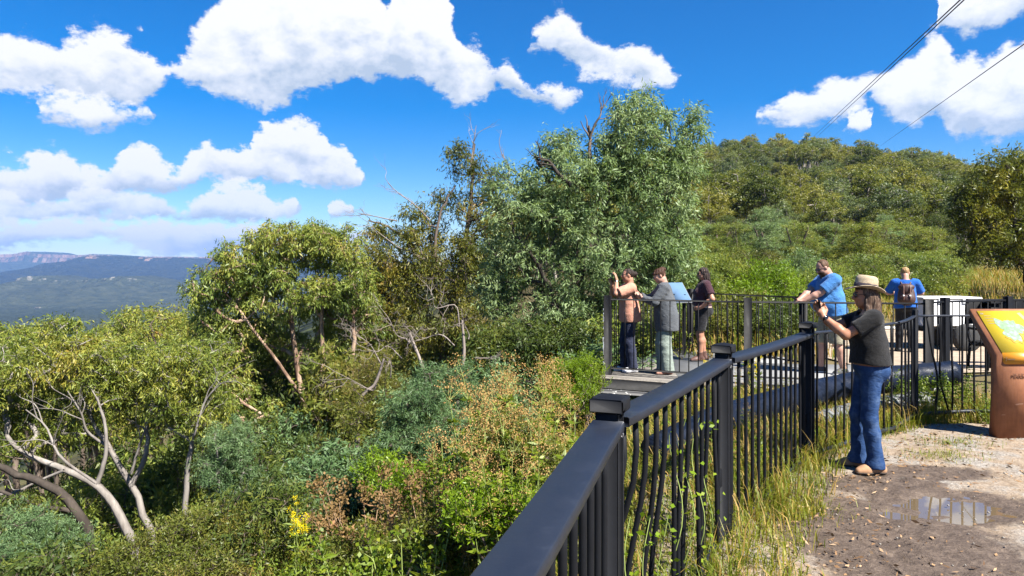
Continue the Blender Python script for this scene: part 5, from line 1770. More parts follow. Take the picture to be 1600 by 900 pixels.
for v, w in ((.50, .06), (.465, .10), (.43, .08), (.395, .12)): textline(ln, .04, v, w, .006)
for v in (.20, .18, .16, .14, .12, .10): textline(ln, .40, v, .09, .005)
textline(ln, .015, .525, .02, .016)
ln.build('small_print', m_ink, pn)
lg = MB()
for z, h in ((.802, .022), (.785, .010)):
    lg.add(np.array([(.072, -.0158, z), (.079, -.0158, z), (.079, -.0158, z + h), (.072, -.0158, z + h)]), [(0, 1, 2, 3)])
x = .088
while x < .155:
    k = rg.uniform(.004, .010)
    lg.add(np.array([(x, -.0158, .796), (x + k, -.0158, .796), (x + k, -.0158, .806), (x, -.0158, .806)]), [(0, 1, 2, 3)]); x += k + .002
lg.build('strip_logo', m_ink, sg)


def letters(name, body, size, loc, rot, m_, parent, extrude=.002):
    cu_ = bpy.data.curves.new(name, 'FONT')
    cu_.body = body; cu_.size = size; cu_.extrude = extrude
    o_ = bpy.data.objects.new(name, cu_)
    COL.objects.link(o_)
    bpy.context.view_layer.update()
    me_ = bpy.data.meshes.new_from_object(o_.evaluated_get(bpy.context.evaluated_depsgraph_get()))
    bpy.data.objects.remove(o_)
    me_.materials.clear(); me_.materials.append(m_)
    p_ = obj(name, me_, parent, loc)
    p_.rotation_euler = rot
    return p_


letters('cut_lettering', 'PEARSONS', .048, (.140, -.0135, .625), (R(90), 0, 0), mat('dark_cut_steel', (.125, .048, .024), .8), sg)

# ---------------------------------------------------------------- blue information board on the deck
ib = empty('information_board', (3.22, 13.6, .05))
tag(ib, 'blue sloping information board standing at the rail beyond the person in the grey shirt', 'sign')
M = Matrix.Rotation(R(28), 3, 'Z') @ Matrix.Rotation(R(-38), 3, 'X')
m_blue = mat('blue_board_print', (.10, .17, .27), .3, .10, 3)
m_alu = mat('grey_steel', (.25, .26, .27), .4, .1)
MB().box((-.06, 0, 1.22), (.56, .022, .46), M=np.array(M), bev=.004).build('board', m_blue, ib)
MB().box((-.06 + .01, .018, 1.21), (.58, .012, .48), M=np.array(M)).build('board_back', m_alu, ib)
for s in (-.2, .12): MB().box((s, .06, .58), (.05, .05, 1.2), R(28), bev=.004).build('leg', m_black, ib)

# ---------------------------------------------------------------- white box trailer, bench, cables
m_white = mat('white_painted_metal', (.58, .58, .57), .4, .06, 4)
m_rub = mat('tyre_rubber', (.022, .022, .022), .85, .2)
tr = empty('box_trailer', (9.15, 15.0, gz1(9.15, 15)))
tag(tr, 'small white box trailer parked on the gravel behind the fence', 'trailer')
MB().box((0, 0, .80), (1.20, .75, .58), bev=.025).build('box_body', m_white, tr)
MB().box((0, 0, 1.105), (1.24, .79, .045), bev=.015).build('lid', m_white, tr)
for s in (-.25, .25): MB().box((s, -.385, 1.04), (.10, .022, .10), bev=.004).build('latch', m_alu, tr)
MB().box((0, 0, .46), (1.25, .7, .08)).build('chassis', m_black, tr)
for s in (-.46, .46):
    Mx = np.array(Matrix.Rotation(R(90), 3, 'X'))
    w = MB().lathe([(.10, -.08), (.25, -.08), (.29, -.05), (.29, .05), (.25, .08), (.10, .08)], 28, (.25, s, .29), Mx).build('wheel', m_rub, tr, smooth=False)
    MB().lathe([(.0, -.055), (.15, -.06), (.16, -.075), (.16, .075), (.15, .06), (.0, .055)], 24, (.25, s, .29), Mx).build('rim', m_alu, w)
MB().tube([(-.6, .0, .46), (-1.5, .0, .46), (-1.62, 0, .50)], .035, 8).build('drawbar', m_white, tr)
MB().tube([(-1.35, .05, .62), (-1.35, .05, .06)], .025, 8).build('jockey_stand', m_alu, tr)
bn = empty('park_bench', (8.55, 12.0, gz1(8.55, 12.0)))
tag(bn, 'black metal park bench half hidden behind the yellow map panel', 'bench')
for s in (-.65, .65):
    MB().tube(smooth_path([(s, -.30, 0), (s, -.28, .42), (s, .12, .46), (s, .24, .95), (s, .20, 1.20)], 20), .026, 8).build('frame', m_black, bn, smooth=True)
    MB().tube([(s, .2, 0), (s, .14, .46)], .024, 8).build('leg', m_black, bn, smooth=True)
    MB().tube(smooth_path([(s, -.28, .42), (s, -.30, .66), (s, .18, .70)], 12), .02, 8).build('armrest', m_black, bn, smooth=True)
for k in range(5): MB().box((0, -.24 + k * .09, .475), (1.36, .07, .025), bev=.004).build('seat_slat', m_black, bn)
MB().box((0, .225, .98), (1.36, .025, .44), M=np.array(Matrix.Rotation(R(6), 3, 'X')), bev=.006).build('backrest', m_black, bn)
bo = empty('bollard', (8.25, 12.1, gz1(8.25, 12.1)))
tag(bo, 'short black capped bollard just above the top edge of the yellow panel', 'bollard')
MB().box((0, 0, .55), (.16, .16, 1.12), bev=.01).build('shaft', m_black, bo)
MB().box((0, 0, 1.15), (.24, .24, .075), bev=.02).build('cap', m_black, bo)

m_cable = mat('cable', (.02, .02, .022), .6, .1)


def cable(label, pa, da, pb, db, r):
    a, b_ = at(*pa, da), at(*pb, db)
    P = np.array([a + (b_ - a) * q for q in np.linspace(0, 1, 40)])
    o = MB().tube(P - a, np.full(40, r), 6).build('power_line', m_cable, None, loc=tuple(a))
    tag(o, label, 'power line', 'overhead power lines')


ext = 1.28
def beyond(p, q, k): return (q[0] + (p[0] - q[0]) * k, q[1] + (p[1] - q[1]) * k)


cable('higher wire of the close pair slanting down to the hilltop', beyond((1500, 0), (1268, 215), 1.1), 22, (1266, 218), 236, .024)
cable('lower wire of the close pair slanting down to the hilltop', beyond((1506, 0), (1272, 217), 1.1), 22.6, (1270, 220), 236, .024)
cable('single wire sloping more gently above the right end of the ridge', beyond((1600, 69), (1378, 226), 1.1), 26, (1374, 229), 230, .022)
# ================================================================ people
class Field:
    """signed distance field on a grid, meshed as one continuous surface"""
    def __init__(s, lo, hi, h):
        s.lo = np.asarray(lo, float); s.h = h
        s.n = np.ceil((np.asarray(hi, float) - s.lo) / h).astype(int) + 1
        s.F = np.full(s.n, 1.0, np.float32)

    def region(s, lo, hi):
        a = np.clip(np.floor((np.asarray(lo) - s.lo) / s.h).astype(int), 0, s.n)
        b = np.clip(np.ceil((np.asarray(hi) - s.lo) / s.h).astype(int) + 1, 0, s.n)
        sl = tuple(slice(i, j) for i, j in zip(a, b))
        g = np.meshgrid(*[s.lo[k] + s.h * np.arange(a[k], b[k]) for k in range(3)], indexing='ij', sparse=True)
        return sl, g

    def put(s, lo, hi, fn, k=.02, mode='u'):
        sl, g = s.region(np.asarray(lo) - k - .03, np.asarray(hi) + k + .03)
        if any(x.stop <= x.start for x in sl): return s
        d = fn(*g).astype(np.float32)
        A = s.F[sl]
        if mode == 'u':
            h = np.clip(.5 + .5 * (A - d) / k, 0, 1)
            s.F[sl] = A * (1 - h) + d * h - k * h * (1 - h)
        elif mode == 's':
            h = np.clip(.5 - .5 * (A + d) / k, 0, 1)
            s.F[sl] = A * (1 - h) - d * h + k * h * (1 - h)
        return s

    def cap(s, a, b, ra, rb=None, k=.02, mode='u', cut=None, sq=None):
        a, b = np.asarray(a, float), np.asarray(b, float)
        rb = ra if rb is None else rb
        m = max(ra, rb)
        ab = b - a; L2 = max(ab @ ab, 1e-9)

        def fn(x, y, z):
            t_ = ((x - a[0]) * ab[0] + (y - a[1]) * ab[1] + (z - a[2]) * ab[2]) / L2
            if cut is not None:
                tc = np.clip(t_, -10, 10)
            t_ = np.clip(t_, 0, 1)
            d = np.sqrt((x - a[0] - t_ * ab[0])**2 + (y - a[1] - t_ * ab[1])**2 + (z - a[2] - t_ * ab[2])**2) - (ra + (rb - ra) * t_)
            if cut is not None: d = np.maximum(d, (tc - cut) * math.sqrt(L2))
            return d
        return s.put(np.minimum(a, b) - m, np.maximum(a, b) + m, fn, k, mode)

    def ell(s, c, r, Rm=None, k=.02, mode='u'):
        c = np.asarray(c, float); r = np.asarray(r, float)
        m = r.max() if Rm is not None else r

        def fn(x, y, z):
            if Rm is not None:
                X = (x - c[0]) * Rm[0, 0] + (y - c[1]) * Rm[1, 0] + (z - c[2]) * Rm[2, 0]
                Y = (x - c[0]) * Rm[0, 1] + (y - c[1]) * Rm[1, 1] + (z - c[2]) * Rm[2, 1]
                Z = (x - c[0]) * Rm[0, 2] + (y - c[1]) * Rm[1, 2] + (z - c[2]) * Rm[2, 2]
            else: X, Y, Z = x - c[0], y - c[1], z - c[2]
            k0 = np.sqrt((X / r[0])**2 + (Y / r[1])**2 + (Z / r[2])**2)
            k1 = np.sqrt((X / r[0]**2)**2 + (Y / r[1]**2)**2 + (Z / r[2]**2)**2)
            return k0 * (k0 - 1) / (k1 + 1e-6)
        return s.put(c - m, c + m, fn, k, mode)

    def inter(s, fn):
        _, g = s.region(s.lo - 1, s.lo + s.n * s.h + 1)
        s.F = np.maximum(s.F, np.broadcast_to(fn(*g), s.F.shape).astype(np.float32))
        return s

    def wrinkle(s, fn):
        _, g = s.region(s.lo - 1, s.lo + s.n * s.h + 1)
        s.F = s.F + np.broadcast_to(fn(*g), s.F.shape).astype(np.float32)
        return s

    def mesh(s):
        F = s.F
        S = F < 0
        c = S[:-1, :-1, :-1]
        al = np.ones_like(c); an = np.zeros_like(c)
        for dx in (0, 1):
            for dy in (0, 1):
                for dz in (0, 1):
                    q = S[dx:S.shape[0] - 1 + dx, dy:S.shape[1] - 1 + dy, dz:S.shape[2] - 1 + dz]
                    al &= q; an |= q
        act = an & ~al
        I = np.argwhere(act)
        idx = np.full(act.shape, -1, np.int64); idx[act] = np.arange(len(I))
        P = np.zeros((len(I), 3)); cnt = np.zeros(len(I))
        cor = [(a, b, d) for a in (0, 1) for b in (0, 1) for d in (0, 1)]
        for i, p in enumerate(cor):
            for q in cor[i + 1:]:
                df = np.array(q) - p
                if np.abs(df).sum() != 1: continue
                A = F[I[:, 0] + p[0], I[:, 1] + p[1], I[:, 2] + p[2]]; B = F[I[:, 0] + q[0], I[:, 1] + q[1], I[:, 2] + q[2]]
                x = (A < 0) != (B < 0)
                t_ = np.where(x, A / np.where(x, A - B, 1), 0)
                P[x] += (np.array(p) + t_[:, None] * df)[x]; cnt[x] += 1
        V = s.lo + (I + P / cnt[:, None]) * s.h
        quads = []
        for ax in range(3):
            a1, a2 = (ax + 1) % 3, (ax + 2) % 3
            sl0 = [slice(1, -1)] * 3; sl0[ax] = slice(0, -1)
            sl1 = [slice(1, -1)] * 3; sl1[ax] = slice(1, None)
            f0, f1 = S[tuple(sl0)], S[tuple(sl1)]
            E = np.argwhere(f0 != f1)
            if not len(E): continue
            flip = f0[tuple(E.T)]
            off = np.array([1, 1, 1]); off[ax] = 0
            C = E + off

            def cell(d1, d2):
                q = C.copy(); q[:, a1] += d1; q[:, a2] += d2
                return idx[tuple(q.T)]
            Q = np.stack([cell(-1, -1), cell(0, -1), cell(0, 0), cell(-1, 0)], -1)
            Q[~flip] = Q[~flip][:, ::-1]
            quads.append(Q)
        Q = np.concatenate(quads)
        Q = Q[(Q >= 0).all(1)]
        return V, Q


def Rx(a): c, s = math.cos(a), math.sin(a); return np.array([[1, 0, 0], [0, c, -s], [0, s, c]])
def Ry(a): c, s = math.cos(a), math.sin(a); return np.array([[c, 0, s], [0, 1, 0], [-s, 0, c]])
def Rz(a): c, s = math.cos(a), math.sin(a); return np.array([[c, -s, 0], [s, c, 0], [0, 0, 1]])


def ik(a, c, l1, l2, pole):
    a, c = np.asarray(a, float), np.asarray(c, float)
    d = c - a; L = np.linalg.norm(d)
    if L > (l1 + l2) * .995:
        c = a + d / L * (l1 + l2) * .995; d = c - a; L = np.linalg.norm(d)
    x = (l1 * l1 - l2 * l2 + L * L) / (2 * L)
    h = math.sqrt(max(0, l1 * l1 - x * x))
    u = d / L
    p = np.asarray(pole, float); p = p - u * (p @ u); p /= np.linalg.norm(p) + 1e-9
    return a + u * x + p * h, c


class Fig:
    """joints in the figure's own frame: x to its right, y forward, z up, feet on z = 0"""
    def __init__(s, H, lean=0, shw=.18, hipw=.085, heads=(0, 0, 0), bulk=1.0, belly=0.0, bust=0.0, hip=1.0, feet=((.10, 0), (-.10, 0)), toe=(8, -8), hands=None, poles=None, shz=1.42, twist=0, pel=(0, 0)):
        k = s.k = H / 1.75
        s.H, s.bulk, s.belly, s.bust, s.hip = H, bulk, belly, bust, hip
        V = lambda *p: np.array(p, float) * k
        Lr = Rx(-R(lean)) @ Rz(R(twist))
        pl = V(pel[0], pel[1], .94)
        s.pl = pl
        T = lambda *p: pl + Lr @ (V(*p) - V(0, 0, .94))
        s.T, s.Lr = T, Lr
        s.waist, s.chest, s.nb = T(0, .0, 1.10), T(0, .0, 1.29), T(0, -.02, 1.475)
        s.sh = [T(shw, -.015, shz), T(-shw, -.015, shz)]
        p, y, r = heads
        s.Rh = Rz(R(y)) @ Rx(-R(p)) @ Ry(R(r))
        s.hc = s.nb + s.Rh @ V(0, .035, .155)
        s.hipj = [pl + V(hipw, 0, -.02), pl + V(-hipw, 0, -.02)]
        s.ank, s.kn, s.toe = [], [], []
        for q in (0, 1):
            a = V(feet[q][0], feet[q][1], .085)
            kn, a2 = ik(s.hipj[q], a, .425 * k, .413 * k, (0, 1, 0))
            s.kn.append(kn); s.ank.append(a)
            an = R(toe[q])
            s.toe.append(np.array([math.sin(an), math.cos(an), 0]))
        s.el, s.wr = [], []
        for q in (0, 1):
            h = hands[q]
            w = np.asarray(h, float)
            e, w = ik(s.sh[q], w, .29 * k, .255 * k, poles[q])
            s.el.append(e); s.wr.append(w)

    def hp(s, *p): return s.hc + s.Rh @ (np.array(p, float) * s.k)

    # ---- body
    def torso(s, f, inf=0, k=.05, cl=1.0):
        K, b = s.k, s.bulk
        e = lambda c, r, kk=k: f.ell(c, [max(.01, x * K + inf) for x in r], s.Lr, kk)
        e(s.T(0, -.005, .97), (.155 * b * s.hip, .115 * b * s.hip, .115))
        e(s.T(.062, -.06 * s.hip, .93), (.085 * s.hip, .085 * b * s.hip, .095)); e(s.T(-.062, -.06 * s.hip, .93), (.085 * s.hip, .085 * b * s.hip, .095))
        e(s.T(0, .0, 1.10), (.135 * b, .098 * b, .15))
        if s.belly: e(s.T(0, .06 + .03 * s.belly, 1.09), (.14 * b, .11 * s.belly, .15))
        e(s.T(0, .0, 1.29), (.155 * b, .112 * b, .17))
        if s.bust:
            for q in (-1, 1): e(s.T(.068 * q, .085, 1.265), (.062, .062 * s.bust, .062), .035)
        f.cap(s.sh[0] * .82 + s.sh[1] * .18, s.sh[1] * .82 + s.sh[0] * .18, .062 * K * b + inf, k=k)
        f.cap(s.T(0, -.02, 1.40), s.nb, .075 * K + inf * .6, .052 * K + inf * .4, k=.04)

    def arm(s, f, q, inf=0, k=.025, up=True, fore=True, r=1.0):
        K = s.k * r
        if up:
            f.ell(s.sh[q], np.array((.056, .056, .06)) * K + inf, None, .04)
            f.cap(s.sh[q], s.el[q], .049 * K + inf, .040 * K + inf, k=k)
        if fore:
            d = s.wr[q] - s.el[q]
            f.cap(s.el[q], s.el[q] + d * .35, .040 * K + inf, .042 * K + inf, k=k)
            f.cap(s.el[q] + d * .35, s.wr[q], .042 * K + inf, .027 * K + inf, k=k)

    def leg(s, f, q, inf=0, k=.03, r=1.0, calf=True):
        K = s.k * r
        f.cap(s.hipj[q], s.kn[q], .082 * K * (.5 + .5 * s.bulk) + inf, .055 * K + inf, k=.04)
        if calf:
            d = s.ank[q] - s.kn[q]
            bk = np.array([0, -.014 * K, 0])
            f.cap(s.kn[q], s.kn[q] + d * .3 + bk, .052 * K + inf, .055 * K + inf, k=k)
            f.cap(s.kn[q] + d * .3 + bk, s.ank[q], .055 * K + inf, .036 * K + inf, k=k)

    def footprims(s, f, q, inf=0, k=.02, h=0):
        K = s.k
        a = s.ank[q]; t_ = s.toe[q]
        z = lambda p, zz: np.array([p[0], p[1], zz * K])
        f.cap(a, z(a - t_ * .045 * K, .035), .036 * K + inf, .034 * K + inf, k=k)
        f.cap(z(a - t_ * .04 * K, .036), z(a + t_ * .10 * K, .034), .034 * K + inf, .036 * K + inf, k=k)
        f.cap(z(a + t_ * .02 * K, .06), z(a + t_ * .13 * K, .030), .034 * K + inf, .028 * K + inf, k=k)
        sd = np.array([t_[1], -t_[0], 0])
        f.cap(z(a + t_ * .10 * K - sd * .014 * K, .028), z(a + t_ * .165 * K - sd * .01 * K, .024), .030 * K + inf, .024 * K + inf, k=k)
        f.cap(z(a + t_ * .09 * K + sd * .018 * K, .026), z(a + t_ * .14 * K + sd * .018 * K, .022), .028 * K + inf, .022 * K + inf, k=k)

    def head(s, f, male=False):
        K = s.k
        E = lambda c, r, k=.02, m='u', Rm=None: f.ell(s.hp(*c), np.array(r) * K, s.Rh if Rm is None else s.Rh @ Rm, k, m)
        C = lambda a, b, ra, rb, k=.012, m='u': f.cap(s.hp(*a), s.hp(*b), ra * K, rb * K, k=k, mode=m)
        w = 1.06 if male else 1.0
        C((0, -.045, -.06), (0, -.055, -.17), .052 * w, .056 * w, .03)
        f.cap(s.hp(0, -.04, -.07), s.nb, .050 * K * w, .056 * K * w, k=.03)
        E((0, -.012, .028), (.073 * w, .092, .086), .02)
        E((0, .022, -.03), (.058 * w, .062, .082), .025)
        E((0, .045, -.088), (.034 * w, .030, .024), .03)
        for q in (-1, 1):
            E((.043 * q * w, .005, -.062), (.022, .038, .032), .03)
            E((.034 * q, .062, -.022), (.022, .018, .016), .02)
            E((.033 * q, .092, .006), (.016, .016, .011), .012, 's')
            E((.031 * q, .073, .005), (.0125, .0125, .0115), .003)
            C((.016 * q, .083, .024), (.046 * q, .068, .024), .008, .006, .014)
            E((.074 * q * w, -.012, -.008), (.010, .020, .031), .008, Rm=Ry(R(10 * q)) @ Rx(R(-12)))
            E((.010 * q, .094, -.030), (.009, .010, .008), .008)
        C((0, .083, .014), (0, .103, -.024), .0075, .0125, .012)
        C((0, .100, -.022), (0, .090, -.034), .0115, .009, .010)
        C((-.016, .079, -.056), (.016, .079, -.056), .0075, .0075, .010)
        E((0, .084, -.0535), (.017, .0075, .0055), .004)
        E((0, .082, -.064), (.016, .0085, .0065), .004)
        E((0, .093, -.0585), (.020, .008, .0016), .003, 's')

    def hand(s, f, q, fd, pn, curl=(.6, .7), size=1.0, thumb=1.0, spread=.0, curls=None):
        """palm, five unequal bent fingers; fd: where the fingers start to point, pn: palm side"""
        K = s.k * size * .98
        fd = unit(np.asarray(fd, float)); pn = np.asarray(pn, float); pn = unit(pn - fd * (pn @ fd))
        ac = np.cross(fd, pn) * (1 if q == 0 else -1)   # toward the thumb
        w = s.wr[q]
        M = np.stack([ac, fd, pn], 1)
        f.cap(w - fd * .01 * K, w + fd * .03 * K, .025 * K, .026 * K, k=.015)
        f.ell(w + fd * .055 * K, np.array((.040, .050, .0165)) * K, M, .015)
        kn = []
        for i, (o, L) in enumerate(((.030, .074), (.0105, .082), (-.010, .076), (-.029, .060))):
            cu = (curl if curls is None else curls[i])
            b = w + (fd * (.094 - .004 * abs(i - 1)) + ac * o) * K
            dirs, a = [], 0
            for j, c in enumerate((cu[0], cu[1], cu[1] * .7)):
                a += c
                dirs.append(fd * math.cos(a) + pn * math.sin(a) + ac * spread * (1.5 - i) * .2)
            p = b
            rr = (.0098, .0090, .0083, .0074) if i < 3 else (.0086, .008, .0073, .0066)
            f.cap(b - fd * .03 * K, b, .011 * K, rr[0] * K, k=.008)
            for j, (d, l) in enumerate(zip(dirs, (.45, .31, .24))):
                n_ = p + unit(d) * L * l * K
                f.cap(p, n_, rr[j] * K, rr[j + 1] * K, k=.003)
                p = n_
            kn.append(p)
        b = w + (fd * .025 + ac * .026) * K
        d1 = unit(ac * .75 + fd * .75 + pn * .25 * thumb)
        d2 = unit(ac * .15 * (2 - thumb) + fd * .85 + pn * .55 * thumb)
        p1 = b + d1 * .040 * K; p2 = p1 + d2 * .034 * K; p3 = p2 + unit(d2 + pn * .2) * .026 * K
        f.cap(b, p1, .0155 * K, .012 * K, k=.012); f.cap(p1, p2, .0118 * K, .0105 * K, k=.003); f.cap(p2, p3, .0105 * K, .0085 * K, k=.003)
        return kn


def skinmat(name, col, rough=.5):
    m, t, b = newmat(name)
    c = objco(t)
    n = t.noise(c, 14, 5, .6)
    t.l.new(t.ramp(n, [(.3, tuple(v * .88 for v in col)), (.7, tuple(min(1, v * 1.1) for v in col))]), b.inputs['Base Color'])
    b.inputs['Roughness'].default_value = rough
    b.inputs['Specular IOR Level'].default_value = .35
    b.inputs['Subsurface Weight'].default_value = .08
    b.inputs['Subsurface Radius'].default_value = (.012, .005, .003)
    bump(t, b, t.noise(c, 180, 3), .08, .001)
    return m


def cloth(name, col, rough=.85, var=.12, weave=260, scale=9, sheen=.1, fold=.38):
    m, t, b = newmat(name)
    c = objco(t)
    n = t.noise(c, scale, 5, .6)
    t.l.new(t.ramp(n, [(.3, tuple(v * (1 - var) for v in col)), (.7, tuple(min(1, v * (1 + var)) for v in col))]), b.inputs['Base Color'])
    b.inputs['Roughness'].default_value = rough
    b.inputs['Specular IOR Level'].default_value = .2
    b.inputs['Sheen Weight'].default_value = sheen
    bump(t, b, t.math('ADD', t.math('MULTIPLY', t.noise(t.vmath('MULTIPLY', c, (1, 1, 1.6)), 13, 4, .5, .8), 3.0), t.noise(c, weave, 2)), fold, .022)
    return m


def hairmat(name, col, hi, rough=.6):
    m, t, b = newmat(name)
    c = objco(t)
    n = t.noise(t.vmath('MULTIPLY', c, (1, 1, .12)), 95, 4, .65, .3)
    t.l.new(t.ramp(n, [(.35, tuple(v * .5 for v in col)), (.55, col), (.72, hi)]), b.inputs['Base Color'])
    b.inputs['Roughness'].default_value = rough
    b.inputs['Specular IOR Level'].default_value = .2
    bump(t, b, n, .9, .008)
    return m


m_lip = skinmat('lips', (.36, .12, .095), .4)
m_lens = mat('dark_lens', (.010, .010, .012), .08, .05, 5, spec=.8)
m_brow = mat('dark_brow', (.03, .02, .014), .9)


def fold_fn(seed, amp=.005, fz=1.0):
    """soft cloth folds"""
    rg = np.random.default_rng(seed)
    ws = [(rg.normal(size=3) * (8, 8, 10 * fz), rg.random() * 6.28, .5) for _ in range(3)]
    cr = [(rg.normal(size=3) * (16, 16, 20 * fz), rg.random() * 6.28, rg.random() * 9) for _ in range(5)]

    def fn(x, y, z):
        r = 0
        for w, p, a in ws: r = r + a * np.sin(x * w[0] + y * w[1] + z * w[2] + p + 1.2 * np.sin(z * 7 + x * 5 + p))
        for w, p, q in cr:      # sharp creases that come and go
            on = .5 + .5 * np.sin(x * 9 + y * 7 + z * 6 + q)
            r = r + on * (np.abs(np.sin(x * w[0] + y * w[1] + z * w[2] + p + 1.5 * np.sin(z * 5 + p))) ** .7 - .6) * 1.0
        return -r * amp * .22
    return fn


class Person:
    def __init__(s, label, fig, pos, heading, skin, h=.008, hh=None):
        s.f = fig
        s.root = empty('person', tuple(pos), R(heading) - math.pi / 2)
        tag(s.root, label, 'person')
        s.h = h
        k = fig.k
        s.lo = np.array([-.62, -.62, -.03]) * k
        s.hi = np.array([.62, .80, 1.95]) * k
        s.skin = skin

    def field(s, zlo=None, zhi=None):
        lo, hi = s.lo.copy(), s.hi.copy()
        if zlo is not None: lo[2] = zlo
        if zhi is not None: hi[2] = zhi
        return Field(lo, hi, s.h)

    def add(s, name, f, m, smooth=True, fm=None, mats=None):
        V, Q = f.mesh()
        fmv = None
        if fm is not None: fmv = fm(V[Q].mean(1))
        return obj(name, mesh_np(name, V, [Q], mats or [m], fm=fmv, smooth=smooth), s.root)

    def body(s, hands, legs_bare=True, feet=True, male=False, arm_r=1.0, leg_r=1.0):
        g = s.f
        f = s.field()
        g.torso(f, -.004)
        for q in (0, 1):
            g.arm(f, q, r=arm_r)
            g.leg(f, q, 0 if legs_bare else -.006, r=leg_r)
            if feet: g.footprims(f, q, 0 if legs_bare else -.004)
        g.head(f, male)
        for q in (0, 1):
            if hands[q] is not None: g.hand(f, q, **hands[q])
        lc = g.hp(0, .086, -.0585)
        Ri = g.Rh.T

        def fm(C):
            L = (C - lc) @ Ri.T / g.k
            lip = (np.abs(L[:, 0]) < .021 - .6 * np.abs(L[:, 2])) & (np.abs(L[:, 2]) < .012) & (L[:, 1] > -.012) & (L[:, 1] < .03)
            B = (C - g.hp(0, .075, .026)) @ Ri.T / g.k
            brow = (np.abs(np.abs(B[:, 0]) - .030) < .018) & (np.abs(B[:, 2] - .004 + .12 * np.maximum(0, np.abs(B[:, 0]) - .03)) < .0042) & (B[:, 1] > -.022)
            return np.where(lip, 1, np.where(brow, 2, 0))
        return s.add('body', f, s.skin, fm=fm, mats=[s.skin, m_lip, m_brow])

    def shirt(s, m, name='shirt', hem=.92, inf=.014, sleeve=.62, sl_r=1.25, seed=1, amp=.005, neck=.07, flare=0.0, full=False, collar=False, drape=0.0, cuff=.9):
        g = s.f; K = g.k
        f = s.field(zlo=(hem - .25) * K)
        g.torso(f, inf, .06)
        if drape:   # cloth that hangs straight from chest and seat
            for z, r in ((1.15, .97), (1.0, 1.0), (.86, 1.02), (.74, 1.04)):
                if z > hem - .12:
                    f.ell(g.T(0, -.01, z), np.array((.165 * g.bulk * r, .125 * g.bulk * r, .13)) * K + inf + drape * .5, g.Lr, .06)
        if g.bust: pass
        for q in (0, 1):
            a, b = g.sh[q], g.el[q]
            if full:
                f.cap(a, b, .060 * K * sl_r, .052 * K * sl_r, k=.035)
                w = g.el[q] + (g.wr[q] - g.el[q]) * cuff
                f.cap(g.el[q], w, .052 * K * sl_r, .040 * K * sl_r, k=.02, cut=1.0)
            else:
                f.cap(a, a + (b - a) * (sleeve + .25), .060 * K * sl_r, .060 * K * sl_r * (1.02 + flare), k=.03, cut=sleeve / (sleeve + .25))
        f.wrinkle(fold_fn(seed, amp))
        n0 = g.nb; up = g.Lr @ np.array([0, .25, 1.0]); up = up / np.linalg.norm(up)
        hz = hem * K
        Lr, pl = g.Lr, g.pl

        def cut(x, y, z):
            dz = (x - pl[0]) * Lr[0, 2] + (y - pl[1]) * Lr[1, 2] + (z - pl[2]) * Lr[2, 2] + pl[2]
            bot = hz - dz + .012 * np.sin(x * 11 + seed) + .008 * np.sin(y * 15 + seed * 2)
            top = (x - n0[0]) * up[0] + (y - n0[1]) * up[1] + (z - n0[2]) * up[2] + (.018 if not collar else -.03) * K
            near = neck * K + .05 - np.sqrt((x - n0[0])**2 + (y - n0[1])**2)
            return np.maximum(bot, np.minimum(top, near + 0 * z))
        f.inter(cut)
        return s.add(name, f, m)

    def pants(s, m, name='trousers', top=1.0, leg=(.05, .02), end=.06, seed=2, amp=.005, flare=0.0, inf=.012, knee=1.0):
        """end: height of the hem; flare widens toward it"""
        g = s.f; K = g.k
        f = s.field(zhi=(top + .12) * K)
        g.torso(f, inf * .7, .05)
        for q in (0, 1):
            f.cap(g.hipj[q], g.kn[q], .086 * K * (.5 + .5 * g.bulk) + leg[0], .058 * K * knee + leg[1], k=.035)
            if end < .45:
                d = g.ank[q] - g.kn[q]
                e = g.kn[q] + d * 1.25
                f.cap(g.kn[q], g.kn[q] + d * .35 + np.array([0, -.008, 0]), .058 * K * knee + leg[1], .056 * K * knee + leg[1], k=.03)
                f.cap(g.kn[q] + d * .35, e, .055 * K * knee + leg[1], .046 * K + leg[1] + flare, k=.03)
                if flare: f.ell(e + g.toe[q] * .03 - d * .22, np.array([.05, .065, .06]) * K + flare * .6, None, .04)
            else:
                d = g.ank[q] - g.kn[q]
                f.cap(g.kn[q], g.kn[q] + d * .5, .06 * K * knee + leg[1], .062 * K * knee + leg[1], k=.03)
        f.wrinkle(fold_fn(seed, amp, 1.2))
        pl, Lr = g.pl, g.Lr

        def cut(x, y, z):
            dz = (x - pl[0]) * Lr[0, 2] + (y - pl[1]) * Lr[1, 2] + (z - pl[2]) * Lr[2, 2] + pl[2]
            return np.maximum(dz - top * K, end * K - z + .004 * np.sin(x * 30))
        f.inter(cut)
        return s.add(name, f, m)

    def shoes(s, m, name='shoe', top=.10, inf=.008, sole=None):
        g = s.f; K = g.k
        for q in (0, 1):
            f = Field(g.ank[q] - .2 * K, g.ank[q] + .26 * K, .006)
            g.footprims(f, q, inf)
            if top > .1: f.cap(g.ank[q], g.ank[q] + (g.kn[q] - g.ank[q]) * .28, .042 * K + inf, .046 * K + inf, k=.02)
            f.inter(lambda x, y, z: np.maximum(z - top * K, -z + .001))
            o = s.add(name, f, m)
            if sole is not None:
                f = Field(g.ank[q] - .2 * K, g.ank[q] + .26 * K, .006)
                g.footprims(f, q, inf + .005)
                f.inter(lambda x, y, z: np.maximum(z - .022 * K, -z + .0005))
                V, Q = f.mesh()
                obj('sole', mesh_np('sole', V, [Q], [sole], smooth=True), o)

    def ring(s, name, m, z, w, inf, parent=None):
        """belt: a slice of the hips"""
        g = s.f; K = g.k
        f = s.field((z - .1) * K, (z + .1) * K)
        g.torso(f, inf, .05)
        f.inter(lambda x, y, zz: np.abs(zz - z * K) - w / 2 + 0 * x)
        return s.add(name, f, m)

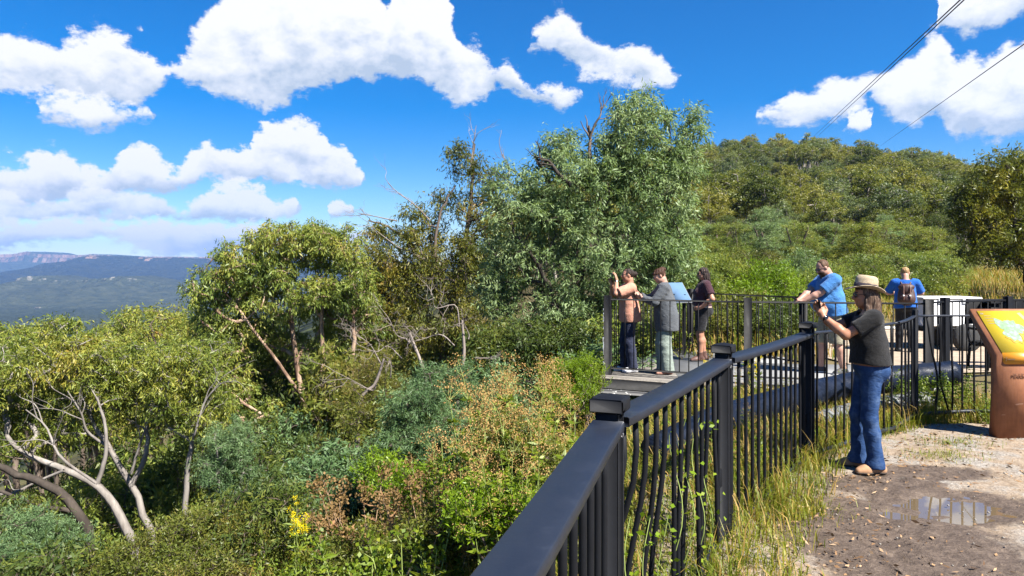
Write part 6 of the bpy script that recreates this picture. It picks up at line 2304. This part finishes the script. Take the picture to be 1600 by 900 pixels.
    def glasses(s, dark=True, m=None):
        g = s.f; K = g.k
        mb = MB()
        for q in (-1, 1):
            a = np.linspace(0, 2 * math.pi, 18, endpoint=False)
            rx, rz = (.029, .021) if dark else (.025, .019)
            ring = [g.hp(.033 * q + rx * math.cos(t_), .094 - .010 * (abs(math.cos(t_)) ** 2) * (1 if math.cos(t_) * q > 0 else .1), .003 + rz * math.sin(t_)) for t_ in a]
            if dark:
                bk = [p - g.Rh @ np.array([0, .006, 0]) for p in ring]
                n0 = len(a)
                mb.add(np.array(ring + bk), [tuple(range(n0)), tuple(range(n0, 2 * n0))[::-1]] + [(i, i + n0, (i + 1) % n0 + n0, (i + 1) % n0) for i in range(n0)])
            else:
                mb.tube(ring + [ring[0]], .0022 * K, 5)
            mb.tube([g.hp(.060 * q, .082, .010), g.hp(.074 * q, .055, .010), g.hp(.078 * q, -.012, .006)], .0028 * K, 5)
        mb.tube([g.hp(-.008, .100, .008), g.hp(.008, .100, .008)], .003 * K, 5)
        return mb.build('sunglasses' if dark else 'glasses', m or m_lens, s.root)

    def hair(s, m, prims, cut=None, seed=1, amp=.004, name='hair', h=.006):
        """prims in head coordinates: ('e', centre, radii) or ('c', a, b, ra, rb)"""
        g = s.f; K = g.k
        c = g.hc
        f = Field(c - np.array([.24, .24, .45]) * K, c + np.array([.24, .24, .22]) * K, h)
        for p in prims:
            if p[0] == 'e': f.ell(g.hp(*p[1]), np.array(p[2]) * K, g.Rh, p[3] if len(p) > 3 else .02)
            elif p[0] == 'c': f.cap(g.hp(*p[1]), g.hp(*p[2]), p[3] * K, p[4] * K, k=p[5] if len(p) > 5 else .015)
            elif p[0] == 's': f.ell(g.hp(*p[1]), np.array(p[2]) * K, g.Rh, .01, 's')
        rg = np.random.default_rng(seed)
        ws = [(rg.normal(size=3) * (120, 120, 14), rg.random() * 6) for _ in range(6)]
        f.wrinkle(lambda x, y, z: sum(np.sin(x * w[0] + y * w[1] + z * w[2] + q + 2 * np.sin(z * 22 + q)) for w, q in ws) * amp / 3)
        Ri = g.Rh.T

        def face(x, y, z):
            X, Y, Z = x - c[0], y - c[1], z - c[2]
            u = (X * Ri[0, 0] + Y * Ri[0, 1] + Z * Ri[0, 2]) / K; v = (X * Ri[1, 0] + Y * Ri[1, 1] + Z * Ri[1, 2]) / K; w = (X * Ri[2, 0] + Y * Ri[2, 1] + Z * Ri[2, 2]) / K
            return cut(u, v, w) * K
        if cut is not None: f.inter(face)
        return s.add(name, f, m)


def phone(pn, pos, n, up, label='phone', size=(.075, .008, .155)):
    """held in the hands: a thing of its own"""
    n = unit(np.asarray(n, float)); up = np.asarray(up, float); up = unit(up - n * (n @ up)); r = np.cross(n, up)
    M = np.stack([r, n, up], 1)
    b = MB().box((0, 0, 0), size, M=M, bev=.003)
    m_ = mat('phone_case', (.012, .012, .014), .3)
    rt = pn.root
    c, s_ = math.cos(rt.rotation_euler[2]), math.sin(rt.rotation_euler[2])
    w = np.array([rt.location[0] + c * pos[0] - s_ * pos[1], rt.location[1] + s_ * pos[0] + c * pos[1], rt.location[2] + pos[2]])
    o = b.build('phone', m_, None, loc=tuple(w))
    o.rotation_euler = (0, 0, rt.rotation_euler[2])
    tag(o, label, 'phone')
    return o


# ---------------------------------------------------------------- woman in the straw hat
sk_tan = skinmat('tanned_skin', (.30, .14, .08))
sk_warm = skinmat('warm_skin', (.33, .165, .105))
sk_fair = skinmat('fair_skin', (.37, .205, .15))
fig = Fig(1.60, lean=1, shw=.162, hipw=.085, heads=(4, 0, 0), bust=1.05, hip=1.05, bulk=1.04, feet=((.10, .06), (-.10, -.04)), toe=(10, -12),
          hands=((.015, .385, 1.335), (-.065, .375, 1.305)), poles=((.55, 0, -.75), (-.38, -.05, -1)))
P1 = Person('woman in a straw hat, black t-shirt and jeans photographing over the handrail fence', fig, (3.03, 5.98, .0), 168, sk_tan, h=.0075)
P1.body([dict(fd=(-.35, .35, .9), pn=(-.9, .2, .1), curl=(.35, .75), thumb=1.0), dict(fd=(.25, .25, .95), pn=(.9, .1, .0), curl=(.35, .7), thumb=1.0)], legs_bare=False, male=False)
P1.shirt(cloth('black_cotton', (.0085, .0082, .0085), .9, .15), hem=.985, inf=.020, sleeve=.66, sl_r=1.2, seed=3, amp=.0075, drape=.010)
m, t, b = newmat('blue_denim')
c = objco(t)
n_ = t.noise(c, 10, 5, .65)
n2_ = t.noise(t.vmath('MULTIPLY', c, (1, 1, .3)), 170, 2, .5)
t.l.new(t.mix(.18, t.ramp(n_, [(.28, (.007, .021, .065)), (.5, (.018, .045, .12)), (.72, (.060, .10, .19))]), n2_, 'OVERLAY'), b.inputs['Base Color'])
b.inputs['Roughness'].default_value = .85
b.inputs['Specular IOR Level'].default_value = .15
bump(t, b, t.noise(t.vmath('MULTIPLY', c, (1, 1, 2.2)), 13, 4, .6, .8), .35, .03)
m_denim = m
jeans = P1.pants(m_denim, 'jeans', top=1.0, leg=(.006, .010), end=.045, seed=5, amp=.006, flare=.012, inf=.012)
P1.ring('belt', mat('brown_leather', (.17, .065, .030), .5, .2, 20, bmp=.2), 1.005, .036, .017)
m_st = mat('pale_stitching', (.16, .18, .25), .9, .2)
# seat pocket stitched on the jeans
fp = fig
mb = MB()
for q in (-1, 1):
    pts = [(.035, .985), (.03, .90), (.075, .865), (.12, .895), (.125, .985)]
    line = []
    for i in range(len(pts)):
        a_, b_ = np.array(pts[i]), np.array(pts[(i + 1) % len(pts)])
        for t_ in np.linspace(0, 1, 6)[:-1]: line.append(a_ * (1 - t_) + b_ * t_)
    for x_, z_ in line: pass
jb = jeans.data
co = np.zeros(len(jb.vertices) * 3); jb.vertices.foreach_get('co', co); co = co.reshape(-1, 3)
for q in (-1, 1):
    L_ = []
    for i in range(len(pts)):
        a_, b_ = np.array(pts[i]), np.array(pts[(i + 1) % len(pts)])
        for t_ in np.linspace(0, 1, 8)[:-1]:
            u = a_ * (1 - t_) + b_ * t_
            x_, z_ = u[0] * fig.k * q, u[1] * fig.k
            kk = (np.abs(co[:, 0] - x_) < .012) & (np.abs(co[:, 2] - z_) < .012) & (co[:, 1] < 0)
            if kk.any(): L_.append((x_, co[kk, 1].min() - .0015, z_))
    if len(L_) > 6: mb.tube(L_ + [L_[0]], .0016, 4)
mb.build('pocket_stitching', m_st, jeans)
P1.shoes(mat('tan_suede_shoe', (.30, .165, .085), .85, .2, 20), top=.085, inf=.009, sole=mat('dark_sole', (.05, .035, .025), .9))
P1.hair(hairmat('brown_grey_hair', (.075, .045, .030), (.30, .22, .16)),
        [('e', (0, -.015, .032), (.082, .098, .088)), ('c', (.06, -.02, -.01), (.085, .01, -.15), .034, .026), ('c', (-.06, -.02, -.01), (-.085, .01, -.15), .034, .026), ('c', (-.05, -.06, -.02), (-.07, -.06, -.21), .042, .030), ('c', (.05, -.06, -.02), (.07, -.06, -.21), .042, .030),
         ('c', (0, -.08, -.02), (0, -.10, -.25), .050, .028), ('c', (-.035, -.085, -.1), (-.045, -.11, -.27), .03, .014), ('c', (-.075, -.005, -.06), (-.095, .015, -.18), .022, .012)],
        cut=lambda u, v, w: np.minimum(v - .030 + .0 * u, np.maximum(v - .2, w * 0 + (.05 - w))) if False else np.where(w > .05, -1.0, v - .028 - .35 * np.maximum(0, np.abs(u) - .06)), seed=4, amp=.006)
P1.glasses(True)
# hat
HM_ = fig.Rh @ Rx(R(14)) @ Ry(R(3))
m, t, b = newmat('woven_straw')
c = objco(t)
sep_ = t.node('ShaderNodeSeparateXYZ'); t.l.new(c, sep_.inputs[0])
wv = t.node('ShaderNodeTexWave', wave_type='BANDS', bands_direction='Z', inp={'Scale': 30.0, 'Distortion': 1.5, 'Detail': 2.0, 'Detail Scale': 3.0, 'Vector': c})
n_ = t.noise(c, 60, 3, .6)
t.l.new(t.ramp(t.math('ADD', t.math('MULTIPLY', wv.outputs['Fac'], .55), t.math('MULTIPLY', n_, .45)), [(.25, (.20, .14, .08)), (.55, (.35, .27, .17)), (.8, (.46, .38, .27))]), b.inputs['Base Color'])
b.inputs['Roughness'].default_value = .8
bump(t, b, wv.outputs['Fac'], .5, .004)
m_straw = m
hc_ = fig.hp(0, -.012, .062)
an = np.linspace(0, 2 * math.pi, 48, endpoint=False)
hk = fig.k


def hat_ring(r, z, pinch=0.0, brim=0.0):
    x = r * .90 * np.cos(an); y = r * 1.06 * np.sin(an)
    zz_ = np.full(48, z) + brim * (.30 * np.cos(2 * an) * r - .10 * r * (np.sin(an) > 0) * np.sin(an) + .22 * r * np.maximum(0, -np.sin(an)))
    x = x * (1 - pinch * np.maximum(0, np.sin(an)) ** 2)
    return np.stack([x, y, zz_], -1)


rings = [hat_ring(.093, -.004), hat_ring(.12, -.010, 0, .25), hat_ring(.163, -.010, 0, .55), hat_ring(.165, -.004, 0, .55), hat_ring(.12, -.003, 0, .25), hat_ring(.097, .004), hat_ring(.096, .042, .03), hat_ring(.093, .080, .08), hat_ring(.084, .106, .15), hat_ring(.068, .117, .2), hat_ring(.045, .112, .2), hat_ring(.02, .103, .15)]
Vh = np.concatenate(rings)
Vh = (Vh * hk) @ HM_.T
Fh = []
for i in range(len(rings) - 1):
    for j in range(48): Fh.append((i * 48 + j, i * 48 + (j + 1) % 48, (i + 1) * 48 + (j + 1) % 48, (i + 1) * 48 + j))
Fh.append(tuple(range((len(rings) - 1) * 48, len(rings) * 48)))
hat = MB().add(Vh, Fh).build('straw_hat', m_straw, P1.root, smooth=True, loc=tuple(hc_))
bnd = [hat_ring(.0985, .004), hat_ring(.0995, .012), hat_ring(.0975, .040, .03), hat_ring(.0955, .041, .03)]
Vb = (np.concatenate(bnd) * hk) @ HM_.T
MB().add(Vb, [f_ for f_ in Fh[:-1] if max(f_) < 4 * 48]).build('hat_band', cloth('dark_ribbon', (.030, .024, .035)), hat, smooth=True)
# watch and phone
wq = fig.wr[1]; dq = unit(fig.wr[1] - fig.el[1])
MB().tube([wq - dq * .030, wq - dq * .012], .0315 * fig.k, 16, cap=False).build('watch_strap', m_lens, P1.root)
MB().box(wq - dq * .021 + np.array([-.030, -.004, .006]), (.010, .032, .034), bev=.003).build('watch', m_lens, P1.root)
phone(P1, (-.025, .405, 1.41), (0, 1, -.12), (1, 0, 0), 'black phone held up between the hands of the woman in the straw hat')

# ---------------------------------------------------------------- man in the blue t-shirt
fig = Fig(1.84, lean=7, shw=.205, hipw=.10, heads=(26, 4, 0), bulk=1.32, belly=1.5, hip=1.0, feet=((.13, .10), (-.12, -.12)), toe=(16, -14),
          hands=((.06, .50, 1.17), (-.09, .49, 1.16)), poles=((.8, -.4, -.6), (-.8, -.4, -.6)))
P2 = Person('bearded man in a bright blue t-shirt and khaki shorts leaning on the rail', fig, (5.08, 11.2, .055), 184, sk_fair, h=.010)
P2.body([dict(fd=(-.5, .8, -.05), pn=(-.1, -.2, -1), curl=(.45, .6)), dict(fd=(.45, .85, .0), pn=(.1, .1, -1), curl=(.45, .6))], legs_bare=True, male=True, arm_r=1.2, leg_r=1.18)
P2.shirt(cloth('sky_blue_cotton', (.045, .16, .38), .85, .08), hem=.90, inf=.022, sleeve=.80, sl_r=1.45, seed=8, amp=.009, drape=.02)
P2.pants(cloth('khaki_cotton', (.205, .185, .13), .9, .1), 'shorts', top=1.0, leg=(.018, .030), end=.46, seed=9, amp=.008, inf=.014, knee=1.15)
P2.shoes(mat('dark_trainer', (.03, .03, .035), .7, .2), top=.095, inf=.012, sole=mat('white_sole', (.6, .6, .58), .7))
P2.hair(hairmat('short_brown_hair', (.085, .045, .025), (.20, .12, .07)), [('e', (0, -.020, .034), (.080, .092, .090))],
        cut=lambda u, v, w: np.maximum(np.maximum(v - .028 + .25 * np.maximum(0, w - .07), np.where(w < .0, v + .035, -1)), -.085 - w), seed=2, amp=.004)
P2.hair(hairmat('brown_beard', (.060, .032, .018), (.15, .085, .05)), [('e', (0, .028, -.060), (.066, .062, .058)), ('e', (0, .05, -.098), (.042, .040, .030)), ('e', (0, .088, -.046), (.024, .010, .006))],
        cut=lambda u, v, w: np.maximum(np.maximum(w + .034 - .35 * np.maximum(0, np.abs(u) - .045), -.005 - v), np.where((np.abs(u) < .019) & (np.abs(w + .0595) < .010) & (v > .06), .01, -1)), seed=6, amp=.004, name='beard')
P2.glasses(True)
phone(P2, (-.015, .60, 1.185), (.1, -.6, .8), (0, 1, .6), 'dark phone in the hands of the man in the blue t-shirt')

# ---------------------------------------------------------------- woman in the peach t-shirt
fig = Fig(1.67, lean=2, shw=.172, hipw=.085, heads=(-2, 0, 0), bust=.95, bulk=1.05, hip=1.08, feet=((.08, .05), (-.09, -.05)), toe=(8, -8),
          hands=((.06, .27, 1.40), (-.10, .225, 1.475)), poles=((.7, .3, -.9), (-.5, .35, -.9)))
P3 = Person('woman in glasses and a peach t-shirt holding up a phone at the deck corner', fig, (1.90, 11.42, .055), 183, sk_warm, h=.009)
P3.body([dict(fd=(-.2, .25, .95), pn=(-.7, .6, 0), curl=(.4, .7)), dict(fd=(.12, .15, 1), pn=(.5, .8, 0), curl=(.3, .55))], legs_bare=False)
P3.shirt(cloth('peach_cotton', (.46, .22, .15), .88, .07), hem=.86, inf=.024, sleeve=.84, sl_r=1.5, seed=12, amp=.009, drape=.016)
P3.pants(cloth('navy_cotton', (.018, .022, .045), .9, .15), 'trousers', top=1.0, leg=(.018, .026), end=.07, seed=13, amp=.010, flare=.010, inf=.012)
P3.shoes(mat('white_canvas_shoe', (.52, .52, .54), .6, .06), top=.09, inf=.011)
P3.hair(hairmat('dark_brown_hair', (.022, .014, .011), (.085, .055, .040)), [('e', (0, -.018, .032), (.080, .096, .088)), ('e', (0, -.125, .028), (.042, .046, .046)), ('c', (0, -.09, .03), (0, -.14, -.03), .03, .016)],
        cut=lambda u, v, w: np.maximum(v - .045 + .55 * np.maximum(0, .05 - w) - .02, np.where(w < -.055, v + .04, -1)), seed=14, amp=.006)
P3.glasses(False, mat('dark_frame', (.02, .015, .012), .4))
wq = fig.wr[1]; dq = unit(fig.wr[1] - fig.el[1])
MB().tube([wq - dq * .032, wq - dq * .010], .031, 14, cap=False).build('wristband', m_lens, P3.root)
phone(P3, (-.02, .285, 1.525), (0, 1, 0), (0, 0, 1), 'phone held up by the woman in the peach t-shirt')

# ---------------------------------------------------------------- person in the grey overshirt
fig = Fig(1.68, lean=5, shw=.178, hipw=.085, heads=(14, 6, 0), bulk=1.08, hip=1.06, bust=.5, feet=((.09, .02), (-.09, -.03)), toe=(8, -10),
          hands=((.03, .40, 1.24), (-.06, .36, 1.20)), poles=((.8, -.2, -.9), (-.8, -.3, -.8)))
P4 = Person('person in a loose charcoal overshirt and wide pale green trousers looking down at a phone', fig, (2.44, 11.2, .055), 172, sk_fair, h=.009)
P4.body([dict(fd=(-.4, .8, .3), pn=(-.6, .1, .4), curl=(.5, .8)), dict(fd=(.3, .85, .3), pn=(.6, .1, .5), curl=(.5, .8))], legs_bare=True)
P4.shirt(cloth('charcoal_corduroy', (.072, .078, .086), .95, .15), 'overshirt', hem=.70, inf=.030, full=True, sl_r=1.35, seed=16, amp=.011, drape=.040, collar=True, neck=.05)
P4.pants(cloth('pale_green_cotton', (.19, .225, .195), .92, .08), 'trousers', top=1.0, leg=(.028, .050), end=.055, seed=17, amp=.011, flare=.012, inf=.012)
f_ = mat('pink_brown_sandal', (.34, .17, .12), .7, .1)
P4.shoes(f_, 'sandal', top=.030, inf=.006)
P4.hair(hairmat('chestnut_hair', (.050, .022, .013), (.15, .075, .045)), [('e', (0, -.012, .034), (.084, .100, .090)), ('e', (.0, -.085, .088), (.042, .042, .038)), ('e', (0, .062, .050), (.055, .038, .032)), ('e', (0, -.06, .10), (.05, .03, .03))],
        cut=lambda u, v, w: np.maximum(np.where(w < .030, v - .012, -1), np.where(w < -.045, v + .05, -1)), seed=18, amp=.007)
phone(P4, (-.015, .515, 1.27), (0, -.75, .65), (0, .65, .75), 'phone cradled in both hands of the person in the charcoal overshirt')

# ---------------------------------------------------------------- woman in the dark top and shorts
fig = Fig(1.70, lean=-3, shw=.178, hipw=.09, heads=(2, 0, 0), bulk=1.24, bust=1.2, belly=.75, hip=1.10, feet=((.09, -.05), (-.09, .06)), toe=(10, -10),
          hands=((.19, .03, .985), (-.185, .06, .985)), poles=((.8, -.9, .1), (-.75, -.9, .05)))
P5 = Person('woman with long dark hair in a dark plum t-shirt, black shorts and ankle boots', fig, (3.46, 12.8, .055), 178, sk_warm, h=.010)
P5.body([dict(fd=(-.4, .8, -.3), pn=(-.9, -.2, 0), curl=(.3, .5)), dict(fd=(.35, .85, -.3), pn=(.9, -.2, 0), curl=(.3, .5))], legs_bare=True, leg_r=1.12, arm_r=1.12)
P5.shirt(cloth('dark_plum_cotton', (.042, .016, .022), .9, .12), hem=1.03, inf=.018, sleeve=.70, sl_r=1.32, seed=20, amp=.006)
P5.pants(cloth('black_stretch', (.010, .010, .012), .8, .1), 'shorts', top=1.0, leg=(.010, .020), end=.56, seed=21, amp=.004, inf=.012, knee=1.25)
P5.ring('waistband', cloth('pale_waistband', (.52, .40, .33)), 1.012, .030, .008)
P5.shoes(mat('brown_leather_boot', (.075, .032, .022), .6, .2), 'boot', top=.17, inf=.012, sole=mat('black_sole', (.02, .02, .02), .9))
P5.hair(hairmat('long_dark_hair', (.022, .014, .012), (.10, .065, .055)), [('e', (0, -.014, .032), (.080, .096, .088)), ('c', (0, -.075, -.02), (0, -.105, -.30), .056, .036), ('c', (.05, -.05, -.02), (.06, -.07, -.26), .036, .024), ('c', (-.05, -.05, -.02), (-.065, -.065, -.28), .036, .024), ('c', (-.07, -.01, 0), (-.08, -.02, -.17), .022, .014)],
        cut=lambda u, v, w: np.maximum(v - .048 + .5 * np.maximum(0, .055 - w) - .02, np.where(w < -.03, v - .008, -1)), seed=22, amp=.007)
P5.glasses(True)
mb = MB()   # bright print on the back of the top
pcs = []
for c in P5.root.children:
    if c.name.startswith('shirt'):
        co = np.zeros(len(c.data.vertices) * 3); c.data.vertices.foreach_get('co', co); co = co.reshape(-1, 3); sh_o = c
for q, (u0, z0, ru, rz_) in enumerate(((0, 1.26, .09, .05),)):
    a_ = np.linspace(0, 2 * math.pi, 20, endpoint=False)
    pts_ = []
    for t_ in a_:
        x_, z_ = u0 + ru * math.cos(t_), (z0 + rz_ * math.sin(t_)) * fig.k
        kk = (np.abs(co[:, 0] - x_) < .016) & (np.abs(co[:, 2] - z_) < .016) & (co[:, 1] < 0)
        pts_.append((x_, co[kk, 1].min() - .004, z_) if kk.any() else (x_, -.16, z_))
    cen_ = np.mean(pts_, 0); cen_[1] -= .006
    mb.add(np.array(pts_ + [cen_]), [(i, (i + 1) % 20, 20) for i in range(20)])
mb.build('back_print', cloth('orange_print', (.75, .22, .03), .8), sh_o)

# ---------------------------------------------------------------- person with the backpack
fig = Fig(1.74, lean=6, shw=.195, hipw=.09, heads=(12, 0, 0), bulk=1.1, feet=((.11, 0), (-.11, .05)), toe=(10, -12),
          hands=((.10, .33, 1.19), (-.10, .33, 1.19)), poles=((1, -.35, -.3), (-1, -.35, -.3)))
P6 = Person('fair haired person in a bright blue top seen from behind with a brown leather backpack', fig, (8.02, 14.35, gz1(8.02, 14.35) + .03), 66, sk_fair, h=.011)
P6.body([dict(fd=(-.6, .7, .1), pn=(-.2, .3, -1), curl=(.4, .6)), dict(fd=(.6, .7, .1), pn=(.2, .3, -1), curl=(.4, .6))], legs_bare=False, male=True)
P6.shirt(cloth('vivid_blue_knit', (.009, .09, .36), .85, .1), hem=.90, inf=.020, sleeve=.85, sl_r=1.35, seed=25, amp=.007, drape=.012)
P6.pants(cloth('black_trousers', (.012, .012, .014), .9, .1), 'trousers', top=1.0, leg=(.010, .018), end=.06, seed=26, amp=.007, inf=.012)
P6.shoes(mat('black_shoe', (.02, .02, .02), .6, .1), top=.09, inf=.011)
P6.hair(hairmat('fair_hair', (.30, .18, .085), (.55, .38, .20)), [('e', (0, -.022, .030), (.079, .090, .088))],
        cut=lambda u, v, w: np.maximum(v - .030, -.075 - w), seed=27, amp=.004)
m_bag = mat('dark_brown_leather', (.040, .015, .010), .6, .35, 9, bmp=.35, bscale=40)
rt = P6.root
bp = empty('backpack', tuple(rt.location), rt.rotation_euler[2])
tag(bp, 'dark brown leather backpack worn over the bright blue top', 'backpack')
f = Field(np.array([-.3, -.55, .85]), np.array([.3, .1, 1.6]), .010)
K = fig.k
f.ell(fig.T(0, -.205, 1.16), np.array((.155, .085, .20)) * K, fig.Lr, .04)
f.ell(fig.T(0, -.215, 1.06), np.array((.165, .09, .12)) * K, fig.Lr, .05)
f.wrinkle(fold_fn(31, .006))
V, Q = f.mesh(); obj('bag_body', mesh_np('bag_body', V, [Q], [m_bag], smooth=True), bp)
f = Field(np.array([-.3, -.55, .85]), np.array([.3, .1, 1.65]), .010)
f.ell(fig.T(0, -.215, 1.31), np.array((.150, .095, .075)) * K, fig.Lr, .03)
f.ell(fig.T(0, -.285, 1.25), np.array((.10, .035, .08)) * K, fig.Lr, .03)
V, Q = f.mesh(); obj('flap', mesh_np('flap', V, [Q], [m_bag], smooth=True), bp)
f = Field(np.array([-.3, -.55, .85]), np.array([.3, .1, 1.6]), .010)
f.ell(fig.T(0, -.300, 1.07), np.array((.105, .045, .085)) * K, fig.Lr, .03)
V, Q = f.mesh(); obj('front_pocket', mesh_np('front_pocket', V, [Q], [m_bag], smooth=True), bp)
m_str = mat('worn_leather_strap', (.10, .04, .025), .6, .2)
for q in (-1, 1):
    sp_ = smooth_path([fig.T(.055 * q, -.235, 1.375), fig.T(.055 * q, -.315, 1.31), fig.T(.058 * q, -.332, 1.22), fig.T(.058 * q, -.352, 1.12), fig.T(.058 * q, -.345, 1.03)], 16)
    MB().tube(sp_, .011, 6).build('buckle_strap', m_str, bp, smooth=True)
    MB().box(fig.T(.058 * q, -.358, 1.13), (.032, .010, .028), bev=.003).build('buckle', m_alu, bp)
for q in (-1, 1):
    pts_ = smooth_path([fig.T(.07 * q, -.14, 1.36), fig.T(.105 * q, -.05, 1.475), fig.T(.11 * q, .05, 1.45), fig.T(.125 * q, .14, 1.30), fig.T(.16 * q, .10, 1.10), fig.T(.15 * q, -.12, 1.0)], 24)
    MB().tube(pts_, .018, 8).build('strap', m_bag, bp, smooth=True)
HAZE = 0.95e-4
# ================================================================ air
mh = bpy.data.materials.new('hazy_air')
mh.use_nodes = True
t = NT(mh.node_tree)
t.n.remove(t.n['Principled BSDF'])
pv = t.node('ShaderNodeVolumePrincipled', inp={'Color': (.26, .49, 1.0, 1), 'Density': HAZE, 'Anisotropy': .2})
t.l.new(pv.outputs[0], t.n['Material Output'].inputs['Volume'])
hz = MB().box((0, 0, (360 - 175) / 2), (17400, 17400, 360 + 175)).build('haze', mh)
tag(hz, kind='stuff')
